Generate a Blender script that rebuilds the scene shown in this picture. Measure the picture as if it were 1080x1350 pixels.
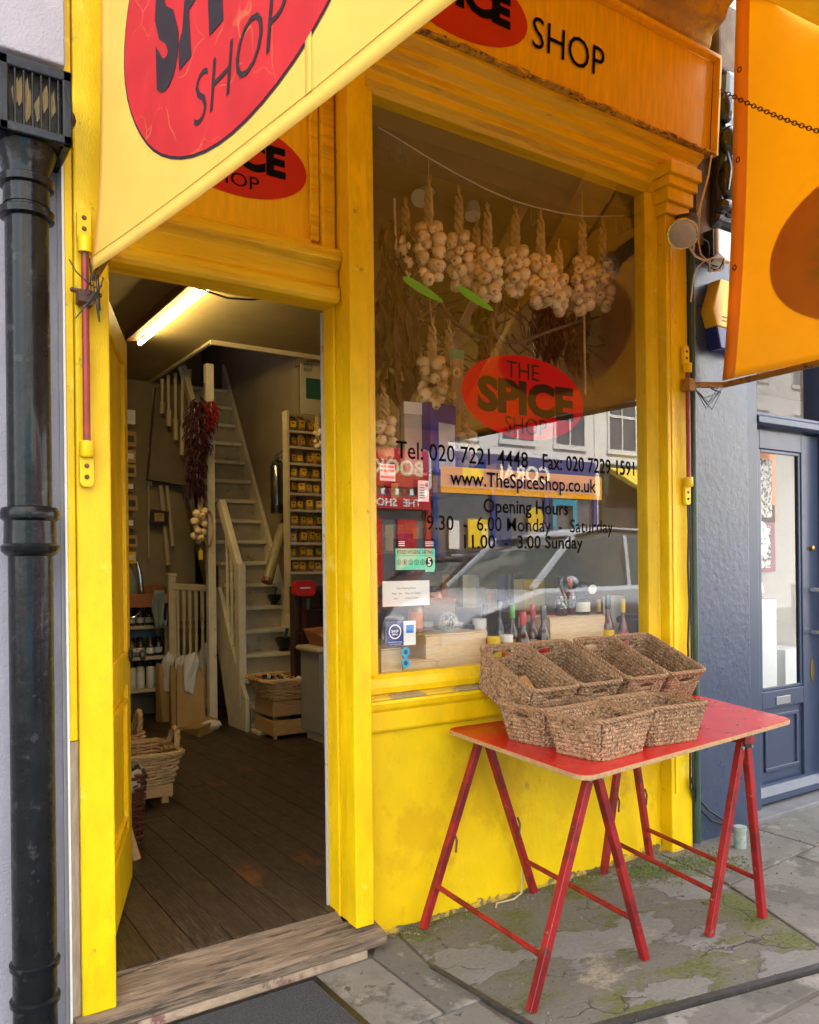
import bpy, math, random
from mathutils import Vector, Matrix
random.seed(7)
for _o in list(bpy.data.objects): bpy.data.objects.remove(_o, do_unlink=True)
S = bpy.context.scene
COL = S.collection
R = math.radians
# ------------------------------------------------------------------ camera
YAW, ROLL, FPX = R(33.74), 0.011, 1082.0
CAM = Vector((-1.736, -2.849, 1.5))
fwd = Vector((math.sin(YAW), math.cos(YAW), 0)); rgt = Vector((math.cos(YAW), -math.sin(YAW), 0)); upw = Vector((0, 0, 1))
rr = rgt*math.cos(ROLL) - upw*math.sin(ROLL); uu = upw*math.cos(ROLL) + rgt*math.sin(ROLL)
cd = bpy.data.cameras.new('camera'); co = bpy.data.objects.new('camera', cd); COL.objects.link(co)
m = Matrix.Identity(4)
for i in range(3):
    m[i][0], m[i][1], m[i][2], m[i][3] = rr[i], uu[i], -fwd[i], CAM[i]
co.matrix_world = m
cd.sensor_width = 36; cd.sensor_fit = 'AUTO'; cd.lens = FPX/1350*36; cd.shift_y = 70/1350
cd.clip_start = 0.05; cd.clip_end = 500
S.camera = co
# ------------------------------------------------------------------ sky, sun, exposure
SUN_EL, SUN_AZ = R(54), R(10)         # sun stands behind the shop, a little to the right
w = bpy.data.worlds.new('World'); S.world = w; w.use_nodes = True
nt = w.node_tree; nt.nodes.clear()
wo = nt.nodes.new('ShaderNodeOutputWorld'); bg = nt.nodes.new('ShaderNodeBackground'); sk = nt.nodes.new('ShaderNodeTexSky')
sk.sky_type = 'NISHITA'; sk.sun_disc = False; sk.sun_elevation = SUN_EL; sk.sun_rotation = SUN_AZ
sk.air_density = 1.0; sk.dust_density = 2.0
# broken thin cloud whitens the blue sky
tc = nt.nodes.new('ShaderNodeTexCoord'); cn = nt.nodes.new('ShaderNodeTexNoise'); cn.inputs['Scale'].default_value = 2.6; cn.inputs['Detail'].default_value = 6
cr = nt.nodes.new('ShaderNodeValToRGB'); cr.color_ramp.elements[0].position = .36; cr.color_ramp.elements[1].position = .62
cm = nt.nodes.new('ShaderNodeMixRGB'); cm.inputs['Color2'].default_value = (7.2, 7.0, 6.7, 1)
nt.links.new(tc.outputs['Generated'], cn.inputs['Vector']); nt.links.new(cn.outputs['Fac'], cr.inputs['Fac'])
nt.links.new(cr.outputs['Color'], cm.inputs['Fac']); nt.links.new(sk.outputs['Color'], cm.inputs['Color1'])
nt.links.new(cm.outputs['Color'], bg.inputs['Color']); bg.inputs['Strength'].default_value = 0.13
nt.links.new(bg.outputs['Background'], wo.inputs['Surface'])
sl = bpy.data.lights.new('sun', 'SUN'); sl.energy = 5.0; sl.angle = R(0.5); sl.color = (1, .95, .86)
so = bpy.data.objects.new('sun', sl); COL.objects.link(so)
sd = Vector((math.sin(SUN_AZ)*math.cos(SUN_EL), math.cos(SUN_AZ)*math.cos(SUN_EL), math.sin(SUN_EL)))
so.rotation_euler = sd.to_track_quat('Z', 'Y').to_euler(); so.location = (0, 0, 30)
S.view_settings.view_transform = 'Standard'; S.view_settings.look = 'None'
S.view_settings.exposure = 2.7; S.view_settings.gamma = 1.0; S.view_settings.use_curve_mapping = False
S.render.engine = 'CYCLES'
S.cycles.use_denoising = True
S.cycles.max_bounces = 9; S.cycles.diffuse_bounces = 5; S.cycles.glossy_bounces = 4; S.cycles.transmission_bounces = 6; S.cycles.transparent_max_bounces = 16
S.cycles.sample_clamp_indirect = 6; S.cycles.caustics_reflective = False; S.cycles.caustics_refractive = False

# ------------------------------------------------------------------ measuring: where a sight line meets a plane of the place
def sight(px, py): return fwd + rr*((px-540)/FPX) - uu*((py-745)/FPX)
def onY(px, py, y):
    d = sight(px, py); return CAM + d*((y-CAM.y)/d.y)
def onZ(px, py, z):
    d = sight(px, py); return CAM + d*((z-CAM.z)/d.z)
def onX(px, py, x):
    d = sight(px, py); return CAM + d*((x-CAM.x)/d.x)

# ------------------------------------------------------------------ mesh helpers
class MB:
    def __init__(s): s.v = []; s.f = []
    def add(s, vs, fs):
        n = len(s.v); s.v += [tuple(p) for p in vs]; s.f += [tuple(i+n for i in q) for q in fs]; return s
    def box(s, x0, x1, y0, y1, z0, z1):
        return s.add([(x, y, z) for z in (z0, z1) for y in (y0, y1) for x in (x0, x1)],
                     [(0,2,3,1), (4,5,7,6), (0,1,5,4), (2,6,7,3), (0,4,6,2), (1,3,7,5)])
    def obox(s, c, a, b, d):          # centre and three half axes
        c, a, b, d = map(Vector, (c, a, b, d))
        return s.add([c+a*i+b*j+d*k for k in (-1, 1) for j in (-1, 1) for i in (-1, 1)],
                     [(0,2,3,1), (4,5,7,6), (0,1,5,4), (2,6,7,3), (0,4,6,2), (1,3,7,5)])
    def bar(s, p, q, wd, ht, up=(0, 0, 1)):
        p, q = Vector(p), Vector(q); d = q-p; u = Vector(up)
        if abs(d.normalized().dot(u)) > .95: u = Vector((0, 1, 0))
        a = d.cross(u).normalized(); b = a.cross(d).normalized()
        return s.obox((p+q)/2, a*wd/2, b*ht/2, d/2)
    def tube(s, pts, r, n=8, closed=False, caps=True):
        pts = [Vector(p) for p in pts]; N = len(pts); rs = r if isinstance(r, (list, tuple)) else [r]*N
        ring = []; prev = None
        for i, p in enumerate(pts):
            if closed: t = pts[(i+1) % N]-pts[i-1]
            else: t = pts[min(i+1, N-1)]-pts[max(i-1, 0)]
            t.normalize()
            if prev is None:
                prev = t.orthogonal().normalized()
            a = prev - t*prev.dot(t)
            if a.length < 1e-6: a = t.orthogonal()
            a.normalize(); b = t.cross(a); prev = a
            ring.append([p + (a*math.cos(2*math.pi*k/n)+b*math.sin(2*math.pi*k/n))*rs[i] for k in range(n)])
        vs = [q for g in ring for q in g]; fs = []
        for i in range(N if closed else N-1):
            j = (i+1) % N
            for k in range(n):
                fs.append((i*n+k, i*n+(k+1) % n, j*n+(k+1) % n, j*n+k))
        if caps and not closed:
            fs.append(tuple(range(n-1, -1, -1))); fs.append(tuple((N-1)*n+k for k in range(n)))
        return s.add(vs, fs)
    def lathe(s, prof, c=(0, 0, 0), n=16, axis=None, lobes=0, la=0):
        c = Vector(c); q = Vector(axis).to_track_quat('Z', 'Y') if axis is not None else None
        vs = []; fs = []
        for r, z in prof:
            for k in range(n):
                a = 2*math.pi*k/n; r2 = r*(1+la*math.cos(lobes*a)) if lobes else r
                p = Vector((r2*math.cos(a), r2*math.sin(a), z)); vs.append(c+(q @ p if q else p))
        for i in range(len(prof)-1):
            for k in range(n): fs.append((i*n+k, i*n+(k+1) % n, (i+1)*n+(k+1) % n, (i+1)*n+k))
        fs.append(tuple(range(n-1, -1, -1))); fs.append(tuple((len(prof)-1)*n+k for k in range(n)))
        return s.add(vs, fs)
    def prism(s, poly, mp, depth):    # polygon in 2d -> mp(u,v) gives 3d, pushed along depth
        a = [Vector(mp(*p)) for p in poly]; d = Vector(depth); n = len(a)
        return s.add(a+[p+d for p in a], [tuple(range(n)), tuple(range(2*n-1, n-1, -1))]+[(i, i+n, (i+1) % n+n, (i+1) % n) for i in range(n)])
    def grid(s, fn, nu, nv):
        vs = [fn(i/nu, j/nv) for j in range(nv+1) for i in range(nu+1)]
        return s.add(vs, [(j*(nu+1)+i, j*(nu+1)+i+1, (j+1)*(nu+1)+i+1, (j+1)*(nu+1)+i) for j in range(nv) for i in range(nu)])
    def ball(s, c, r, n=10, m=7, sc=(1, 1, 1)):
        c = Vector(c); prof = [(math.sin(math.pi*i/m)*r, -math.cos(math.pi*i/m)*r) for i in range(m+1)]
        prof[0] = (r*.05, -r); prof[-1] = (r*.05, r)
        k = len(s.v); s.lathe(prof, (0, 0, 0), n)
        for i in range(k, len(s.v)): s.v[i] = (c.x+s.v[i][0]*sc[0], c.y+s.v[i][1]*sc[1], c.z+s.v[i][2]*sc[2])
        return s
    def extrude_profile(s, prof, x0, x1):     # profile of (y,z) run along x
        return s.prism(prof, lambda y, z: (x0, y, z), (x1-x0, 0, 0))

WM = {}
def _link(name, data, parent):
    o = bpy.data.objects.new(name, data); COL.objects.link(o)
    if parent is not None:
        o.parent = parent; o.matrix_parent_inverse = WM.get(parent.name, Matrix.Identity(4)).inverted()
    return o
def obj(name, mb, mt, parent=None, smooth=False, bev=0.0, solid=0.0, sub=0):
    vs = [Vector(p) for p in mb.v]; base = None
    if parent is None:
        xs = [p.x for p in vs]; ys = [p.y for p in vs]; zs = [p.z for p in vs]
        base = Vector(((min(xs)+max(xs))/2, (min(ys)+max(ys))/2, min(zs))); vs = [p-base for p in vs]
    me = bpy.data.meshes.new(name); me.from_pydata(vs, [], mb.f); me.materials.append(mt)
    if smooth:
        me.polygons.foreach_set('use_smooth', [True]*len(me.polygons))
        if smooth != 2: me.set_sharp_from_angle(angle=R(40))
    me.update()
    o = _link(name, me, parent)
    if base is not None: o.location = base; WM[o.name] = Matrix.Translation(base)
    if sub:
        q = o.modifiers.new('subdivision', 'SUBSURF'); q.levels = sub; q.render_levels = sub
    if solid:
        q = o.modifiers.new('thickness', 'SOLIDIFY'); q.thickness = solid; q.offset = 0
    if bev:
        q = o.modifiers.new('bevel', 'BEVEL'); q.width = bev; q.segments = 2; q.limit_method = 'ANGLE'; q.angle_limit = R(40)
    return o
def tag(o, label=None, cat=None, group=None, kind=None):
    if label: o['label'] = label
    if cat: o['category'] = cat
    if group: o['group'] = group
    if kind: o['kind'] = kind
    return o
def thing(name, label, cat, loc=(0, 0, 0), rz=0, group=None):
    o = bpy.data.objects.new(name, None); COL.objects.link(o); o.empty_display_size = .1
    o.location = loc; o.rotation_euler = (0, 0, rz)
    WM[o.name] = Matrix.Translation(Vector(loc)) @ Matrix.Rotation(rz, 4, 'Z')
    return tag(o, label, cat, group)
def struct(name, mb, mt, **k): return tag(obj(name, mb, mt, **k), kind='structure')
def dup(src, label, mw, group=None):     # copy of a thing and its parts, placed by matrix
    c = src.copy(); COL.objects.link(c); c.matrix_basis = mw; c['label'] = label
    if group: c['group'] = group
    for ch in list(src.children):
        d = ch.copy(); COL.objects.link(d); d.parent = c; d.matrix_parent_inverse = ch.matrix_parent_inverse.copy()
        for g in list(ch.children):
            e = g.copy(); COL.objects.link(e); e.parent = d; e.matrix_parent_inverse = g.matrix_parent_inverse.copy()
    return c
def TR(loc, rz=0, rx=0, ry=0, sc=1.0):
    return Matrix.Translation(Vector(loc)) @ Matrix.Rotation(rz, 4, 'Z') @ Matrix.Rotation(ry, 4, 'Y') @ Matrix.Rotation(rx, 4, 'X') @ Matrix.Scale(sc, 4)

# lettering: outlines of text scaled to a given width and height, mapped by mp(u,v)
def text_flat(s, wd, ht, bold=0.0):
    cu = bpy.data.curves.new('lettering', 'FONT'); cu.body = s; cu.offset = bold; cu.resolution_u = 3; cu.fill_mode = 'FRONT'
    ob = bpy.data.objects.new('lettering', cu); me = ob.to_mesh()
    vs = [(v.co.x, v.co.y) for v in me.vertices]; fs = [tuple(p.vertices) for p in me.polygons]
    ob.to_mesh_clear(); bpy.data.objects.remove(ob); bpy.data.curves.remove(cu)
    x0, x1 = min(v[0] for v in vs), max(v[0] for v in vs); y0, y1 = min(v[1] for v in vs), max(v[1] for v in vs)
    return [((x-(x0+x1)/2)/(x1-x0)*wd, (y-(y0+y1)/2)/(y1-y0)*ht) for x, y in vs], fs
def letter(mb, s, wd, ht, mp, bold=0.0, skew=0.0):
    vs, fs = text_flat(s, wd, ht, bold)
    mb.add([mp(u+skew*v, v) for u, v in vs], fs)
def ellipse(a, b, n=40, rot=0):
    return [(a*math.cos(t)*math.cos(rot)-b*math.sin(t)*math.sin(rot), a*math.cos(t)*math.sin(rot)+b*math.sin(t)*math.cos(rot)) for t in [2*math.pi*k/n for k in range(n)]]

# ------------------------------------------------------------------ materials
def _bsdf(name):
    mt = bpy.data.materials.new(name); mt.use_nodes = True; n = mt.node_tree
    return mt, n, n.nodes['Principled BSDF'], n.nodes['Material Output']
def c4(c): return (c[0], c[1], c[2], 1)
def mat(name, col, rough=.5, var=.12, vs=6., bump=0., bs=80., metal=0., spec=.5, wear=None, wood=None, coat=0., col2=None, cv=None, emit=None, brush=None, bd=.004):
    mt, n, b, out = _bsdf(name); N = n.nodes; L = n.links
    tc = N.new('ShaderNodeTexCoord'); src = tc.outputs['Object']
    oi = N.new('ShaderNodeObjectInfo'); ad = N.new('ShaderNodeVectorMath'); ad.operation = 'ADD'
    ml = N.new('ShaderNodeMath'); ml.operation = 'MULTIPLY'; ml.inputs[1].default_value = 37.; L.new(oi.outputs['Random'], ml.inputs[0])
    L.new(src, ad.inputs[0]); L.new(ml.outputs[0], ad.inputs[1]); src = ad.outputs[0]
    def noise(sc, det=5, vec=None, rg=.6):
        q = N.new('ShaderNodeTexNoise'); q.inputs['Scale'].default_value = sc; q.inputs['Detail'].default_value = det; q.inputs['Roughness'].default_value = rg
        L.new(vec or src, q.inputs['Vector']); return q.outputs['Fac']
    def ramp(f, a, bb):
        q = N.new('ShaderNodeMapRange'); q.inputs['From Min'].default_value = a; q.inputs['From Max'].default_value = bb; L.new(f, q.inputs['Value']); return q.outputs[0]
    def mix(f, a, bcol):
        q = N.new('ShaderNodeMixRGB'); 
        if isinstance(f, float): q.inputs[0].default_value = f
        else: L.new(f, q.inputs[0])
        for k, v in ((1, a), (2, bcol)):
            if isinstance(v, tuple): q.inputs[k].default_value = c4(v)
            else: L.new(v, q.inputs[k])
        return q.outputs[0]
    lo = tuple(max(0, x*(1-var)) for x in col); hi = tuple(min(1, x*(1+var)) for x in col)
    vec = None
    if wood or brush:
        mp = N.new('ShaderNodeMapping'); mp.inputs['Scale'].default_value = wood or brush; L.new(src, mp.inputs['Vector']); vec = mp.outputs[0]
    base = mix(ramp(noise(vs, 6, vec), .3, .7), lo, col2 or hi)
    if cv:                     # colour differs from piece to piece
        q = N.new('ShaderNodeHueSaturation'); L.new(base, q.inputs['Color']); L.new(ramp(oi.outputs['Random'], 0, 1), q.inputs['Value'])
        mr = q.inputs['Value'].links[0].from_node; mr.inputs['To Min'].default_value = 1-cv; mr.inputs['To Max'].default_value = 1+cv; base = q.outputs[0]
    rgh = None
    for wv in (wear or []):
        wc, amt, wsc = wv[:3]; th = 1-amt
        f = ramp(noise(wsc, 9, vec if len(wv) > 3 and wv[3] else None, .68), th-.03, th+.03)
        base = mix(f, base, wc)
    L.new(base, b.inputs['Base Color'])
    b.inputs['Roughness'].default_value = rough; b.inputs['Metallic'].default_value = metal; b.inputs['Specular IOR Level'].default_value = spec
    rv = N.new('ShaderNodeMapRange'); rv.inputs['To Min'].default_value = max(.02, rough-.12); rv.inputs['To Max'].default_value = min(1, rough+.12)
    L.new(noise(vs*2.3, 4), rv.inputs['Value']); L.new(rv.outputs[0], b.inputs['Roughness'])
    if coat: b.inputs['Coat Weight'].default_value = coat; b.inputs['Coat Roughness'].default_value = .07
    if bump:
        bp = N.new('ShaderNodeBump'); bp.inputs['Strength'].default_value = bump; bp.inputs['Distance'].default_value = bd
        L.new(noise(bs, 5, vec), bp.inputs['Height']); L.new(bp.outputs[0], b.inputs['Normal'])
    if emit: b.inputs['Emission Color'].default_value = c4(emit[0]); b.inputs['Emission Strength'].default_value = emit[1]
    return mt
def fabric(name, col, trans=.5, var=.08, tcol=None, bs=900.):
    mt, n, b, out = _bsdf(name); N = n.nodes; L = n.links
    tc = N.new('ShaderNodeTexCoord'); q = N.new('ShaderNodeTexNoise'); q.inputs['Scale'].default_value = 7; q.inputs['Detail'].default_value = 7; L.new(tc.outputs['Object'], q.inputs['Vector'])
    r_ = N.new('ShaderNodeValToRGB'); r_.color_ramp.elements[0].position = .3; r_.color_ramp.elements[1].position = .7
    r_.color_ramp.elements[0].color = c4([x*(1-var) for x in col]); r_.color_ramp.elements[1].color = c4([min(1, x*(1+var)) for x in col]); L.new(q.outputs['Fac'], r_.inputs['Fac'])
    tr = N.new('ShaderNodeBsdfTranslucent'); tr.inputs['Color'].default_value = c4(tcol or col)
    L.new(r_.outputs[0], b.inputs['Base Color']); b.inputs['Roughness'].default_value = .75; b.inputs['Specular IOR Level'].default_value = .2
    wv = N.new('ShaderNodeTexNoise'); wv.inputs['Scale'].default_value = bs; L.new(tc.outputs['Object'], wv.inputs['Vector'])
    bp = N.new('ShaderNodeBump'); bp.inputs['Strength'].default_value = .25; bp.inputs['Distance'].default_value = .001; L.new(wv.outputs['Fac'], bp.inputs['Height'])
    fo = N.new('ShaderNodeTexNoise'); fo.noise_type = 'RIDGED_MULTIFRACTAL'; fo.inputs['Scale'].default_value = 2.6; fo.inputs['Detail'].default_value = 4; fo.inputs['Distortion'].default_value = .6; fm = N.new('ShaderNodeMapping'); fm.inputs['Rotation'].default_value = (.6, 0, 0); fm.inputs['Scale'].default_value = (1, 1, 2.4); L.new(tc.outputs['Object'], fm.inputs['Vector']); L.new(fm.outputs[0], fo.inputs['Vector'])
    b2 = N.new('ShaderNodeBump'); b2.inputs['Strength'].default_value = .35; b2.inputs['Distance'].default_value = .012; L.new(fo.outputs['Fac'], b2.inputs['Height']); L.new(b2.outputs[0], bp.inputs['Normal']); L.new(bp.outputs[0], b.inputs['Normal'])
    mx = N.new('ShaderNodeMixShader'); mx.inputs[0].default_value = trans
    L.new(b.outputs[0], mx.inputs[1]); L.new(tr.outputs[0], mx.inputs[2]); L.new(mx.outputs[0], out.inputs['Surface'])
    return mt
def glass(name, ior=1.5, tint=(.97, .98, .97), k=1.0, rough=0.0, dust=0.0):
    mt, n, b, out = _bsdf(name); N = n.nodes; L = n.links; N.remove(b)
    t = N.new('ShaderNodeBsdfTransparent'); t.inputs['Color'].default_value = c4(tint)
    g = N.new('ShaderNodeBsdfGlossy'); g.inputs['Roughness'].default_value = rough; g.inputs['Color'].default_value = (1, 1, 1, 1)
    fr = N.new('ShaderNodeFresnel'); fr.inputs['IOR'].default_value = ior
    tc = N.new('ShaderNodeTexCoord'); nz = N.new('ShaderNodeTexNoise'); nz.inputs['Scale'].default_value = 1.1; nz.inputs['Detail'].default_value = 1; L.new(tc.outputs['Object'], nz.inputs['Vector'])
    bp = N.new('ShaderNodeBump'); bp.inputs['Strength'].default_value = .02; bp.inputs['Distance'].default_value = .02; L.new(nz.outputs['Fac'], bp.inputs['Height']); L.new(bp.outputs[0], g.inputs['Normal'])
    ml = N.new('ShaderNodeMath'); ml.operation = 'MULTIPLY'; ml.inputs[1].default_value = k; ml.use_clamp = True
    ge = N.new('ShaderNodeNewGeometry'); m2 = N.new('ShaderNodeMath'); m2.operation = 'SUBTRACT'; m2.inputs[0].default_value = 1; L.new(ge.outputs['Backfacing'], m2.inputs[1])   # a thin sheet: only its outer face mirrors
    m3 = N.new('ShaderNodeMath'); m3.operation = 'MULTIPLY'; L.new(fr.outputs[0], m3.inputs[0]); L.new(m2.outputs[0], m3.inputs[1]); L.new(m3.outputs[0], ml.inputs[0])
    mx = N.new('ShaderNodeMixShader'); L.new(ml.outputs[0], mx.inputs[0]); L.new(t.outputs[0], mx.inputs[1]); L.new(g.outputs[0], mx.inputs[2])
    if not dust: L.new(mx.outputs[0], out.inputs['Surface']); return mt
    d = N.new('ShaderNodeBsdfDiffuse'); d.inputs['Color'].default_value = (.6, .57, .5, 1); dz = N.new('ShaderNodeTexNoise'); dz.inputs['Scale'].default_value = 3.5; dz.inputs['Detail'].default_value = 8; L.new(tc.outputs['Object'], dz.inputs['Vector'])
    dr_ = N.new('ShaderNodeMapRange'); dr_.inputs['From Min'].default_value = .35; dr_.inputs['From Max'].default_value = .75; dr_.inputs['To Min'].default_value = dust*.4; dr_.inputs['To Max'].default_value = dust*1.8; L.new(dz.outputs['Fac'], dr_.inputs['Value'])
    m5 = N.new('ShaderNodeMath'); m5.operation = 'MULTIPLY'; L.new(dr_.outputs[0], m5.inputs[0]); L.new(m2.outputs[0], m5.inputs[1])
    mz = N.new('ShaderNodeMixShader'); L.new(m5.outputs[0], mz.inputs[0]); L.new(mx.outputs[0], mz.inputs[1]); L.new(d.outputs[0], mz.inputs[2]); L.new(mz.outputs[0], out.inputs['Surface'])
    return mt
BARE = (.30, .20, .12); DIRT = (.12, .09, .05)
YEL = mat('yellow_paint', (.84, .56, .003), .40, .15, 2.2, .35, 40, spec=.36, brush=(4, 4, 1.6), wear=[((.78, .50, .004), .42, 1.4, 1), ((.88, .66, .06), .36, 6), ((.40, .26, .04), .325, 15), (BARE, .30, 34), ((.05, .035, .02), .262, 60)], bd=.004)
YELO = mat('yellow_paint_weathered', (.82, .53, .006), .42, .10, 2.4, .22, 30, brush=(1.0, 10, 14), wear=[((.68, .40, .008), .44, 1.6, 1), ((.50, .29, .02), .33, 3, 1), (DIRT, .30, 9), (BARE, .29, 26)], bd=.005)
YRISER = mat('yellow_masonry_paint', (.85, .58, .003), .5, .09, 2.5, .35, 30, spec=.3, brush=(1.4, 1.4, 1.1), wear=[((.74, .47, .004), .45, 1.7, 1), ((.88, .62, .03), .34, 3.2), ((.45, .30, .05), .315, 9), ((.25, .18, .08), .28, 30)], bd=.008)
SIGN = mat('yellow_sign_board', (.86, .52, .012), .35, .12, 4, .05, 40, brush=(12, 12, 1.2), wear=[((.55, .30, .03), .33, 5, 1)])
RED = mat('red_sign_paint', (.55, .008, .012), .4, .08)
BLK = mat('black_lettering', (.010, .009, .010), .8, .1, spec=.0)
LAV = mat('lavender_render', (.37, .35, .41), .8, .08, 5, .7, 130, wear=[((.30, .29, .33), .3, 8)], bd=.006)
PIPE = mat('black_gloss_pipe_paint', (.007, .008, .010), .30, .3, 8, .9, 16, spec=.14, wear=[((.42, .40, .38), .26, 30), ((.03, .03, .034), .38, 20)], bd=.006, coat=.22)
BLUE = mat('blue_grey_wall_paint', (.036, .052, .098), .3, .12, 5, .32, 26, spec=.6, wear=[((.20, .22, .27), .27, 26)], bd=.008)
BLUED = mat('blue_grey_door_paint', (.038, .054, .10), .33, .10, 6, .08, 40, spec=.5, wear=[((.35, .36, .38), .24, 30)])
REDW = mat('red_trestle_paint', (.27, .010, .013), .42, .25, 9, .2, 60, wear=[((.15, .006, .008), .46, 6), ((.07, .03, .02), .375, 18), ((.42, .26, .16), .335, 34)])
REDT = mat('red_table_top', (.54, .009, .013), .24, .14, 4, .06, 40, spec=.5, wear=[((.46, .045, .006), .40, 3.5), ((.36, .008, .010), .38, 9), ((.55, .32, .2), .27, 46)])
PLY = mat('plywood_edge', (.40, .24, .11), .7, .25, 60, .3, 120)
GRASS = mat('seagrass_weave', (.31, .185, .095), .7, .55, 70, .6, 260, wear=[((.56, .40, .25), .43, 110), ((.07, .034, .016), .42, 75)], cv=.14)
RIM = mat('seagrass_rim', (.28, .165, .085), .75, .4, 80, .5, 260)
WILLOW = mat('willow_weave', (.56, .37, .18), .55, .25, 9, .1, 60, wear=[((.34, .20, .09), .40, 12)], cv=.1)
DWICK = mat('dark_wicker', (.11, .036, .018), .4, .3, 10, .1, 60)
PALEW = mat('pale_crate_wood', (.66, .50, .32), .7, .14, 6, .25, 40, wood=(3, 22, 22), wear=[((.42, .28, .15), .31, 3, 1)], cv=.08)
PINE = mat('pine_crate_wood', (.52, .31, .13), .65, .2, 6, .25, 40, wood=(3, 22, 22), cv=.1)
BROWNW = mat('brown_wood', (.17, .085, .035), .5, .25, 6, .2, 40, wood=(3, 20, 20))
DARKW = mat('dark_cabinet_wood', (.05, .018, .010), .35, .3, 6, .1, 40, wood=(3, 20, 20))
BRANCH = mat('branch_bark', (.16, .10, .055), .85, .35, 25, .8, 60)
FLOOR = mat('worn_dark_floorboard', (.050, .033, .022), .40, .6, 6, .5, 26, wood=(22, 1.6, 8), wear=[((.20, .075, .02), .385, 1.5), ((.095, .072, .052), .44, 4, 1), ((.025, .017, .012), .42, 5, 1), ((.26, .22, .18), .255, 55)], cv=.22, bd=.005)
THRESH = mat('worn_threshold_timber', (.20, .145, .10), .8, .4, 5, .9, 16, wood=(1.4, 16, 16), wear=[((.30, .22, .15), .46, 2.4, 1), ((.065, .048, .034), .43, 3, 1), ((.80, .78, .74), .325, 1.6, 1)], bd=.012)
STONE = mat('worn_step_stone', (.36, .27, .19), .9, .35, 8, .8, 40, wear=[((.21, .10, .09), .43, 5), ((.16, .12, .08), .40, 9), ((.48, .40, .31), .40, 12)], bd=.012)
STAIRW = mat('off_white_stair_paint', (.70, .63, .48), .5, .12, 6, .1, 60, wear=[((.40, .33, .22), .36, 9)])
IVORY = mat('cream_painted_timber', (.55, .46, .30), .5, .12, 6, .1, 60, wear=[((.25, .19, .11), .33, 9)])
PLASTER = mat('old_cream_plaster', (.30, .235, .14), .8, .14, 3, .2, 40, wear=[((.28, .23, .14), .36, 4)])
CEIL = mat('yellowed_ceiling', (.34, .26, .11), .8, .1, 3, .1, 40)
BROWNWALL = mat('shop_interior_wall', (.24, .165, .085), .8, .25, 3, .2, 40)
WHITE = mat('white_paint', (.78, .78, .76), .5, .04)
PAPER = mat('white_paper', (.80, .79, .76), .8, .04)
GREY = mat('grey_metal', (.35, .36, .38), .35, .1, metal=.8)
CHROME = mat('chrome', (.75, .75, .76), .12, .05, metal=1.)
RUST = mat('rusty_iron', (.10, .045, .03), .7, .35, 30, .4, 90, wear=[((.30, .10, .05), .4, 40)])
BLACKP = mat('black_rubber_cable', (.014, .014, .015), .5, .2)
WHITEC = mat('white_cable', (.62, .60, .56), .5, .1)
GREENP = mat('green_painted_pipe', (.035, .075, .055), .45, .25, 8, .3, 50, wear=[((.3, .3, .26), .27, 30)])
AWN = fabric('yellow_awning_canvas', (.92, .71, .15), .42, .06, (1., .50, .012))
AWNB = fabric('yellow_awning_canvas_backlit_wing', (.93, .72, .15), .62, .06, (1., .60, .012))  # same canvas made brighter and more translucent, so the right wing glows
AWNT = fabric('darkened_awning_top_canvas', (.40, .28, .055), .37, .15, (1., .64, .06))  # same canvas darkened, the dim underside is put into the colour
AWNR = fabric('red_awning_print', (.60, .022, .028), .30, .10, (.30, .03, .01))
AWNK = fabric('black_awning_print', (.03, .02, .025), .08, .1, (.04, .01, .01))
KRAFT = mat('kraft_paper', (.42, .27, .11), .75, .1, 8, .2, 20)
# ================================================================== GROUND
def slab_mat():
    return mat('paving_stone', (.150, .140, .125), .85, .20, 5, .5, 45, wear=[((.095, .088, .075), .46, 2.5), ((.23, .215, .19), .40, 6), ((.055, .05, .042), .37, 24), ((.30, .28, .25), .31, 50)], cv=.16, bd=.008)
SLAB = slab_mat()
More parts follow.
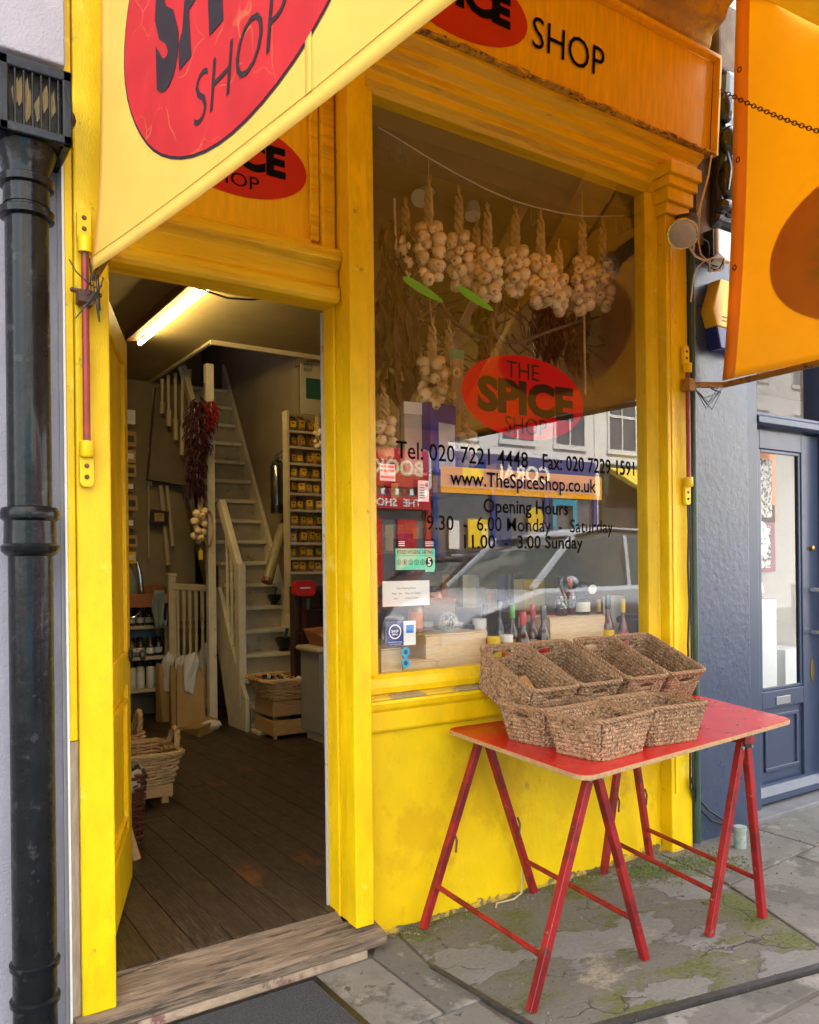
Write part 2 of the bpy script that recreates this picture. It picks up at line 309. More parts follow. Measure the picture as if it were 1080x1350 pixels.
# patched cement over a mossy cellar slab
def cement(name, moss=True):
    mt, n, b, out = _bsdf(name); N = n.nodes; L = n.links; tc = N.new('ShaderNodeTexCoord'); src = tc.outputs['Object']
    def nz(sc, det=6, rg=.6, off=0):
        q = N.new('ShaderNodeTexNoise'); q.inputs['Scale'].default_value = sc; q.inputs['Detail'].default_value = det; q.inputs['Roughness'].default_value = rg
        mp = N.new('ShaderNodeMapping'); mp.inputs['Location'].default_value = (off, off*1.7, 0); mp.inputs['Rotation'].default_value = (0, 0, .45); mp.inputs['Scale'].default_value = (1, 1.7, 1); L.new(src, mp.inputs['Vector']); L.new(mp.outputs[0], q.inputs['Vector']); return q.outputs['Fac']
    def rp(f, a, c, lo=0., hi=1.):
        q = N.new('ShaderNodeMapRange'); q.inputs['From Min'].default_value = a; q.inputs['From Max'].default_value = c; q.inputs['To Min'].default_value = lo; q.inputs['To Max'].default_value = hi; L.new(f, q.inputs['Value']); return q.outputs[0]
    def mth(op, a, c):
        q = N.new('ShaderNodeMath'); q.operation = op
        for k, v in ((0, a), (1, c)):
            if isinstance(v, (int, float)): q.inputs[k].default_value = v
            else: L.new(v, q.inputs[k])
        return q.outputs[0]
    def mx(f, a, c):
        q = N.new('ShaderNodeMixRGB'); L.new(f, q.inputs[0])
        for k, v in ((1, a), (2, c)):
            if isinstance(v, tuple): q.inputs[k].default_value = c4(v)
            else: L.new(v, q.inputs[k])
        return q.outputs[0]
    fine, mid = nz(45, 8, .7), nz(9, 8, .65, 3)
    base = mx(rp(fine, .3, .7), (.085, .078, .066), (.165, .152, .130)); base = mx(rp(mid, .35, .7), base, (.135, .122, .100))
    skim = rp(mth('ADD', nz(1.9, 4, .5, 11), mth('MULTIPLY', mth('SUBTRACT', nz(14, 8, .7, 5), .5), .22)), .535, .550)
    base = mx(mth('MULTIPLY', skim, .85), base, mx(rp(fine, .3, .75), (.16, .152, .148), (.23, .222, .215)))
    pale = rp(mth('ADD', nz(3.1, 6, .6, 23), mth('MULTIPLY', mth('SUBTRACT', fine, .5), .15)), .60, .68); base = mx(mth('MULTIPLY', pale, .8), base, (.30, .26, .19))
    if moss:
        ms_ = mth('MULTIPLY', rp(mth('ADD', nz(2.2, 5, .55, 37), mth('MULTIPLY', mth('SUBTRACT', mid, .5), .35)), .47, .57), mth('SUBTRACT', 1., mth('MULTIPLY', skim, .8)))
        base = mx(mth('MULTIPLY', ms_, .85), base, mx(rp(fine, .35, .65), (.055, .068, .010), (.125, .135, .036)))
    vo = N.new('ShaderNodeTexVoronoi'); vo.feature = 'DISTANCE_TO_EDGE'; vo.inputs['Scale'].default_value = 1.7; dv = N.new('ShaderNodeVectorMath'); dv.operation = 'ADD'; nq = N.new('ShaderNodeTexNoise'); nq.inputs['Scale'].default_value = 6; nq.inputs['Detail'].default_value = 6; L.new(src, nq.inputs['Vector'])
    sc_ = N.new('ShaderNodeVectorMath'); sc_.operation = 'SCALE'; sc_.inputs['Scale'].default_value = .35; L.new(nq.outputs['Color'], sc_.inputs[0]); L.new(src, dv.inputs[0]); L.new(sc_.outputs[0], dv.inputs[1]); L.new(dv.outputs[0], vo.inputs['Vector'])
    crk = mth('MULTIPLY', rp(vo.outputs['Distance'], .0, .010, 1., 0.), rp(nz(2.7, 3, .5, 51), .48, .58)); base = mx(crk, base, (.03, .026, .02))
    pit = rp(nz(34, 3, .5, 71), .69, .72); base = mx(pit, base, (.03, .027, .022))
    L.new(base, b.inputs['Base Color']); b.inputs['Roughness'].default_value = .85; b.inputs['Specular IOR Level'].default_value = .3
    h = mth('ADD', mth('MULTIPLY', skim, .35), mth('ADD', mth('MULTIPLY', mid, .5), mth('MULTIPLY', fine, .35))); h = mth('SUBTRACT', h, mth('ADD', mth('MULTIPLY', crk, .5), mth('MULTIPLY', pit, .4)))
    bp = N.new('ShaderNodeBump'); bp.inputs['Strength'].default_value = .9; bp.inputs['Distance'].default_value = .010; L.new(h, bp.inputs['Height']); L.new(bp.outputs[0], b.inputs['Normal']); return mt
CEM = cement('mossy_cement')
EARTH = mat('joint_dirt', (.115, .10, .08), .95, .3, 20, .6, 90)
ASPH = mat('asphalt', (.052, .052, .055), .9, .2, 30, .4, 200)
IRON = mat('dark_iron_strip', (.06, .058, .056), .5, .3, 30, .4, 90, metal=.4)
g = MB().add([(-120, -120, -.118), (120, -120, -.118), (120, 120, -.118), (-120, 120, -.118)], [(0, 1, 2, 3)])
struct('ground', g, EARTH)
rd = MB().add([(-60, -9.2, -.112), (60, -9.2, -.112), (60, -3.5, -.112), (-60, -3.5, -.112)], [(0, 1, 2, 3)])
road = struct('road', rd, ASPH)
LINEY = mat('yellow_road_paint', (.6, .42, .04), .8, .2, 20)
for yy in (-3.78, -3.66): tag(obj('road_marking', MB().box(-60, 60, yy-.03, yy+.03, -.111, -.106), LINEY, road))
pv = struct('pavement', MB().box(-40, 40, -3.35, -.03, -.116, -.009), EARTH)
KERB = mat('granite_kerb', (.30, .29, .28), .8, .2, 40, .4, 90)
kb = struct('kerb', MB().box(-40, 40, -3.5, -3.352, -.116, -.001), KERB, bev=.015)
far = struct('far_pavement', MB().box(-60, 60, -12.2, -9.2, -.116, 0), SLAB)
def slab(poly, z=0.0, th=.03, mt=SLAB, name='paving_slab'):
    b = MB().prism(poly, lambda u, v: (u, v, z-th), (0, 0, th))
    return obj(name, b, mt, pv, bev=.006)
def rect(x0, x1, y0, y1, j=.006):
    e = lambda: random.uniform(-.003, .003)
    return [(x0+j+e(), y0+j+e()), (x1-j+e(), y0+j+e()), (x1-j+e(), y1-j+e()), (x0+j+e(), y1-j+e())]
# cellar slab under the table, running to an iron strip
cel = slab([(.035, -.30), (.075, -.02), (1.665, -.02), (1.60, -.42), (1.49, -.72), (1.30, -1.165), (.185, -.935), (.05, -.82)], 0.002, .03, CEM, 'cellar_slab')
obj('iron_strip', MB().bar((.17, -.965, .002), (1.36, -1.20, .002), .028, .016), IRON, pv)
obj('iron_strip', MB().bar((.02, -.34, .0), (.06, -.90, .0), .022, .014), IRON, pv)
for k in range(9):
    a, b_ = random.uniform(.9, 1.5), random.uniform(-1.0, -.75)
# slabs left of the cellar slab, in front and right
xs = [-3.4, -2.6, -1.75, -.95, -.12, .06]
for i in range(5):
    slab(rect(xs[i], xs[i+1], -.62, -.145 if xs[i] < -.2 else -.02)) if i < 4 else None
slab([(-.115, -.62), (.036, -.62), (.022, -.31), (.062, -.015), (-.03, -.015), (-.115, -.14)])
for r_, (y0, y1) in enumerate([(-1.25, -.62), (-1.95, -1.25), (-2.65, -1.95), (-3.35, -2.65)]):
    x = -4.6 + .35*r_
    while x < 5.5:
        wd = random.choice((.75, .9, .62))
        if r_ == 0:
            if x+wd < .05: slab(rect(x, x+wd, y0, y1))
            elif x < .05: slab(rect(x, .02, y0, y1))
        elif r_ == 1: slab(rect(x, x+wd, y0, min(y1, -1.26)))
        else: slab(rect(x, x+wd, y0, y1))
        x += wd
slab([(.03, -1.245), (1.38, -1.245), (1.36, -1.225), (.20, -.99), (.03, -.95)])
slab([(1.32, -1.17), (1.51, -.725), (1.595, -.505), (2.2, -.455), (2.2, -1.245), (1.40, -1.245)])
slab([(2.21, -.455), (3.25, -.41), (3.25, -1.245), (2.21, -1.245)])
slab([(3.26, -.41), (4.4, -.38), (4.4, -1.245), (3.26, -1.245)])
slab([(4.41, -.38), (5.6, -.38), (5.6, -1.245), (4.41, -1.245)])
for q in ([(1.675, -.03), (2.42, -.06), (2.42, -.43), (1.61, -.49)], [(2.43, -.06), (3.3, -.065), (3.3, -.395), (2.43, -.43)], [(3.31, -.065), (4.4, -.065), (4.4, -.365), (3.31, -.395)], [(4.41, -.065), (5.6, -.065), (5.6, -.365), (4.41, -.365)]): slab(q)
MOSS = mat('moss_tufts', (.085, .13, .018), .95, .4, 60, .9, 200)
ms = MB()
for k in range(900):
    t = random.random(); x = 1.30+.62*t+random.gauss(0, .04); y = -.08-.10*abs(random.gauss(0, 1))-.25*t*random.random()
    if y < -.6 or x > 1.98: continue
    h = random.uniform(.002, .007); q = random.uniform(.003, .009); a = random.uniform(0, 6.28)
    ms.add([(x+q*math.cos(a), y+q*math.sin(a), .003), (x+q*math.cos(a+2.1), y+q*math.sin(a+2.1), .003), (x+q*math.cos(a+4.2), y+q*math.sin(a+4.2), .003), (x+random.uniform(-.006, .006), y, .003+h)], [(0, 1, 3), (1, 2, 3), (2, 0, 3)])
tag(obj('moss', ms, MOSS), 'green moss tufts growing on the slab by the yellow wall', 'moss', kind='stuff')
gr = MB()
for k in range(520):
    x = random.uniform(-.1, 2.6); y = random.uniform(-1.3, -.03) if random.random() < .5 else -.03-abs(random.gauss(0, .04)); r_ = random.uniform(.0015, .005)
    gr.ball((x, y, .003+r_*.4), r_, 5, 3)
tag(obj('grit', gr, mat('grit', (.2, .17, .13), .9, .6, 90)), 'scattered grit and crumbs on the paving by the wall', 'grit', kind='stuff')

# ================================================================== SHOP FRONT
shop = thing('shop_building', 'yellow painted spice shop front with big window, open doorway and fascia sign', 'shop', (.4, 0, 0))
def P(name, mb, mt, par=None, **k): return obj(name, mb, mt, par or shop, **k)
# pilaster left of the doorway, with bare strip
pl = P('pilaster', MB().box(-1.165, -1.06, -.10, .10, .075, 4.2), YEL, bev=.006)
P('edge_strip', MB().box(-1.192, -1.167, -.088, .10, .952, 4.2), YEL, pl, bev=.004)
P('bare_timber_strip', MB().box(-1.192, -1.167, -.085, .10, .03, .95), mat('bare_grey_timber', (.36, .28, .20), .85, .3, 5, .5, 30, wood=(20, 20, 2), wear=[((.7, .68, .62), .36, 6), ((.12, .07, .045), .4, 5)]), pl)
P('white_bead', MB().box(-1.2005, -1.1935, -.095, -.03, 0, 2.98), WHITE, pl)
# post between door and window with a moulded reveal
po = P('door_post', MB().box(-.163, -.083, -.10, -.03, .10, 3.46), YEL, bev=.005)
P('moulding', MB().box(-.158, -.083, -.028, .028, .10, 3.46), YEL, po, bev=.006)
P('moulding', MB().box(-.166, -.083, .03, .118, .10, 3.46), YEL, po, bev=.005)
P('white_edge', MB().box(-.172, -.10, .1195, .130, .11, 2.53), mat('chipped_white_edge', (.50, .48, .45), .6, .1, wear=[((.2, .13, .09), .35, 25)]), po)
# inner linings of the doorway
P('door_lining', MB().box(-1.06, -1.035, .0, .10, .11, 2.53), YEL, bev=.004)
# transom: stacked mouldings over the door
P('transom', MB().extrude_profile([(.10, 2.53), (-.015, 2.53), (-.03, 2.545), (-.03, 2.585), (-.012, 2.60), (-.012, 2.665), (-.045, 2.69), (-.045, 2.725), (-.03, 2.74), (.10, 2.74)], -1.06, -.164), YELO, bev=.004)
# fanlight panel and its frame
fl = P('fanlight_panel', MB().box(-1.045, -.164, .045, .06, 2.741, 3.46), SIGN)
P('frame', MB().box(-.262, -.225, .022, .044, 2.775, 3.46), YELO, fl, bev=.006)
P('frame', MB().box(-.222, -.1665, .0, .044, 2.742, 3.46), YELO, fl, bev=.006)
P('frame', MB().box(-1.045, -.264, .018, .044, 2.742, 2.775), YELO, fl, bev=.006)
b = MB().prism([(u-.56, v+3.03) for u, v in ellipse(.29, .145)], lambda u, v: (u, .0425, v), (0, .002, 0)); P('red_oval', b, RED, fl)
b = MB(); letter(b, 'SPICE', .40, .12, lambda u, v: (-.56+u, .0415, 3.05+v), .05); letter(b, 'SHOP', .22, .05, lambda u, v: (-.58+u, .0415, 2.945+v), .0); P('lettering', b, BLK, fl)
# stall riser, rail, sill
P('stall_riser', MB().box(-.083, 1.735, 0, .10, -.03, .822), YRISER)
rp = MB(); x = -.08
while x < 1.88:          # ragged bare render showing along the foot of the wall
    wd = random.uniform(.02, .06); h = .012+.05*random.random()**2.2+(.05 if 1.4 < x < 1.8 else 0)*random.random(); y = -.0035 if x < 1.735 else -.0735; h2 = .012+.05*random.random()**2.2
    h *= .55; h2 *= .55; rp.add([(x, y, -.02), (min(x+wd, 1.735 if x < 1.735 else 1.89), y, -.02), (min(x+wd, 1.735 if x < 1.735 else 1.89), y, h2), (x+wd*.5, y-.001, h*.9), (x, y, h)], [(0, 1, 2, 3, 4)]); x += wd
tag(P('bare_render_foot', rp, mat('bare_render', (.20, .165, .10), .95, .35, 14, .8, 60, wear=[((.62, .42, .05), .50, 14), ((.08, .075, .04), .44, 9)])), kind='stuff')
P('lower_rail', MB().extrude_profile([(.10, .824), (-.022, .824), (-.026, .835), (-.022, .905), (-.032, .92), (-.036, .94), (-.03, .952), (.10, .952)], -.083, 1.735), YEL, bev=.003)
P('sill_board', MB().extrude_profile([(.10, .954), (-.028, .954), (-.028, .964), (.012, .972), (.10, .972)], -.083, 1.735), mat('weathered_sill', (.30, .24, .13), .7, .3, 10, .4, 50, wear=[((.7, .48, .03), .5, 4)]))
P('window_frame', MB().extrude_profile([(.10, .974), (.002, .974), (-.002, 1.0), (.012, 1.035), (.03, 1.05), (.10, 1.05)], -.083, 1.735), YEL, bev=.003)
P('window_frame', MB().prism([(-.082, -.002), (-.02, -.002), (.012, .012), (.028, .03), (.028, .1), (-.082, .1)], lambda u, v: (u, v, 1.051), (0, 0, 2.389)), YEL, bev=.003)
P('window_frame', MB().prism([(1.7345, -.014), (1.728, -.014), (1.72, .0), (1.705, .012), (1.69, .03), (1.69, .1), (1.7345, .1)], lambda u, v: (u, v, 1.051), (0, 0, 2.389)), YEL, bev=.003)
P('window_head', MB().extrude_profile([(.10, 3.44), (.03, 3.44), (.012, 3.455), (-.015, 3.47), (-.02, 3.50), (-.05, 3.515), (-.055, 3.55), (-.085, 3.57), (-.09, 3.60), (-.13, 3.625), (-.13, 3.645), (.10, 3.645)], -.083, 1.975), YELO, bev=.003)
P('head_rail', MB().box(-1.045, -.0835, -.07, .1, 3.462, 3.645), YELO, bev=.005)
# pilaster at the right with a stepped capital
pr = P('pilaster', MB().box(1.735, 1.90, -.07, .10, -.02, 3.30), YEL, bev=.006)
P('panel_groove', MB().box(1.76, 1.785, -.076, -.0705, .3, 3.22), YEL, pr, bev=.004)
for k, (z0, z1, e) in enumerate([(3.301, 3.36, .015), (3.361, 3.43, .035), (3.431, 3.48, .055), (3.481, 3.545, .075)]):
    P('capital_step', MB().box(1.735-e*.6, 1.90+e*.5, -.07-e, .1, z0, z1), YEL, pr, bev=.006)
# fascia sign board
fs = P('fascia_board', MB().add([(-1.2, -.125, 3.66), (2.025, -.125, 3.66), (2.025, -.155, 4.13), (-1.2, -.155, 4.13), (-1.2, .1, 3.66), (2.025, .1, 3.66), (2.025, .1, 4.13), (-1.2, .1, 4.13)], [(0, 1, 2, 3), (4, 7, 6, 5), (0, 4, 5, 1), (3, 2, 6, 7), (0, 3, 7, 4), (1, 5, 6, 2)]), SIGN)
P('frame', MB().bar((2.031, -.15, 3.64), (2.031, -.18, 4.14), .02, .04, (0, 1, 0)), SIGN, fs, bev=.004)
P('frame', MB().bar((-1.2, -.175, 4.142), (2.04, -.175, 4.142), .045, .022), SIGN, fs, bev=.005)
pe = MB(); x = -1.2
while x < 2.03:           # ragged peeling edge under the sign
    wd = random.uniform(.03, .1); d = random.uniform(.004, .014); pe.box(x, min(2.035, x+wd), -.155-random.uniform(0, .012), -.10, 3.658-d-random.uniform(0, .006), 3.657); x += wd
P('peeling_edge', pe, mat('rotten_edge_timber', (.42, .23, .045), .85, .4, 20, .8, 60, wear=[((.7, .42, .03), .50, 12), ((.10, .055, .025), .42, 18)]), fs, bev=.004)
for (xa, da) in [(.62, .05), (.95, .07), (1.18, .04), (1.62, .03), (.35, .035)]:
    P('peeling_flake', MB().add([(xa, -.17, 3.655), (xa+.09, -.175, 3.652), (xa+.05, -.20, 3.652-da), (xa+.07, -.168, 3.64-da*.4)], [(0, 1, 2), (1, 3, 2), (0, 2, 3), (0, 3, 1)]), bpy.data.materials['rotten_edge_timber'], fs)
def fas(u, v, e=.004):
    p = onY(u, v, -.14); t = (p.z-3.66)/.47; return (p.x, -.125-.03*t-e, p.z)
def fasm(cx, cz, e=.004): return lambda u, v: (cx+u, -.125-.03*((cz+v-3.66)/.47)-e, cz+v)
P('red_oval', MB().prism(ellipse(.37, .165), fasm(.36, 3.865, .001), (0, -.003, 0)), RED, fs)
b = MB(); letter(b, 'SPICE', .50, .135, fasm(.38, 3.885, .006), .06); P('lettering', b, BLK, fs)
b = MB(); letter(b, 'SHOP', .455, .135, fasm(.985, 3.862, .006), -.004); P('lettering', b, BLK, fs)
# heavy crumbling cornice above
P('cornice', MB().extrude_profile([(.1, 4.20), (-.13, 4.20), (-.15, 4.22), (-.16, 4.27), (-.24, 4.31), (-.26, 4.36), (-.34, 4.41), (-.36, 4.47), (-.36, 4.52), (.1, 4.52)], -1.2, 2.02), mat('crumbling_cornice', (.46, .30, .10), .85, .25, 5, .4, 26, wear=[((.68, .44, .04), .46, 3.5), ((.14, .09, .04), .38, 9)], bd=.008), bev=.012)
P('cornice_backing', MB().box(-1.2, 2.04, -.12, .1, 4.155, 4.199), YELO)
# upper storeys of the shop (they shade the pavement) and party walls
BRICK = mat('painted_upper_wall', (.45, .42, .36), .85, .15, 4, .4, 40)
P('upper_wall', MB().box(-1.2, 2.04, -.02, .12, 4.53, 6.4), BRICK)
P('roof_slab', MB().box(-1.2, 2.04, -.1, 8, 6.4, 6.5), BRICK)
# window pane
GL = glass('window_glass', 1.5, (.98, .99, .98), 1.55, dust=.002)
pane = P('window_pane', MB().box(.006, 1.715, .034, .040, 1.045, 3.445), GL)
# lettering and logo on the inside of the pane
YD = .0425
def dm(cx, cz, e=0.0): return lambda u, v: (cx+u, YD+e, cz+v)
DRED = mat('red_vinyl', (.55, .002, .010), .8, .05, spec=.0)
P('red_oval', MB().prism(ellipse(.378, .196, 48), dm(.862, 2.278, .0015), (0, .0008, 0)), DRED, pane)
b = MB(); letter(b, 'THE', .205, .075, dm(.845, 2.402), .0); letter(b, 'SPICE', .60, .165, dm(.872, 2.274), .055); letter(b, 'SHOP', .26, .08, dm(.862, 2.145), -.004); P('lettering', b, BLK, pane)
P('orange_band', MB().prism([(-.499, -.058), (.499, -.058), (.499, .058), (-.499, .058)], dm(.864, 1.874, .0015), (0, .0008, 0)), mat('orange_vinyl', (.85, .40, .004), .8, .05, spec=.0), pane)
dmo = lambda cx, cz: (lambda u, v: (cx+u, .0332, cz+v))      # painted on the outer face
for tx, wd, ht, cx, cz, bo in [('www.TheSpiceShop.co.uk', .905, .088, .86, 1.872, .014), ('Tel: 020 7221 4448', .735, .075, .495, 1.985, .008), ('Fax: 020 7229 1591', .64, .075, 1.275, 1.985, .014), ('Opening Hours', .525, .085, .855, 1.755, .016), ('9.30  -  6.00 Monday  -  Saturday', 1.15, .085, .855, 1.672, .004), ('11.00  -  3.00 Sunday', .735, .082, .848, 1.592, .013)]:
    b = MB(); letter(b, tx, wd, ht, dmo(cx, cz), bo); P('lettering', b, BLK, pane)

# ---- things stuck on the glass
def sticker(name, label, cat, x0, x1, z0, z1, mt): return tag(obj(name, MB().box(x0, x1, .0405, .0415, z0, z1), mt), label, cat)
INK = mat('grey_ink', (.10, .10, .11), .6, .1)
st = sticker('hygiene_sticker', 'black and green food hygiene rating sticker with a five on the window', 'sticker', .114, .334, 1.457, 1.612, BLK)
MINT = mat('mint_green_print', (.13, .62, .38), .5, .05); WP = mat('white_print', (.85, .85, .83), .5, .02)
obj('green_panel', MB().box(.124, .326, .0398, .0403, 1.480, 1.570), MINT, st); obj('green_panel', MB().box(.275, .322, .0398, .0403, 1.470, 1.4798), MINT, st)
b = MB(); letter(b, 'FOOD HYGIENE RATING', .185, .017, lambda u, v: (.225+u, .0394, 1.555+v), .01)
for k in range(5):
    cx = .14+.03*k; el = [(cx+q[0], 1.512+q[1]) for q in ellipse(.0115, .0115, 16)]; ei = [(cx+q[0], 1.512+q[1]) for q in ellipse(.0095, .0095, 16)]
    b.add([(u, .0394, v) for u, v in el+ei], [(i, (i+1) % 16, 16+(i+1) % 16, 16+i) for i in range(16)]); letter(b, str(k), .007, .013, lambda u, v: (cx+u, .0394, 1.512+v))
b.add([(.296+q[0], .0394, 1.512+q[1]) for q in ellipse(.019, .022, 20)], [tuple(range(20))])
b.add([(.124, .0394, 1.5405), (.326, .0394, 1.5405), (.326, .0394, 1.5395), (.124, .0394, 1.5395)], [(0, 1, 2, 3)])
obj('lettering', b, BLK, st)
b = MB(); letter(b, '5', .018, .032, lambda u, v: (.296+u, .0390, 1.512+v), .03)
for k in range(3): b.add([(.14+.0*k, .0398, 1.600-.008*k), (.17, .0398, 1.600-.008*k), (.17, .0398, 1.597-.008*k), (.14, .0398, 1.597-.008*k)], [(0, 1, 2, 3)]); b.add([(.275, .0398, 1.600-.008*k), (.32, .0398, 1.600-.008*k), (.32, .0398, 1.597-.008*k), (.275, .0398, 1.597-.008*k)], [(0, 1, 2, 3)])
obj('white_print', b, WP, st)
st = sticker('opening_hours_note', 'plain white printed opening hours note taped inside the window', 'notice', .058, .296, 1.328, 1.434, PAPER)
b = MB()
letter(b, 'New Opening Hours', .095, .012, lambda u, v: (.177+u, .0399, 1.402+v)); letter(b, 'Mon - Sat    10am til 5.30pm', .145, .011, lambda u, v: (.177+u, .0399, 1.380+v)); letter(b, 'Sun         11am til 3pm', .125, .011, lambda u, v: (.177+u, .0399, 1.360+v))
obj('lettering', b, INK, st)
NAVY = mat('navy_print', (.015, .03, .20), .5, .05)
st = sticker('card_sticker', 'navy and white shop local sticker with round emblem low on the window', 'sticker', .073, .222, 1.162, 1.264, WP)
obj('navy_panel', MB().box(.0735, .160, .0398, .0404, 1.1625, 1.2635), NAVY, st)
b = MB(); el = [(.117+q[0], 1.222+q[1]) for q in ellipse(.031, .031, 24)]; ei = [(.117+q[0], 1.222+q[1]) for q in ellipse(.026, .026, 24)]
b.add([(u, .0394, v) for u, v in el+ei], [(i, (i+1) % 24, 24+(i+1) % 24, 24+i) for i in range(24)])
letter(b, 'SHOP', .036, .012, lambda u, v: (.117+u, .0394, 1.224+v), .03); letter(b, 'SMALL', .03, .008, lambda u, v: (.117+u, .0394, 1.211+v), .03); letter(b, 'Proudly Welcoming', .066, .007, lambda u, v: (.117+u, .0394, 1.178+v)); letter(b, 'Card Payments', .055, .006, lambda u, v: (.117+u, .0394, 1.169+v))
obj('white_print', b, WP, st)
b = MB().box(.174, .212, .0395, .0403, 1.213, 1.247); obj('blue_square', b, mat('card_blue_print', (.02, .20, .62), .5, .05), st)
CYAN = mat('cyan_print', (.01, .42, .62), .4, .05)
for zc, lb in ((1.133, 'upper of two small round cyan stickers low on the window'), (1.087, 'lower of two small round cyan stickers low on the window')):
    o = tag(obj('round_sticker', MB().prism([(.170+q[0], zc+q[1]) for q in ellipse(.0205, .0225, 20)], lambda u, v: (u, .0403, v), (0, .001, 0)), CYAN), lb, 'sticker', 'round cyan stickers')
    b = MB(); b.add([(.170+q[0], .0398, zc+q[1]) for q in ellipse(.011, .012, 5)], [tuple(range(5))]); obj('print', b, NAVY, o)
PINKP = mat('pink_print', (.75, .16, .12), .5, .05)
st = sticker('price_note', 'small white and red striped note at the window edge', 'sticker', .052, .127, 1.852, 1.922, WP)
for z in (1.906, 1.888, 1.862): obj('red_band', MB().box(.056, .123, .0398, .0404, z, z+.010), PINKP, st)
st = sticker('paper_slip', 'small white paper slip with blue stamp stuck on the window', 'sticker', .243, .298, 1.772, 1.862, PAPER)
b = MB()
for k in range(6): b.box(.250, .276, .0399, .0404, 1.785+k*.011, 1.789+k*.011)
b.box(.280, .293, .0399, .0404, 1.835, 1.85); obj('print', b, INK, st)
LEAFG = mat('bright_green_leaf', (.10, .42, .02), .5, .12, 20)
for (cx, cy, rt, lb) in ((558, 382, -9, 'left one of two bright green leaf shapes stuck on the glass'), (627, 394, -10, 'right one of two bright green leaf shapes stuck on the glass')):
    c = onY(cx, cy, .041); b = MB(); pts = []
    for k in range(24):
        t = 2*math.pi*k/24; u = .112*math.cos(t); v = .020*math.sin(t)*(1-.25*math.cos(t)); a = R(rt-9)
        pts.append((c.x+u*math.cos(a)-v*math.sin(a), c.z+u*math.sin(a)+v*math.cos(a)+.0))
    tag(obj('leaf_cutout', MB().prism(pts, lambda u, v: (u, .0405, v), (0, .001, 0)), LEAFG), lb, 'leaf', 'green leaf shapes on the glass')

# ================================================================== LEFT NEIGHBOUR
hl = thing('neighbour_house', 'lavender grey rendered house wall left of the yellow shop', 'house', (-3.6, 0, 0))
obj('wall', MB().box(-9.5, -1.202, -.03, 8, -.03, 6.6), LAV, hl)
obj('band_course', MB().extrude_profile([(-.031, 3.0), (-.10, 3.05), (-.15, 3.06), (-.15, 3.52), (-.031, 3.6)], -6.5, -1.196), LAV, hl, bev=.006)
dp = thing('drainpipe', 'thick black cast iron drainpipe with grated hopper head on lavender wall', 'drainpipe', (-1.31, -.14, 0))
px_, py_ = -1.308, -.135
obj('pipe', MB().lathe([(.063, -.02), (.063, 1.60), (.062, 2.62)], (px_, py_, 0), 28), PIPE, dp, smooth=1)
def collar(z, s=1.0):
    p = [(.064, z-.075), (.072, z-.07), (.082, z-.06), (.084, z-.045), (.075, z-.038), (.073, z+.03), (.083, z+.038), (.086, z+.055), (.080, z+.07), (.064, z+.075)]
    obj('collar', MB().lathe([(r*s, q) for r, q in p], (px_, py_, 0), 28), PIPE, dp, smooth=1)
collar(1.615)
for z in (.305, .195): obj('collar_ring', MB().lathe([(.063, z-.012), (.071, z-.009), (.072, z+.006), (.063, z+.012)], (px_, py_, 0), 28), PIPE, dp, smooth=1)
for z in (2.67, 2.575): obj('collar_ring', MB().lathe([(.062, z-.018), (.078, z-.012), (.08, z+.008), (.062, z+.018)], (px_, py_, 0), 28), PIPE, dp, smooth=1)
obj('hopper_neck', MB().lathe([(.066, 2.60), (.066, 2.70), (.085, 2.76), (.095, 2.79)], (px_, py_+.0, 0), 20), PIPE, dp, smooth=1)
hx0, hx1, hy0, hy1, hz0, hz1 = -1.385, -1.208, -.245, -.035, 2.775, 2.985
hp = obj('hopper', MB().box(hx0, hx1, hy0+.03, hy1, hz0, hz1-.01), PIPE, dp, bev=.006)
hp.data.materials[0] = mat('hopper_inside', (.035, .028, .02), .8, .5, 40)
obj('hopper_rim', MB().box(hx0-.012, hx1+.012, hy0, hy0+.02, hz1-.028, hz1+.006), PIPE, dp, bev=.005)
obj('hopper_rim', MB().box(hx0-.012, hx1+.012, hy0, hy0+.02, hz0-.006, hz0+.024), PIPE, dp, bev=.005)
for xx in (hx0-.012, hx1-.016): obj('hopper_side', MB().box(xx, xx+.028, hy0, hy1, hz0-.006, hz1+.006), PIPE, dp, bev=.005)
for k in range(6):
    xx = hx0+.030+k*.0235; obj('grate_bar', MB().box(xx, xx+.006, hy0+.004, hy0+.018, hz0+.02, hz1-.02), PIPE, dp, bev=.002)
obj('lug', MB().prism([(hx1+.012, 2.85), (hx1+.03, 2.86), (hx1+.034, 2.875), (hx1+.03, 2.89), (hx1+.012, 2.92)], lambda u, v: (u, hy0+.05, v), (0, .03, 0)), PIPE, dp, bev=.004)
for k in range(9):
    xx = random.uniform(hx0+.03, hx1-.03); z = random.uniform(hz0+.03, hz0+.12)
    obj('dead_leaf', MB().add([(xx, hy0+.024, z), (xx+.015, hy0+.026, z+.03), (xx+.01, hy0+.024, z+.09), (xx-.008, hy0+.027, z+.05)], [(0, 1, 2, 3)]), mat('dead_leaf', (.30, .20, .09), .9, .3, 30) if k == 0 else bpy.data.materials['dead_leaf'], dp)

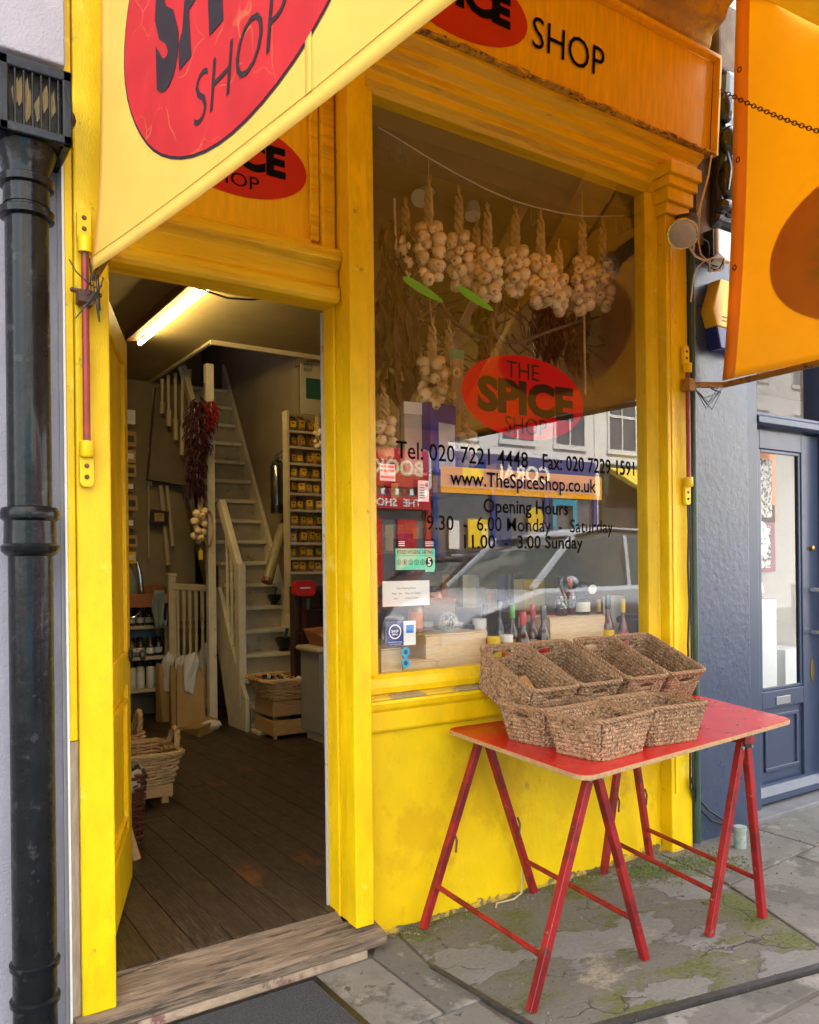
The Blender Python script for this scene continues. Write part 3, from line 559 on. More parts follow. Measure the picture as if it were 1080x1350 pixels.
# ================================================================== RIGHT NEIGHBOUR (blue gallery)
gal = thing('gallery_building', 'blue grey painted gallery front right of the yellow shop', 'shop', (4, 0, 0))
obj('wall', MB().box(1.935, 2.455, -.05, .095, -.03, 3.20), BLUE, gal, bev=.01)
obj('wall', MB().box(2.40, 2.455, .096, .35, -.03, 3.20), BLUE, gal)
obj('wall', MB().box(1.98, 2.62, -.04, .095, 3.202, 4.6), mat('dark_gallery_wall', (.06, .05, .045), .7, .3, 6, .4, 40), gal)
obj('upper_wall', MB().box(2.062, 12, -.03, 5, 4.62, 6.5), BRICK, gal)
obj('fascia', MB().box(2.622, 8, -.05, .35, 3.25, 4.6), BLUED, gal)
obj('door_frame', MB().box(2.456, 2.68, .04, .20, -.02, 3.24), BLUED, gal, bev=.006)
obj('door_frame', MB().box(3.43, 3.56, .02, .20, -.02, 3.24), BLUED, gal, bev=.008)
obj('transom', MB().extrude_profile([(.20, 2.31), (.05, 2.31), (.03, 2.325), (.03, 2.36), (.05, 2.375), (.05, 2.39), (.20, 2.39)], 2.682, 3.428), BLUED, gal, bev=.004)
GL2 = glass('gallery_glass', 1.5, (.95, .96, .96), .55)
obj('fanlight_pane', MB().box(2.70, 3.42, .12, .126, 2.392, 3.22), GL2, gal)
dr = obj('door', MB().box(2.685, 2.79, .10, .15, .03, 2.30).box(3.235, 3.425, .10, .15, .03, 2.30).box(2.79, 3.235, .10, .15, 2.185, 2.30).box(2.79, 3.235, .10, .15, .60, .705).box(2.79, 3.235, .12, .15, .03, .60), BLUED, gal, bev=.004)
obj('panel_moulding', MB().box(2.83, 3.19, .106, .119, .535, .56).box(2.83, 3.19, .106, .119, .21, .235).box(2.83, 2.855, .106, .119, .2355, .5345).box(3.165, 3.19, .106, .119, .2355, .5345), BLUED, dr, bev=.004)
obj('weather_board', MB().extrude_profile([(.099, .05), (.05, .05), (.05, .09), (.075, .14), (.099, .15)], 2.685, 3.425), BLUED, dr, bev=.004)
obj('pane', MB().box(2.792, 3.233, .122, .128, .707, 2.183), GL2, dr)
obj('glazing_bead', MB().box(2.791, 2.812, .108, .121, .706, 2.184).box(3.213, 3.234, .108, .121, .706, 2.184).box(2.812, 3.213, .108, .121, 2.163, 2.184).box(2.812, 3.213, .108, .121, .706, .727), BLUED, dr, bev=.004)
obj('pull_handle', MB().tube([(3.33, .02, 1.02), (3.33, .02, 1.35)], .013, 12), CHROME, dr, smooth=1)
for z in (1.03, 1.30): obj('handle_mount', MB().box(3.31, 3.35, .02, .099, z, z+.03), CHROME, dr, bev=.003)
obj('lock', MB().lathe([(.016, 0), (.016, .02), (.010, .024)], (3.33, .099, 1.58), 14, (0, -1, 0)), mat('brass', (.5, .33, .10), .3, .1, metal=1.), dr, smooth=1)
obj('key_plate', MB().prism([(3.33+u, .80+v) for u, v in ellipse(.02, .075, 20)], lambda u, v: (u, .095, v), (0, .004, 0)), bpy.data.materials['brass'], dr)
obj('letter_plate', MB().box(2.93, 3.08, .094, .0995, .615, .665), GREY, dr, bev=.002)
obj('threshold', MB().box(2.457, 3.56, -.06, .16, -.025, .028), mat('blue_step', (.16, .16, .17), .8, .2, 8, .3, 50), gal, bev=.006)
obj('side_wall', MB().box(3.56, 8, -.02, .2, -.02, .62), BLUED, gal)
obj('window_pane', MB().box(3.56, 8, .06, .066, .62, 3.24), GL2, gal)
GW = mat('gallery_white_wall', (.40, .37, .34), .7, .04)
obj('back_wall', MB().box(2.1, 9, 2.4, 2.5, -.02, 3.4), GW, gal); obj('floor', MB().box(2.1, 9, .351, 2.4, -.03, .02), mat('gallery_floor', (.35, .33, .31), .4, .1), gal)
obj('ceiling', MB().box(2.1, 9, .351, 2.4, 3.3, 3.38), GW, gal); obj('side_wall', MB().box(2.10, 2.14, .351, 2.4, .02, 3.3), GW, gal)
# gallery things
tag(obj('display_plinth', MB().box(3.90, 4.22, .90, 1.2, .02, 1.20), WHITE, bev=.004), 'tall white display plinth behind the gallery door glass', 'plinth')
tag(obj('display_plinth', MB().box(4.30, 4.60, .88, 1.18, .02, .80), WHITE, bev=.004), 'lower white display plinth beside the tall one in the gallery', 'plinth')
ea = thing('framed_picture', 'small gold framed picture leaning on a table easel on the plinth', 'picture', (4.05, 1.0, 1.20))
c = Vector((4.06, .98, 1.43)); ax = Vector((.86, .42, 0)).normalized(); ay = Vector((-.1, .2, .97)).normalized(); an = ax.cross(ay)
obj('frame', MB().obox(c, ax*.135, ay*.19, an*.012), mat('silver_gilt', (.45, .40, .27), .4, .2), ea, bev=.004); obj('mount_board', MB().obox(c+an*.012, ax*.11, ay*.165, an*.003), PAPER, ea)
obj('print', MB().obox(c+an*.015, ax*.07, ay*.10, an*.002), mat('gold_print', (.55, .38, .10), .6, .6, 14, wear=[((.8, .78, .7), .48, 9)]), ea)
obj('easel', MB().bar((3.98, .94, 1.215), (4.18, 1.02, 1.215), .06, .02).bar((4.1, 1.12, 1.21), (4.08, 1.02, 1.5), .02, .02), BROWNW, ea)
for (x, z, wd, ht, base, lb) in ((6.2, 2.42, .7, 1.0, (.70, .20, .02), 'orange topped black line drawing on the gallery wall'), (6.15, 1.75, .75, .72, (.24, .01, .06), 'crimson topped black line drawing on the gallery wall')):
    t = thing('wall_picture', lb, 'picture', (x, 2.39, z-ht/2), group='gallery wall drawings')
    obj('canvas', MB().box(x-wd/2, x+wd/2, 2.36, 2.395, z-ht/2, z+ht/2), mat('picture_ground', base, .6, .1), t)
    obj('drawing', MB().box(x-wd*.38, x+wd*.38, 2.354, 2.3595, z-ht*.45, z+ht*.18), mat('ink_drawing', (.66, .62, .58), .7, .1, wear=[((.02, .02, .02), .49, 26)]), t)
sg = thing('hanging_sign', 'white oval open sign hanging inside the gallery door', 'sign', (2.86, .14, 1.55))
obj('board', MB().prism([(2.865+u, 1.64+v) for u, v in ellipse(.068, .105, 28)], lambda u, v: (u, .140, v), (0, .004, 0)), WP, sg); obj('cord', MB().tube([(2.865, .143, 1.745), (2.865, .143, 1.98)], .0025, 5), WHITEC, sg)
b = MB(); letter(b, "WE'RE OPEN", .10, .018, lambda u, v: (2.865+u, .139, 1.635+v), .02); letter(b, 'COME IN', .085, .018, lambda u, v: (2.865+u, .139, 1.608+v), .02); obj('lettering', b, INK, sg)
obj('emblem', MB().prism([(2.845+u, 1.69+v) for u, v in ellipse(.014, .014, 12)], lambda u, v: (u, .1385, v), (0, .001, 0)).box(2.868, 2.89, .1385, .1395, 1.68, 1.705), CYAN, sg)
# ================================================================== SHOP INTERIOR
FZ = .12; CZ = 3.27
fl_ = struct('floor', MB().box(-1.16, 2.04, .062, 5.0, .05, .108), DARKW)
x = -1.15
while x < 2.03:
    wd = min(random.choice((.125, .135, .14)), 2.035-x); y = .064
    cuts = sorted([random.uniform(1.2, 2.4), random.uniform(3., 4.2)])+[4.99]
    for c in cuts:
        obj('floorboard', MB().box(x+.002, x+wd-.002, y, c-.003, .1085, FZ+random.uniform(-.0012, .0012)), FLOOR, fl_); y = c
    x += wd
# threshold boards and stone riser in the doorway
P('threshold', MB().add([(-1.19, -.135, .066), (-.045, -.135, .066), (-.045, .0, .098), (-1.19, .0, .098), (-1.19, -.135, .025), (-.045, -.135, .025), (-.045, .0, .03), (-1.19, .0, .03)], [(0, 1, 2, 3), (4, 7, 6, 5), (0, 4, 5, 1), (1, 5, 6, 2), (2, 6, 7, 3), (3, 7, 4, 0)]), THRESH, bev=.006)
P('threshold', MB().add([(-1.045, .002, .095), (-.164, .002, .095), (-.164, .058, .118), (-1.045, .058, .118), (-1.045, .002, .03), (-.164, .002, .03), (-.164, .058, .03), (-1.045, .058, .03)], [(0, 1, 2, 3), (4, 7, 6, 5), (0, 4, 5, 1), (1, 5, 6, 2), (2, 6, 7, 3), (3, 7, 4, 0)]), THRESH, bev=.004)
P('stone_riser', MB().box(-1.0, -.13, -.128, .06, -.03, .0235), STONE, bev=.005)
P('stone_riser', MB().box(-1.195, -1.002, -.12, .06, -.03, .0235), STONE, bev=.005)
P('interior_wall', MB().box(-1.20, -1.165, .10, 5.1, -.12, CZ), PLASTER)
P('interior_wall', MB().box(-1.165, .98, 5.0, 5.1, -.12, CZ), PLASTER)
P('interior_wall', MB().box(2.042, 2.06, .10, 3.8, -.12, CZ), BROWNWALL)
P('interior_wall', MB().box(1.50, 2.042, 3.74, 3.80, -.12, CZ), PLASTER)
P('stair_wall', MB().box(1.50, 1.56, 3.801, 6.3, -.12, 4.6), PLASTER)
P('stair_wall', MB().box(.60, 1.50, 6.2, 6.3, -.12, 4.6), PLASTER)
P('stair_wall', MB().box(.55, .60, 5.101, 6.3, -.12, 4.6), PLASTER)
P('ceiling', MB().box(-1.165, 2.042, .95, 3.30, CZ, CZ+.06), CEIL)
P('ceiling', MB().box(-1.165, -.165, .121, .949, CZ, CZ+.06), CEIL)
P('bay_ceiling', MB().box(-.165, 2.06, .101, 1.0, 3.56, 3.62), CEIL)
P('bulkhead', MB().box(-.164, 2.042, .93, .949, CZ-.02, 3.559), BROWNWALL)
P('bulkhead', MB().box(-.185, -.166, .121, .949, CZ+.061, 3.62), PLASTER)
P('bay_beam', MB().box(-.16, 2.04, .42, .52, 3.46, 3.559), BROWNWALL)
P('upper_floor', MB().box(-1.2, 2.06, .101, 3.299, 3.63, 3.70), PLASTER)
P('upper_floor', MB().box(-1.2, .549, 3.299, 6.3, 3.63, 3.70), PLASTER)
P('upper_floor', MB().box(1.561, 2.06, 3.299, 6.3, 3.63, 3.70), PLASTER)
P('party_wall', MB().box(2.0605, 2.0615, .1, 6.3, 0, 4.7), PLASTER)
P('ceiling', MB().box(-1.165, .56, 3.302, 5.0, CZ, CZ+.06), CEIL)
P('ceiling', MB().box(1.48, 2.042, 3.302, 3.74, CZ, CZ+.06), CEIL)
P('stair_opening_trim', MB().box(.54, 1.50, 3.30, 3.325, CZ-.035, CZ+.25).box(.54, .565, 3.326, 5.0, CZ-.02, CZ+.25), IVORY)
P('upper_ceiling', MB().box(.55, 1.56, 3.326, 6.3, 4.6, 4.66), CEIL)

# open door leaf, hinged at the left
ang = math.atan2(.30, .80)      # swings to 17 degrees off straight in
d_ = Vector((math.sin(ang), math.cos(ang), 0)); dn = Vector((-math.cos(ang), math.sin(ang), 0)); h0 = Vector((-1.033, .112, 0))
def leaf(u0, u1, z0, z1, t0, t1):   # along leaf, height, thickness to the far side
    c = h0 + d_*((u0+u1)/2) + dn*((t0+t1)/2) + Vector((0, 0, (z0+z1)/2)); return (c, d_*(u1-u0)/2, dn*(t1-t0)/2, Vector((0, 0, (z1-z0)/2)))
dleaf = P('door', MB().obox(*leaf(0, .11, .13, 2.50, 0, .045)).obox(*leaf(.71, .82, .13, 2.50, 0, .045)).obox(*leaf(.11, .71, 2.38, 2.50, 0, .045)).obox(*leaf(.11, .71, 1.0, 1.14, 0, .045)).obox(*leaf(.11, .71, .13, .38, 0, .045)), YEL, bev=.004)
P('panel', MB().obox(*leaf(.112, .708, .382, .998, .014, .034)), YEL, dleaf, bev=.004)
P('panel', MB().obox(*leaf(.112, .708, 1.142, 2.378, .014, .034)), YEL, dleaf, bev=.004)
P('raised_moulding', MB().obox(*leaf(.16, .66, .43, .45, -.004, .014)).obox(*leaf(.16, .66, .93, .95, -.004, .014)).obox(*leaf(.16, .18, .45, .93, -.004, .014)).obox(*leaf(.64, .66, .45, .93, -.004, .014)), YEL, dleaf, bev=.003)
c = h0 + d_*.76 + Vector((0, 0, 1.12)) - dn*.004
P('handle', MB().lathe([(.03, 0), (.03, .008), (.012, .015), (.012, .04), (.026, .05), (.022, .065)], c, 16, -dn), BLACKP, dleaf, smooth=1)

# ceiling tube light
tl = thing('tube_light', 'lit fluorescent tube on brown batten across the shop ceiling', 'light', (.0, 2.6, 3.18))
obj('batten', MB().box(-.075, -.005, 1.80, 3.45, 3.205, 3.268), BROWNW, tl, bev=.004)
TUBE = mat('lit_tube', (.9, .85, .6), .5, .02, emit=((1., .76, .32), 16.))
obj('tube', MB().tube([(.022, 1.86, 3.192), (.022, 3.40, 3.192)], .0150, 12), TUBE, tl, smooth=1)
for y in (1.845, 3.415): obj('end_cap', MB().tube([(.022, y-.018, 3.192), (.022, y+.018, 3.192)], .022, 12).box(.0, .03, y-.012, y+.012, 3.195, 3.268), BROWNW, tl)
pts = [onY(px, py, .20) for px, py in [(196, 360), (225, 368), (262, 380), (300, 393), (330, 395), (365, 392), (400, 391), (424, 398)]]
tag(obj('ceiling_cable', MB().tube(pts, .004, 6), BLACKP, smooth=1), 'thin dark cable sagging across the top of the doorway', 'cable')

# ---- staircase
stair = thing('staircase', 'steep cream painted staircase rising at the back of the shop', 'staircase', (1.2, 4.2, FZ))
RISERW = mat('shaded_riser_paint', (.40, .345, .25), .6, .2, 6, .1, 60, wear=[((.22, .17, .11), .40, 7)])  # darker stair paint, shade under the nosings put into the colour
RISE, RUN = .20, .118
def ny(i): return 3.70+RUN*(i+1)       # i = 0 is the tread seen lowest, at z .75
for i in range(-3, 14):
    z = .75+RISE*i; y = ny(i); xr = 1.455
    obj('tread', MB().box(.955, xr+(.04 if i < 0 else 0), y-.042, y+RUN+.02, z-.036, z), STAIRW, stair, bev=.008)
    obj('riser', MB().box(.957, xr, y+.006, y+.022, z-RISE, z-.036), RISERW, stair)
obj('bottom_block', MB().box(.93, 1.12, 3.66, 4.05, FZ, .31), STAIRW, stair, bev=.008)
def string(x, w_, drop, up): 
    a = (x, ny(-3)-.06, .15-drop); b_ = (x, ny(14), .75+RISE*14-drop)
    return MB().prism([(ny(-3)-.06, .15-.1), (ny(-3)-.06, .15+up), (ny(14), .75+RISE*14+up), (ny(14), .75+RISE*14-drop), (ny(-3)+.22, .12)], lambda u, v: (x, u, v), (w_, 0, 0))
obj('string', string(1.458, .035, .25, .10), STAIRW, stair, bev=.004)
obj('string', MB().prism([(3.60, .122), (3.60, .40), (3.78, .60), (4.20, 1.32), (4.35, 1.32), (4.35, 1.05), (3.98, .122)], lambda u, v: (.915, u, v), (.035, 0, 0)), STAIRW, stair, bev=.004)
nb = Vector((.94, 3.74, .31))
obj('newel', MB().box(nb.x-.034, nb.x+.034, nb.y-.034, nb.y+.034, .312, 1.52).box(nb.x-.03, nb.x+.03, nb.y-.03, nb.y+.03, 1.52, 1.535), STAIRW, stair, bev=.006)
obj('handrail', MB().bar((nb.x, nb.y+.02, 1.47), (nb.x-.03, 4.10, 1.47+(4.10-nb.y)*RISE/RUN), .06, .085), STAIRW, stair, bev=.012)
TURN = [(.020, 0), (.020, .22), (.012, .24), (.018, .27), (.013, .30), (.016, .55), (.011, .60), (.018, .63), (.012, .66), (.020, .68), (.020, .92)]
for k in range(3):
    y = 3.84+.10*k; z0 = .35+(y-3.74)*RISE/RUN; z1 = 1.44+(y-nb.y)*RISE/RUN
    obj('baluster', MB().lathe([(r_, z0+q/.92*(z1-z0)) for r_, q in TURN], (nb.x, y, 0), 10), STAIRW, stair, smooth=1)
bp_ = onZ(277, 945, FZ)
tag(obj('timber_post', MB().box(.76, .83, 4.02, 4.09, FZ, CZ-.002), STAIRW, bev=.006), 'tall cream square post standing left of the stairs up to the ceiling', 'post')

# ---- low balustrade and the slanting underside of another flight
lb_ = thing('balustrade', 'low cream balustrade with turned spindles behind the paper bags', 'balustrade', (.72, 4.55, FZ))
a = onY(226, 770, 4.55); c = onY(264, 774, 4.3)
obj('rail', MB().bar((a.x, 4.55, 1.33), (.86, 4.30, 1.31), .05, .06), IVORY, lb_, bev=.012)
obj('newel', MB().box(a.x-.035, a.x+.035, 4.52, 4.59, FZ, 1.42).box(a.x-.042, a.x+.042, 4.513, 4.597, 1.42, 1.45), IVORY, lb_, bev=.008)
for k in range(5):
    t = (k+1)/6; obj('spindle', MB().lathe([(r_*.95, .25+q/.92*1.05) for r_, q in TURN], (a.x+(.86-a.x)*t, 4.55-.25*t, 0), 10), IVORY, lb_, smooth=1)
obj('base_rail', MB().bar((a.x, 4.55, .27), (.86, 4.30, .27), .05, .06), IVORY, lb_)
up = thing('upper_flight', 'slanting underside and spindles of an upper flight at the back left', 'staircase', (.75, 4.85, 2.2))
poly = [onY(px, py, 4.85) for px, py in [(206, 510), (228, 512), (247, 590), (250, 640), (232, 638), (196, 632)]]
obj('soffit', MB().prism([(p.x, p.z) for p in poly], lambda u, v: (u, 4.85, v), (0, .08, 0)), mat('brown_soffit', (.20, .15, .09), .7, .15), up)
for (t0, t1) in [((222, 495), (223, 562)), ((231, 492), (232, 580)), ((241, 488), (240, 600)), ((250, 487), (250, 625)), ((214, 500), (214, 545))]:
    p, q = onY(*t0, 4.72), onY(*t1, 4.72); obj('spindle', MB().tube([q, q.lerp(p, .3), q.lerp(p, .35), q.lerp(p, .95), p], [.022, .022, .013, .017, .02], 8), IVORY, up, smooth=1)
p, q = onY(240, 483, 4.70), onY(262, 560, 4.70); obj('rail', MB().bar(p, q, .05, .09), IVORY, up)
p, q = onY(245, 640, 4.80), onY(275, 770, 4.80); obj('slanting_board', MB().bar(p, q, .05, .12, (0, 1, 0)), mat('dark_beige_board', (.22, .17, .11), .7, .15), up)
for k, (x0, y0, x1, y1, r_) in enumerate([(212, 640, 222, 745, .022), (203, 512, 199, 640, .012), (196, 590, 196, 735, .008), (220, 640, 228, 720, .018)]):
    tag(obj('service_pipe', MB().tube([onY(x0, y0, 4.93), onY(x1, y1, 4.93)], r_, 8), IVORY, smooth=1), ['thick cream pipe on the back wall below the soffit', 'cream pipe at the corner of the back wall', 'thin cable running down the back wall', 'second pipe beside the thick one on the back wall'][k], 'pipe', 'pipes on the back wall')

# ---- chilli ristra, garlic and small things hanging by the post
CHILD = mat('dark_dried_chilli', (.040, .008, .010), .35, .5, 30, spec=.6); CHILR = mat('red_dried_chilli', (.20, .010, .008), .35, .4, 30, spec=.6)
def chillies(mb, top, bot, rad, n, ln=.09):
    for k in range(n):
        t = random.random()**.9; c = Vector(top).lerp(Vector(bot), t); rd = rad*(.55+.45*math.sin(math.pi*min(1, t*1.15+.12)))
        a = random.uniform(0, 6.283); o = Vector((math.cos(a), math.sin(a), 0)); p = c+o*rd*random.uniform(.3, .9)
        L_ = ln*random.uniform(.6, 1.2); q = p+o*L_*random.uniform(.15, .55)+Vector((0, 0, -L_*random.uniform(.5, 1))); mid = (p+q)/2+o*L_*.18
        mb.tube([p, mid, q], [.008, .0085, .0015], 4)
rs = thing('chilli_ristra', 'long dark bunch of dried chillies hanging on the stair post', 'chilli bunch', onY(262, 650, 3.9))
b = MB(); chillies(b, onY(262, 525, 3.95), onY(258, 650, 3.95), .10, 520, .11); tag(obj('dark_chillies', b, CHILD, rs, smooth=1), kind='stuff')
b = MB(); chillies(b, onY(279, 528, 3.88), onY(276, 565, 3.88), .055, 90, .09); tag(obj('red_chillies', b, CHILR, rs, smooth=1), kind='stuff')
obj('cord', MB().tube([onY(270, 505, 3.95), onY(262, 650, 3.95)], .006, 6), BRANCH, rs)

# garlic: one bulb mesh shared by every bulb
GARL = mat('garlic_skin', (.80, .63, .37), .55, .22, 14, .4, 50, wear=[((.50, .32, .17), .40, 18)], cv=.16)
STALK = mat('dried_garlic_stalk', (.46, .32, .15), .75, .3, 40, .5, 120)
_b = MB().lathe([(.002, -.039), (.007, -.0375), (.009, -.0345), (.019, -.0325), (.030, -.018), (.034, -.002), (.029, .016), (.016, .028), (.008, .036), (.006, .052)], (0, 0, 0), 16, None, 8, .075)
_bo = obj('bulb', _b, GARL, None, smooth=2); BULB = _bo.data; bpy.data.objects.remove(_bo); BULB.materials.append(mat('garlic_root', (.40, .27, .14), .9, .3))
for q in BULB.polygons: q.material_index = 1 if q.center.z < .0045 else 0
for v in BULB.vertices: v.co.z -= .040
def braid(label, top, bot, wd, n, par=None, hang=None, sc=1.0):
    top, bot = Vector(top), Vector(bot)
    t = thing('garlic_braid', label, 'garlic', bot, group='garlic braids'); ln = (top-bot).length; k0 = .42
    neck = top.lerp(bot, k0); b = MB()
    for s in range(3):
        pts = []
        for i in range(15):
            q = top.lerp(bot, k0*1.6*i/14); ph = i*.95+s*2.094; pts.append(q+Vector((.014*math.cos(ph), .014*math.sin(ph*1.0), 0)))
        b.tube(pts, [.007+.006*math.sin(i/14*3.14) for i in range(15)], 6)
    for i in range(6): b.tube([top, top+Vector((random.uniform(-.02, .02), random.uniform(-.01, .01), .03+random.random()*.03))], [.004, .001], 4)
    obj('plaited_stalk', b, STALK, t, smooth=1)
    if hang is not None: obj('cord', MB().tube([top, hang], .003, 5), STALK, t)
    for i in range(n):
        f = (i+.5)/n; c = neck.lerp(bot, f); rad = wd*(.35+.5*math.sin(math.pi*(.15+.75*f)))
        a = i*2.4+random.uniform(-.3, .3); p = c+Vector((math.cos(a)*rad, math.sin(a)*rad*.7-.01, random.uniform(-.01, .01)))
        o = bpy.data.objects.new('bulb', BULB); COL.objects.link(o); o.parent = t; o.matrix_parent_inverse = WM[t.name].inverted()
        di = (p-c).normalized()*-1+Vector((random.uniform(-.6, .6), random.uniform(-.5, .5), random.uniform(.0, .9)))
        o.matrix_basis = Matrix.Translation(p) @ di.to_track_quat('Z', 'Y').to_matrix().to_4x4() @ Matrix.Diagonal((*[sc*q*random.uniform(.9, 1.1) for q in [random.uniform(.66, 1.06)]*3], 1))
    return t
braid('pale garlic bunch hanging below the dark chillies on the stair post', onY(266, 640, 3.95), onY(261, 715, 3.95), .055, 12)
sv = thing('round_sieve', 'round wooden sieve hanging edge-on beside the garlic', 'sieve', onY(276, 720, 3.93))
c = onY(275, 697, 4.0); obj('hoop', MB().tube([c+Vector((.05*math.cos(t), .03*math.cos(t), .15*math.sin(t))) for t in [6.283*k/28 for k in range(28)]], .012, 6, closed=True), PINE, sv, smooth=1)
TAGY = mat('yellow_card', (.75, .50, .02), .6, .05)
p = onY(265, 731, 3.9); tag(obj('yellow_tag', MB().box(p.x-.018, p.x+.018, 3.9, 3.903, p.z-.045, p.z+.035).box(p.x-.006, p.x+.006, 3.9, 3.903, p.z+.036, p.z+.05), TAGY), 'small yellow price tag hanging below the garlic', 'tag')
p = onY(210, 682, 4.88); t = thing('picture_card', 'small dark picture card pinned on the back wall pipe', 'picture', (p.x, 4.88, p.z-.07))
obj('card', MB().obox(p, (.085, 0, -.01), (0, .003, 0), (.008, 0, .065)), mat('dark_card', (.015, .016, .035), .5, .1), t); obj('print', MB().obox(p+Vector((0, -.004, 0)), (.045, 0, 0), (0, .001, 0), (0, 0, .04)), mat('gold_figure', (.40, .24, .08), .6, .4, 30), t)
# wall boxes at the left
bxs = [(171, 549, 13, 17, WHITE), (171, 578, 15, 18, KRAFT), (171, 601, 14, 15, PINE), (172, 620, 13, 15, KRAFT), (171, 641, 12, 13, BROWNW), (173, 663, 15, 18, KRAFT), (171, 689, 12, 15, BROWNW), (173, 713, 14, 14, KRAFT), (172, 735, 13, 14, TAGY)]
nm_ = ['white', 'uppermost brown', 'second brown', 'third brown', 'small dark', 'larger brown', 'lower dark', 'low brown', 'lowest yellow']
for k, (cx, cy, w2, h2, mt) in enumerate(bxs):
    p = onY(cx, cy, 4.62); s = 1/139
    t = thing('wall_box', nm_[k]+' tea box in the column of boxes beside the door leaf', 'box', (p.x, 4.62, p.z-h2*s/2), group='boxes in the column by the door leaf')
    obj('carton', MB().box(p.x-w2*s*.6, p.x+w2*s*.55, 4.62, 4.95, p.z-h2*s*.55, p.z+h2*s*.5), mt, t, bev=.004); obj('window_label', MB().box(p.x-w2*s*.3, p.x+w2*s*.35, 4.616, 4.6195, p.z-h2*s*.25, p.z+h2*s*.2), DARKW if k % 2 else PAPER, t)

# ---- jar rack with tray and lever
jr = thing('jar_rack', 'cream wooden rack of spice jars behind the open door', 'rack', (.45, 4.7, FZ))
rx0, rx1, ry0, ry1 = .16, .60, 4.62, 4.95
for z in (.38, .67, .95): obj('shelf', MB().box(rx0, rx1, ry0, ry1, z, z+.03), IVORY, jr, bev=.004)
for x in (rx0, rx1-.035): 
    for y in (ry0, ry1-.035): obj('leg', MB().box(x, x+.035, y-.003, y+.032, FZ, 1.0), IVORY, jr, bev=.004)
obj('side_panel', MB().box(rx0+.036, rx1-.036, ry1-.02, ry1-.01, .41, .95), mat('blue_grey_panel', (.16, .21, .26), .6, .1), jr)
JARD = mat('dark_spice_glass', (.045, .03, .022), .15, .4, 20, spec=.7); JARL = mat('white_jar_label', (.72, .70, .62), .6, .05); LID = mat('black_lid', (.01, .01, .011), .35, .2); JART = mat('white_tin', (.66, .60, .48), .4, .1)
def jar(name, label, cat, loc, r_, h, gm, lm, km, grp, lh=.45):
    t = thing(name, label, cat, loc, group=grp); x, y, z = loc
    obj('glass_body', MB().lathe([(r_*.92, 0), (r_, .006), (r_, h*.74), (r_*.8, h*.82)], loc, 14), gm, t, smooth=1)
    obj('lid', MB().lathe([(r_*.86, h*.825), (r_*.88, h*.99), (r_*.8, h)], loc, 14), km, t, smooth=1)
    if lm: obj('label', MB().lathe([(r_*1.015, h*.15), (r_*1.02, h*(.15+lh))], loc, 14), lm, t, smooth=1)
    return t
row = {0: 'bottom', 1: 'middle', 2: 'top'}
for rw, z in enumerate((.411, .701)):
    for k in range(4):
        tin = rw == 0; 
        jar('spice_tin' if tin else 'spice_jar', ('%s white labelled tin on the bottom shelf of the jar rack' if tin else '%s dark spice jar on the middle shelf of the jar rack') % ('first', 'second', 'third', 'fourth')[k], 'tin' if tin else 'jar', (.28+.082*k, 4.68+(.03 if k % 2 else 0), z), .037, .24 if tin else .17, JART if tin else JARD, JARL, LID, 'jars on the rack', .5 if tin else .3)
for k in range(4): jar('spice_jar', ('first', 'second', 'third', 'fourth')[k]+' dark jar on the top of the jar rack under the tray', 'jar', (.28+.082*k, 4.70, .981), .036, .16, JARD, JARL, LID, 'jars on the rack', .3)
tr_ = thing('wooden_tray', 'orange brown wooden tray on top of the jar rack', 'tray', (.40, 4.75, 1.15))
TRAYW = mat('orange_brown_wood', (.34, .12, .035), .5, .2, 6, .1, 40, wood=(3, 16, 16))
obj('base', MB().box(.16, .66, 4.56, 4.95, 1.15, 1.17), TRAYW, tr_)
obj('side', MB().box(.16, .66, 4.54, 4.56, 1.15, 1.27), TRAYW, tr_, bev=.004); obj('side', MB().box(.66, .68, 4.54, 4.95, 1.15, 1.32), TRAYW, tr_, bev=.004); obj('side', MB().box(.16, .66, 4.95, 4.97, 1.15, 1.34), TRAYW, tr_, bev=.004)
obj('leg', MB().box(.17, .20, 4.93, 4.96, .98, 1.15).box(.63, .66, 4.93, 4.96, .98, 1.15), TRAYW, tr_)
mc = thing('grinder', 'chrome lever of a hand grinder above the wooden tray', 'grinder', (.30, 4.7, 1.2))
pts = [onY(px, py, 4.66) for px, py in [(166, 738), (176, 738), (181, 741), (184, 755), (188, 790), (191, 803)]]
obj('lever', MB().tube(pts, [.014, .014, .015, .022, .024, .012], 10), CHROME, mc, smooth=1)
pts = [onY(px, py, 4.66) for px, py in [(166, 815), (176, 814), (182, 808), (188, 803)]]; obj('arm', MB().tube(pts, .016, 8), CHROME, mc, smooth=1)
p = onY(166, 780, 4.7); obj('body', MB().lathe([(.10, -.1), (.16, -.05), (.17, .1), (.12, .22), (.05, .25)], (p.x-.05, 4.75, p.z), 16), mat('grey_enamel', (.32, .33, .32), .35, .1), mc, smooth=1)
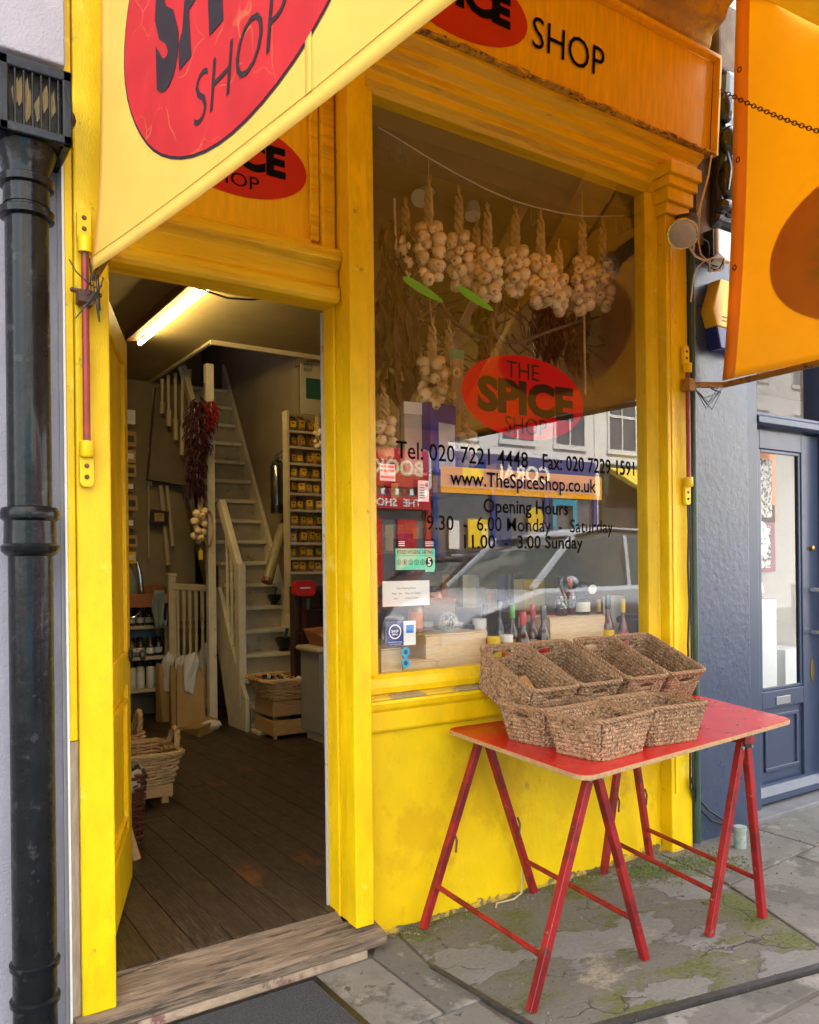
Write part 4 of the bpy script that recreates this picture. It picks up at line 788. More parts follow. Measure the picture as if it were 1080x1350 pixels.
# ---- kraft bags
WPAP = mat('crumpled_white_paper', (.72, .69, .70), .8, .06, 10, .3, 20)
def bag(label, cx, cy, y, wd, ht, lean, rz):
    base = onZ(cx, cy, FZ); base.y = base.y; t = thing('kraft_bag', label, 'paper bag', base, group='kraft bags by the balustrade')
    M_ = TR(base, R(rz), R(lean)); d = .07
    def q(x, yy, z): return M_ @ Vector((x, yy, z))
    b = MB().add([q(-wd, -d, 0), q(wd, -d, 0), q(wd, d, 0), q(-wd, d, 0), q(-wd*.92, -d*.4, ht*.75), q(wd*.9, -d*.4, ht*.8), q(wd*.9, d*.4, ht*.85), q(-wd*.92, d*.4, ht*.8), q(-wd*.8, -d*.3, ht), q(wd*.75, -d*.5, ht*.93), q(wd*.8, d*.5, ht*1.02), q(-wd*.8, d*.5, ht*1.05)],
          [(0, 3, 2, 1), (0, 1, 5, 4), (1, 2, 6, 5), (2, 3, 7, 6), (3, 0, 4, 7), (4, 5, 9, 8), (5, 6, 10, 9), (6, 7, 11, 10), (7, 4, 8, 11)])
    obj('bag', b, KRAFT, t, solid=.003)
    pc = [q(-.01, -.01, ht*.55), q(0, -.015, ht*.85), q(.015, -.03, ht*1.08), q(.03, -.05, ht*1.2)]
    pm = MB().tube(pc, [wd*.45, wd*.5, wd*.55, wd*.3], 11, caps=False); pm.v = [(x+random.uniform(-.016, .016), y*1+random.uniform(-.012, .012), z+random.uniform(-.025, .025)) for x, y, z in pm.v]; obj('paper', pm, WPAP, t, solid=.002)
bag('left kraft bag with white paper by the cream balustrade', 224, 950, 0, .10, .50, -6, 10)
bag('middle folded kraft bag by the cream balustrade', 239, 955, 0, .09, .50, -8, -8)
bag('large front kraft bag with a white paper roll in it', 252, 958, 0, .12, .52, -12, -14)
bag('right kraft bag half behind the tall post', 268, 946, 0, .07, .56, -3, 5)
t = thing('kraft_bag', 'kraft bag lying on the floor with white paper showing', 'paper bag', onZ(262, 962, FZ), group='kraft bags by the balustrade')
p = onZ(236, 962, FZ); q = onZ(288, 962, FZ); r_ = onZ(262, 952, FZ)
obj('bag', MB().add([p, onZ(262, 972, FZ), q, r_, p+Vector((.02, 0, .02)), onZ(262, 972, FZ)+Vector((0, 0, .07)), q+Vector((0, 0, .09)), r_+Vector((0, 0, .08))], [(0, 3, 2, 1), (4, 5, 6, 7), (0, 1, 5, 4), (1, 2, 6, 5), (2, 3, 7, 6), (3, 0, 4, 7)]), KRAFT, t)
pm = MB().ball(onZ(278, 964, FZ)+Vector((0, 0, .05)), .085, 12, 8, (1, .8, .5)); pm.v = [(x+random.uniform(-.012, .012), y+random.uniform(-.012, .012), z+random.uniform(-.010, .010)) for x, y, z in pm.v]; obj('paper', pm, WPAP, t)
pb = MB().grid(lambda u, v: onY(204+14*u-5*math.sin(v*3.1)*(.5-u), 778+48*v, 4.45)+Vector((0, .03*math.sin(u*14+v*3), 0)), 14, 10)
tag(obj('plastic_bag', pb, fabric('pale_plastic', (.42, .52, .52), .4), solid=.002, smooth=1), 'pale translucent plastic bag hanging on the balustrade newel', 'plastic bag')
tag(obj('dark_cloth', MB().grid(lambda u, v: onY(214+8*u, 795+30*v, 4.47)+Vector((0, .03*math.sin(u*9), 0)), 8, 8), BLACKP, solid=.004), 'black bag hanging beside the pale plastic bag', 'bag')

# ---- willow baskets: woven rods
def rounded_rect(w_, l_, n):
    pts = []
    r_ = min(w_, l_)*.14; segs = []
    for (cx, cy, a0) in ((w_/2-r_, l_/2-r_, 0), (-w_/2+r_, l_/2-r_, 90), (-w_/2+r_, -l_/2+r_, 180), (w_/2-r_, -l_/2+r_, 270)):
        for k in range(6): a = R(a0+90*k/5); segs.append((cx+r_*math.cos(a), cy+r_*math.sin(a)))
    per = [0]; m_ = len(segs)
    for i in range(m_): a, b_ = segs[i], segs[(i+1) % m_]; per.append(per[-1]+math.hypot(b_[0]-a[0], b_[1]-a[1]))
    for k in range(n):
        s = per[-1]*k/n; i = max(j for j in range(m_) if per[j] <= s+1e-9); f = (s-per[i])/max(1e-9, per[i+1]-per[i]); a, b_ = segs[i], segs[(i+1) % m_]
        pts.append((a[0]+(b_[0]-a[0])*f, a[1]+(b_[1]-a[1])*f))
    return pts, per[-1]
def willow(w0, l0, w1, l1, H, rows, stakes=26, rod=.006):
    b = MB(); n = stakes*4
    for j in range(rows):
        f = j/(rows-1); pts, per = rounded_rect(w0+(w1-w0)*f, l0+(l1-l0)*f, n); z = .01+H*f; out = []
        for k, (x, y) in enumerate(pts):
            L_ = math.hypot(x, y); ph = math.pi*k/4+math.pi*(j % 2); a = .011*math.cos(ph)
            out.append((x+x/L_*a, y+y/L_*a, z+.0025*math.sin(k*.6+j)))
        b.tube(out, rod*random.uniform(.85, 1.15), 5, closed=True)
    p0, _ = rounded_rect(w0, l0, stakes); p1, _ = rounded_rect(w1, l1, stakes)
    for a, c in zip(p0, p1): b.tube([(a[0], a[1], 0), (c[0], c[1], H+.015)], .005, 5)
    b.box(-w0/2+.02, w0/2-.02, -l0/2+.02, l0/2-.02, .002, .014)
    return b
def rope_loop(pts, r_, tw, n=5, closed=True):
    b = MB(); N = len(pts)
    for s in range(3):
        out = []
        for i, p in enumerate(pts):
            p = Vector(p); t = Vector(pts[(i+1) % N])-Vector(pts[i-1]); t.normalize(); u = t.cross(Vector((0, 0, 1)))
            if u.length < .1: u = Vector((1, 0, 0))
            u.normalize(); v = t.cross(u); ph = i*tw+s*2.094; out.append(p+(u*math.cos(ph)+v*math.sin(ph))*r_)
        b.tube(out, r_*1.05, n, closed=closed)
    return b
wb = thing('willow_basket', 'pale willow basket with round end handle on a low crate stand', 'basket', (-.42, 2.0, .3))
bc = onZ(200, 1000, .46); bc = Vector((-.385, 2.12, .235))
def put(mb, mw): mb.v = [tuple(mw @ Vector(p)) for p in mb.v]; return mb
obj('weave', put(willow(.34, .36, .42, .44, .165, 10, 18, .0085), TR(bc)), WILLOW, wb, smooth=1)
pts, _ = rounded_rect(.44, .46, 90); obj('rim', put(rope_loop([(x, y, .18) for x, y in pts], .009, .7), TR(bc)), WILLOW, wb, smooth=1)
obj('handle', put(rope_loop([(.215+.02*math.sin(math.pi*k/18), .075*math.cos(math.pi*k/18), .18+.105*math.sin(math.pi*k/18)) for k in range(19)], .010, .8, closed=False), TR(bc)), WILLOW, wb, smooth=1)
obj('contents', put(MB().box(-.15, .15, -.16, .16, .02, .08), TR(bc)), mat('brown_filling', (.22, .13, .06), .9, .5, 30, .8, 60), wb)
t = thing('crate_stand', 'small pale wooden crate holding up the willow basket', 'crate', (bc.x, bc.y, FZ))
obj('slat', MB().box(bc.x-.16, bc.x+.16, bc.y-.18, bc.y-.165, .165, .233), PINE, t, bev=.003); obj('slat', MB().box(bc.x-.16, bc.x+.16, bc.y+.165, bc.y+.18, .165, .233), PINE, t, bev=.003); obj('slat', MB().box(bc.x+.145, bc.x+.16, bc.y-.164, bc.y+.164, .15, .233), PINE, t, bev=.003)
for sx in (-1, 1):
    for sy in (-1, 1): obj('leg', MB().box(bc.x+sx*.12-.02, bc.x+sx*.12+.02, bc.y+sy*.14-.022, bc.y+sy*.14+.022, FZ, .232), PINE, t, bev=.003)
w2 = thing('willow_basket', 'smaller willow basket half hidden behind the open door leaf', 'basket', (-.40, 2.75, FZ))
b2 = Vector((-.40, 2.80, .20)); obj('weave', put(willow(.34, .34, .42, .42, .2, 12, 18, .0085), TR(b2)), WILLOW, w2, smooth=1)
obj('handle', put(rope_loop([(.20+.02*math.sin(math.pi*k/18), .07*math.cos(math.pi*k/18), .20+.13*math.sin(math.pi*k/18)) for k in range(19)], .010, .8, closed=False), TR(b2)), WILLOW, w2, smooth=1)
obj('stand', MB().box(b2.x-.15, b2.x+.15, b2.y-.15, b2.y+.15, FZ, .199), PINE, w2)
dw = thing('wicker_basket', 'dark brown wicker basket lined with a pale cloth behind the door', 'basket', (-.60, 1.35, FZ))
d3 = Vector((-.675, 1.42, FZ)); obj('weave', put(willow(.19, .21, .23, .25, .34, 21, 16, .0085), TR(d3)), DWICK, dw, smooth=1)
lin = MB().grid(lambda u, v: d3+Vector(((.118+.022*math.sin(v*3.1))*math.cos(6.283*u)*(1+.08*math.sin(6.283*u*7)*v), (.128+.022*math.sin(v*3.1))*math.sin(6.283*u)*(1+.08*math.sin(6.283*u*7)*v), .365-.10*v+.03*math.sin(6.283*u*3+1)*v+.012*math.sin(6.283*u*5))), 60, 6)
obj('cloth_lining', lin, fabric('cream_cloth', (.55, .50, .40), .2), dw, smooth=1, solid=.004)
p, q = onZ(180, 1133, FZ), onY(172, 1098, 1.0)
tag(obj('wooden_stool', MB().tube([p, (p.x-.06, p.y+.05, .40)], [.022, .018], 8), PINE), 'splayed wooden stool leg showing past the door leaf', 'stool')

# ---- crate with willow basket of bottles at the foot of the stairs
cx_, cy_ = 1.20, 3.36
ct = thing('slatted_crate', 'orange pine slatted crate under the basket of bottles', 'crate', (cx_, cy_, FZ))
CR = [(-.22, .22, -.17, .17)]
def crate(t, x0, x1, y0, y1, z0, z1, mt, rows=2, th=.014, feet=0, gap=.03):
    h = (z1-z0-feet-gap*(rows-1))/rows
    for k in range(rows):
        za = z0+feet+k*(h+gap)
        obj('slat', MB().box(x0, x1, y0, y0+th, za, za+h), mt, t, bev=.002); obj('slat', MB().box(x0, x1, y1-th, y1, za, za+h), mt, t, bev=.002)
        obj('slat', MB().box(x0, x0+th, y0+th+.001, y1-th-.001, za, za+h), mt, t, bev=.002); obj('slat', MB().box(x1-th, x1, y0+th+.001, y1-th-.001, za, za+h), mt, t, bev=.002)
    for x in (x0+th+.001, x1-th-.026):
        for y in (y0+th+.001, y1-th-.026): obj('corner_post', MB().box(x, x+.025, y, y+.025, z0, z1-.002), mt, t)
    obj('bottom', MB().box(x0+th+.028, x1-th-.028, y0+th+.001, y1-th-.001, z0+feet+.002, z0+feet+.012), mt, t)
crate(ct, cx_-.23, cx_+.23, cy_-.18, cy_+.18, FZ, .42, PINE, 2, .016, .03, .035)
bb = thing('willow_basket', 'wide willow basket of dark bottles on the slatted crate', 'basket', (cx_, cy_, .425))
bw = Vector((cx_-.01, cy_, .425)); obj('weave', put(willow(.40, .34, .56, .46, .15, 9, 20, .0088), TR(bw)), WILLOW, bb, smooth=1)
pts, _ = rounded_rect(.57, .47, 80); obj('rim', put(rope_loop([(x, y, .165) for x, y in pts], .010, .7), TR(bw)), WILLOW, bb, smooth=1)
MINI = mat('small_dark_bottle', (.02, .012, .010), .15, .4, spec=.7)
for k in range(26):
    p = bw+Vector((random.uniform(-.2, .2), random.uniform(-.16, .16), .10+random.uniform(0, .07))); a = random.uniform(0, 6.28); ax = Vector((math.cos(a), math.sin(a), random.uniform(-.2, .5)))
    o = thing('small_bottle', 'small dark bottle lying in the wide willow basket', 'bottle', p, group='small bottles in the willow basket')
    obj('glass_body', MB().lathe([(.016, -.045), (.018, -.04), (.018, .02), (.008, .035), (.008, .05)], p, 8, ax), MINI, o, smooth=1); obj('label', MB().lathe([(.0187, -.03), (.0187, .01)], p, 8, ax), (PAPER, TAGY, PINKP)[k % 3], o)
# mortars on the treads, paper roll, extinguisher
MORT = mat('black_iron_mortar', (.014, .014, .015), .35, .2, 20, .2, 90)
def mortar(label, c, s, ang=.3):
    t = thing('mortar', label, 'mortar', c, group='black mortars on the treads')
    obj('bowl', MB().lathe([(r_*s, z*s) for r_, z in [(.045, 0), (.05, .012), (.035, .02), (.06, .05), (.082, .10), (.088, .125), (.078, .125), (.06, .06), (.02, .05)]], c, 18), MORT, t, smooth=1)
    p = Vector(c)+Vector((0, 0, .06*s)); obj('pestle', MB().tube([p, p+Vector((.02*s, 0, .08*s)), p+Vector((.035*s, 0, .15*s))], [.018*s, .012*s, .018*s], 8), MORT, t, smooth=1)
mortar('upper black mortar and pestle on the right of a tread', Vector((1.40, ny(2)+.03, .752+.40)), .75)
mortar('lower black mortar and pestle on the second tread', Vector((1.38, ny(0)+.02, .752)), .95)
mortar('black mortar mostly hidden behind the counter', Vector((1.53, 3.62, .83)), .8)
pr0, pr1 = onY(352, 768, 3.9), onY(374, 688, 4.05)
pt_ = thing('paper_roll', 'roll of wrapped paper leaning beside the stairs with red tip', 'roll', pr0)
obj('roll', MB().tube([pr0, pr0.lerp(pr1, .94)], [.050, .042], 12), mat('cellophane_paper', (.42, .36, .22), .25, .2, 6, .2, 20), pt_, smooth=1); obj('tip', MB().tube([pr0.lerp(pr1, .94), pr1.lerp(pr0, -.06)], [.043, .012], 10), CHILR, pt_, smooth=1); obj('tip', MB().tube([pr0, pr0.lerp(pr1, .06)], [.051, .051], 10), CHILR, pt_)
e0 = onY(366, 676, 3.98); e1 = onY(366, 606, 3.98); eh = e1.z-e0.z; er = .062
ex = thing('fire_extinguisher', 'dark chrome fire extinguisher hanging on the wall beside the stairs', 'extinguisher', (e0.x, 3.98, e0.z))
obj('cylinder', MB().lathe([(er*.95, 0), (er, .01), (er, eh*.86), (er*.7, eh*.96), (.02, eh*.99), (.02, eh*1.05)], (e0.x, 3.98, e0.z), 20), mat('steel_cylinder', (.20, .20, .21), .2, .1, metal=.9), ex, smooth=1)
obj('base_ring', MB().lathe([(er*1.02, -.005), (er*1.03, .07), (er, .075)], (e0.x, 3.98, e0.z), 20), LID, ex, smooth=1)
obj('handle', MB().bar((e0.x-.02, 3.98, e0.z+eh*1.07), (e0.x+.04, 3.93, e0.z+eh*1.16), .02, .018).bar((e0.x-.02, 3.98, e0.z+eh*1.04), (e0.x+.06, 3.93, e0.z+eh*1.06), .02, .014), LID, ex)
obj('hose', MB().tube([(e0.x+.03, 3.95, e0.z+eh*1.06), (e0.x+.08, 3.93, e0.z+eh*.95), (e0.x+.07, 3.92, e0.z+eh*.5), (e0.x+.065, 3.92, e0.z+eh*.3)], .012, 8), LID, ex, smooth=1)
# ---- spice shelves
su = thing('spice_shelves', 'cream wall shelves of yellow labelled spice packets', 'shelves', (1.7, 3.6, 1.45))
sx0, sx1, sy0, sy1 = 1.245, 1.84, 3.40, 3.485
tops = [566, 587, 609, 629, 649, 671, 693, 715, 735, 754]
SPB = mat('spice_bag', (.22, .11, .045), .3, .5, 40, .3, 60, spec=.6, cv=.5, wear=[((.30, .22, .08), .45, 20)]); SPL = mat('yellow_spice_label', (.66, .44, .015), .5, .08); SPR = mat('red_label_oval', (.40, .01, .01), .5, .1)
ordn = ['first', 'second', 'third', 'fourth', 'fifth', 'sixth', 'seventh', 'eighth', 'ninth', 'tenth']
proto = None; zs_ = [onY(377, py, sy0).z for py in tops]
for k, z in enumerate(zs_):
    obj('shelf', MB().box(sx0, sx1, sy0, sy1, z-.022, z), IVORY, su, bev=.003)
    for j in range(6):
        x = sx0+.045+.075*j+random.uniform(-.02, .02); lab = '%s packet from the left on the %s spice shelf from the top' % (ordn[j], ordn[k]); s = random.uniform(.85, 1.1)
        mw = TR((x, sy0+.04+random.uniform(-.015, .012), z+.002), R(random.uniform(-32, 32)), R(random.uniform(-16, 4)), R(random.uniform(-9, 9)), s*random.uniform(.95, 1.22))
        if proto is None:
            proto = thing('spice_packet', lab, 'spice packet', (0, 0, 0), group='spice packets on the shelves')
            bg_ = MB().add([(-.032, -.018, 0), (.032, -.018, 0), (.032, .018, 0), (-.032, .018, 0), (-.036, -.022, .035), (.036, -.022, .035), (.036, .02, .035), (-.036, .02, .035), (-.03, -.006, .085), (.03, -.006, .085), (.03, .006, .085), (-.03, .006, .085), (-.028, 0, .112), (.028, .002, .112)],
                 [(0, 3, 2, 1), (0, 1, 5, 4), (1, 2, 6, 5), (2, 3, 7, 6), (3, 0, 4, 7), (4, 5, 9, 8), (5, 6, 10, 9), (6, 7, 11, 10), (7, 4, 8, 11), (8, 9, 13, 12), (10, 11, 12, 13), (9, 10, 13), (11, 8, 12)])
            obj('bag', bg_, SPB, proto, smooth=1); lbp = obj('label', MB().obox((0, -.0235, .045), (.024, 0, 0), (0, .0015, .0), (0, 0, .026)), SPL, proto); obj('red_oval', MB().prism([(u, v+.054) for u, v in ellipse(.013, .007, 12)], lambda u, v: (u, -.0265, v), (0, .001, 0)), SPR, lbp)
            proto.matrix_basis = mw
        else: dup(proto, lab, mw)
obj('upright', MB().box(sx0-.022, sx0-.001, sy0-.003, sy1, zs_[-1]-.35, zs_[0]+.16), IVORY, su); obj('upright', MB().box(sx1+.001, sx1+.022, sy0-.003, sy1, zs_[-1]-.35, zs_[0]+.16), IVORY, su)
obj('back_board', MB().box(sx0, sx1, sy1+.001, sy1+.012, zs_[-1]-.35, zs_[0]+.16), PLASTER, su)
ps = thing('spice_poster', 'cream poster with green patch above the spice shelves', 'poster', (1.52, 3.55, 2.95))
p0, p1 = onY(397, 545, 3.55), onY(424, 475, 3.55); obj('board', MB().box(p0.x, p0.x+.30, 3.55, 3.56, p0.z, p1.z), mat('cream_board', (.50, .44, .30), .6, .1), ps)
g0, g1 = onY(404, 525, 3.545), onY(420, 500, 3.545); obj('green_patch', MB().box(g0.x, g1.x+.05, 3.545, 3.549, g0.z, g1.z), mat('dark_green_print', (.02, .10, .06), .5, .1), ps)
b = MB(); letter(b, 'SPICE', .09, .03, lambda u, v: (p0.x+.07+u, 3.548, p1.z-.06+v), .02); letter(b, 'SHOP', .08, .03, lambda u, v: (p0.x+.07+u, 3.548, p1.z-.10+v), .02); obj('lettering', b, INK, ps)
braid('short garlic string hanging at the right of the spice shelves', onY(419, 548, 3.33), onY(419, 592, 3.33), .03, 8, sc=.8)
# ---- counter, cabinet, red dispenser, tray
cn_ = thing('shop_counter', 'pale grey counter with rounded cream top just inside the doorway', 'counter', (1.7, 2.95, FZ))
obj('body', MB().box(1.19, 2.0, 2.80, 3.12, .20, .83), mat('pale_grey_board', (.30, .275, .23), .5, .08), cn_, bev=.004); obj('plinth', MB().box(1.24, 2.0, 2.83, 3.12, FZ, .199), IVORY, cn_); obj('worktop', MB().box(1.15, 2.0, 2.75, 3.14, .831, .872), IVORY, cn_, bev=.018)
tr2 = thing('spice_tray', 'brown tray of yellow labelled packets on the counter', 'tray', (1.4, 2.9, .872))
obj('tray', MB().add([(1.24, 2.80, .874), (1.6, 2.80, .874), (1.6, 3.05, .874), (1.24, 3.05, .874), (1.20, 2.76, .95), (1.64, 2.76, .95), (1.64, 3.09, 1.02), (1.20, 3.09, 1.0), (1.215, 2.775, .945), (1.625, 2.775, .945), (1.625, 3.075, 1.01), (1.215, 3.075, .99), (1.25, 2.81, .884), (1.59, 2.81, .884), (1.59, 3.04, .884), (1.25, 3.04, .884)],
    [(0, 3, 2, 1), (0, 1, 5, 4), (1, 2, 6, 5), (2, 3, 7, 6), (3, 0, 4, 7), (4, 5, 9, 8), (5, 6, 10, 9), (6, 7, 11, 10), (7, 4, 8, 11), (8, 9, 13, 12), (9, 10, 14, 13), (10, 11, 15, 14), (11, 8, 12, 15), (12, 13, 14, 15)]), TRAYW, tr2)
for k in range(3): dup(proto, ('left', 'middle', 'right')[k]+' spice packet lying in the brown counter tray', TR((1.30+.1*k, 2.88+.02*k, .91), R(20-25*k), R(-65)), 'spice packets in the counter tray')
cb = thing('dark_cabinet', 'dark wooden glazed cabinet behind the counter', 'cabinet', (1.5, 3.3, .87))
q0, q1 = onY(386, 855, 3.34), onY(424, 772, 3.34)
obj('frame', MB().box(q0.x, q0.x+.05, 3.30, 3.39, FZ, q1.z).box(q0.x+.28, q0.x+.6, 3.30, 3.39, FZ, q1.z).box(q0.x+.05, q0.x+.28, 3.30, 3.39, q1.z-.06, q1.z).box(q0.x+.05, q0.x+.28, 3.30, 3.39, FZ, .95).box(q0.x+.05, q0.x+.28, 3.30, 3.39, 1.12, 1.14), DARKW, cb, bev=.003); obj('back', MB().box(q0.x+.05, q0.x+.28, 3.38, 3.39, .95, q1.z-.06), DARKW, cb)
p = onY(404, 803, 3.33); tag(obj('glass_mug', MB().lathe([(.032, 0), (.034, .09), (.031, .09), (.029, .01)], (p.x, 3.34, 1.141), 12), mat('pale_glass', (.35, .36, .36), .1, .05), smooth=1), 'small pale glass mug on the dark cabinet shelf', 'mug')
p0, p1 = onY(390, 786, 3.22), onY(416, 765, 3.22)
rdp = thing('red_dispenser', 'red box with cut corners and a white slot above the counter', 'box', (p0.x+.1, 3.22, p0.z))
cc = .025; x0, x1, z0, z1 = p0.x, p1.x, p0.z, p1.z
obj('box', MB().prism([(x0+cc, z0), (x1-cc, z0), (x1, z0+cc), (x1, z1-cc), (x1-cc, z1), (x0+cc, z1), (x0, z1-cc), (x0, z0+cc)], lambda u, v: (u, 3.22, v), (0, .075, 0)), mat('bright_red_card', (.62, .012, .015), .45, .05), rdp); obj('slot', MB().box((x0+x1)/2-.05, (x0+x1)/2+.04, 3.216, 3.2195, (z0+z1)/2-.004, (z0+z1)/2+.008), PAPER, rdp)
obj('stand', MB().box((x0+x1)/2-.02, (x0+x1)/2+.02, 3.24, 3.28, .87, z0), DARKW, rdp)
# ================================================================== WINDOW DISPLAY
P('display_shelf', MB().box(.0, 2.04, .11, .46, .90, .965), IVORY)
GP = .34      # plane the strings and garlic hang in
def wpt(px, py, y=GP): return onY(px, py, y)
TW = mat('jute_string', (.50, .40, .24), .8, .2, 40)
def string_(label, pts, r_=.003, y=GP, mt=None): return tag(obj('string', MB().tube([wpt(a, b, y) for a, b in pts], r_, 5), mt or TW, smooth=1), label, 'string', 'strings across the window')
string_('long white string sagging across the shop window above the garlic', [(499, 168), (530, 186), (560, 205), (600, 228), (640, 249), (675, 264), (705, 273), (740, 281), (770, 285), (810, 285), (845, 283)], .0035, mt=WHITEC)
string_('short string dropping from the window top to the beam', [(568, 178), (590, 195), (615, 214), (650, 220), (700, 228)], .003, .5)
br = [(565, 246, 372, .062, 16, 'tall leftmost garlic braid hanging in the window'), (535, 274, 372, .045, 10, 'thin garlic braid beside the brown leaf bundle'), (605, 258, 376, .062, 15, 'second large garlic braid from the left in the window'),
      (643, 280, 396, .060, 15, 'garlic braid above the right green leaf shape'), (680, 284, 388, .056, 14, 'garlic braid hanging in the middle of the window'), (713, 290, 405, .058, 15, 'garlic braid just right of the window middle'),
      (768, 292, 408, .058, 15, 'second garlic braid from the right edge of the window'), (795, 300, 408, .05, 13, 'rightmost garlic braid in the window'),
      (628, 300, 385, .05, 11, 'garlic cluster behind the middle braids in the window'), (737, 330, 410, .036, 9, 'small low garlic cluster right of the middle braids')]
for k, (px, t_, b_, wd, n, lb) in enumerate(br):
    y = GP+(.0, .08, .06, -.02, .04, -.02, .0, .07, .14, -.03)[k]
    braid(lb, wpt(px, t_, y), wpt(px, b_, y), wd, int(n*1.35), hang=wpt(px, t_-(40 if k in (0, 6) else 14), y))
braid('lower garlic bunch on a thick cord above the blue box', wpt(570, 430), wpt(568, 535), .07, 16, hang=wpt(566, 385)); braid('lower garlic bunch beside the incense packet', wpt(592, 435, .42), wpt(592, 545, .42), .05, 11)
braid('garlic string low at the left edge of the window', wpt(507, 520, .30), wpt(508, 600, .30), .035, 8); braid('garlic bunch under the red logo beside the blue box', wpt(612, 540, .42), wpt(616, 612, .42), .045, 10)
for k, px in enumerate((512, 528, 700, 812, 822)):
    a = wpt(px, (180, 185, 268, 285, 284)[k]); pts = [a, a+Vector((0, 0, -.09)), a+Vector((.012, 0, -.115)), a+Vector((.025, 0, -.10)), a+Vector((.026, 0, -.08))]
    tag(obj('wire_hook', MB().tube(pts, .0025, 5), GREY, smooth=1), ('leftmost', 'second', 'middle', 'fourth', 'rightmost')[k]+' small wire hook on the window string', 'hook', 'wire hooks on the string')
# brown dried leaf bundle at the left
DLEAF = mat('brown_dried_leaf', (.17, .085, .03), .8, .5, 20, .5, 60, cv=.2)
lf = thing('dried_leaf_bundle', 'brown bundle of dried leaves hanging at the left of the window', 'leaf bundle', wpt(522, 500)); b = MB()
for k in range(150):
    t = random.random(); c = wpt(522+random.gauss(0, 9)*(1+t), 285+215*t, GP+.05+random.uniform(-.06, .06)); ln = random.uniform(.10, .2); a = random.uniform(-.5, .5); wd = random.uniform(.012, .03); q = random.uniform(-.03, .03)
    d = Vector((math.sin(a)*ln, q, -ln*math.cos(a))); sd_ = Vector((math.cos(a)*wd, random.uniform(-.02, .02), 0))
    b.add([c, c+d*.4+sd_+Vector((0, -.012, 0)), c+d, c+d*.45-sd_, c+d*.42+Vector((0, .012, 0))], [(0, 1, 4), (1, 2, 4), (2, 3, 4), (3, 0, 4)])
tag(obj('leaves', b, DLEAF, lf), kind='stuff'); obj('cord', MB().tube([wpt(520, 262), wpt(522, 330)], .006, 6), TW, lf)
rs = thing('chilli_ristra', 'dark bunch of dried chillies hanging behind the logo in the window', 'chilli bunch', wpt(725, 475, .5))
b = MB(); chillies(b, wpt(722, 400, .8), wpt(722, 470, .8), .10, 260, .11); tag(obj('chillies', b, CHILD, rs, smooth=1), kind='stuff'); obj('cord', MB().tube([wpt(722, 340, .8), wpt(722, 460, .8)], .005, 6), TW, rs)
rs = thing('chilli_ristra', 'brown bunch of dried chillies at the lower right of the window top', 'chilli bunch', wpt(800, 500, .6))
b = MB(); chillies(b, wpt(795, 400, .9), wpt(798, 490, .9), .08, 170, .10); tag(obj('chillies', b, CHILD, rs, smooth=1), kind='stuff'); obj('cord', MB().tube([wpt(795, 350, .9), wpt(798, 480, .9)], .005, 6), TW, rs)
BR = [('thin stick slanting up at the left of the window', [(508, 456), (535, 435), (570, 404), (585, 392)], .012, .45), ('bent bare branch above the red logo', [(650, 418), (652, 438), (668, 450), (690, 450), (715, 440), (745, 430), (772, 420)], .013, .42),
      ('short vertical branch behind the branch above the logo', [(652, 400), (648, 440), (640, 470)], .016, .5), ('level wooden pole behind the lower garlic', [(500, 500), (540, 505), (580, 511), (640, 520)], .012, .46), ('curved branch in the shade left of the logo', [(575, 395), (600, 420), (625, 440), (655, 445)], .014, .55)]
for lb, pts, r_, y in BR:
    P3 = [wpt(a, c, y)+Vector((0, random.uniform(-.03, .03), 0)) for a, c in pts]; tag(obj('branch', MB().tube(P3, [r_*(1-.4*i/len(P3)) for i in range(len(P3))], 8), BRANCH, smooth=1), lb, 'branch', 'branches in the window')
tag(obj('pale_pole', MB().bar(wpt(722, 208, .55), wpt(590, 470, .75), .05, .05), mat('pale_split_timber', (.36, .25, .12), .7, .25, 8, .3, 40)), 'pale wooden pole slanting down behind the garlic', 'pole')
tag(obj('thick_cord', MB().tube([wpt(770, 405), wpt(771, 470), wpt(772, 520)], .006, 6), TW, smooth=1), 'pale cord hanging below the garlic at the right', 'cord')
tg = MB()
for k in range(95):
    p = wpt(random.uniform(500, 850), random.uniform(385, 500), random.uniform(.6, 1.0)); pts = [p]; a = random.uniform(-.9, .9)
    for i in range(5): a += random.uniform(-.5, .5); pts.append(pts[-1]+Vector((math.cos(a)*.07, random.uniform(-.03, .03), math.sin(a)*.07)))
    tg.tube(pts, [.007, .006, .005, .004, .003, .0015], 5)
tag(obj('twig_tangle', tg, BRANCH, smooth=1), 'tangle of dark dry twigs behind the garlic and the logo', 'twigs', kind='stuff')
for j, (px, py, n) in enumerate([(640, 392, 70), (760, 405, 70), (820, 390, 60)]):
    lf = thing('dried_leaf_bundle', ('brown dried bunch behind the middle garlic braids', 'brown dried bunch under the right garlic braids', 'brown dried bunch at the right edge of the window')[j], 'leaf bundle', wpt(px, py+70, .7)); b = MB()
    for k in range(n):
        c = wpt(px+random.gauss(0, 7), py+random.uniform(0, 75), .7+random.uniform(-.06, .06)); ln = random.uniform(.08, .15); a = random.uniform(-.5, .5); wd = random.uniform(.01, .022); d = Vector((math.sin(a)*ln, random.uniform(-.03, .03), -ln*math.cos(a))); sd_ = Vector((math.cos(a)*wd, random.uniform(-.02, .02), 0))
        b.add([c, c+d*.4+sd_+Vector((0, -.012, 0)), c+d, c+d*.45-sd_, c+d*.42+Vector((0, .012, 0))], [(0, 1, 4), (1, 2, 4), (2, 3, 4), (3, 0, 4)])
    tag(obj('leaves', b, DLEAF, lf), kind='stuff'); obj('cord', MB().tube([wpt(px, py-40, .7), wpt(px, py+20, .7)], .005, 6), TW, lf)
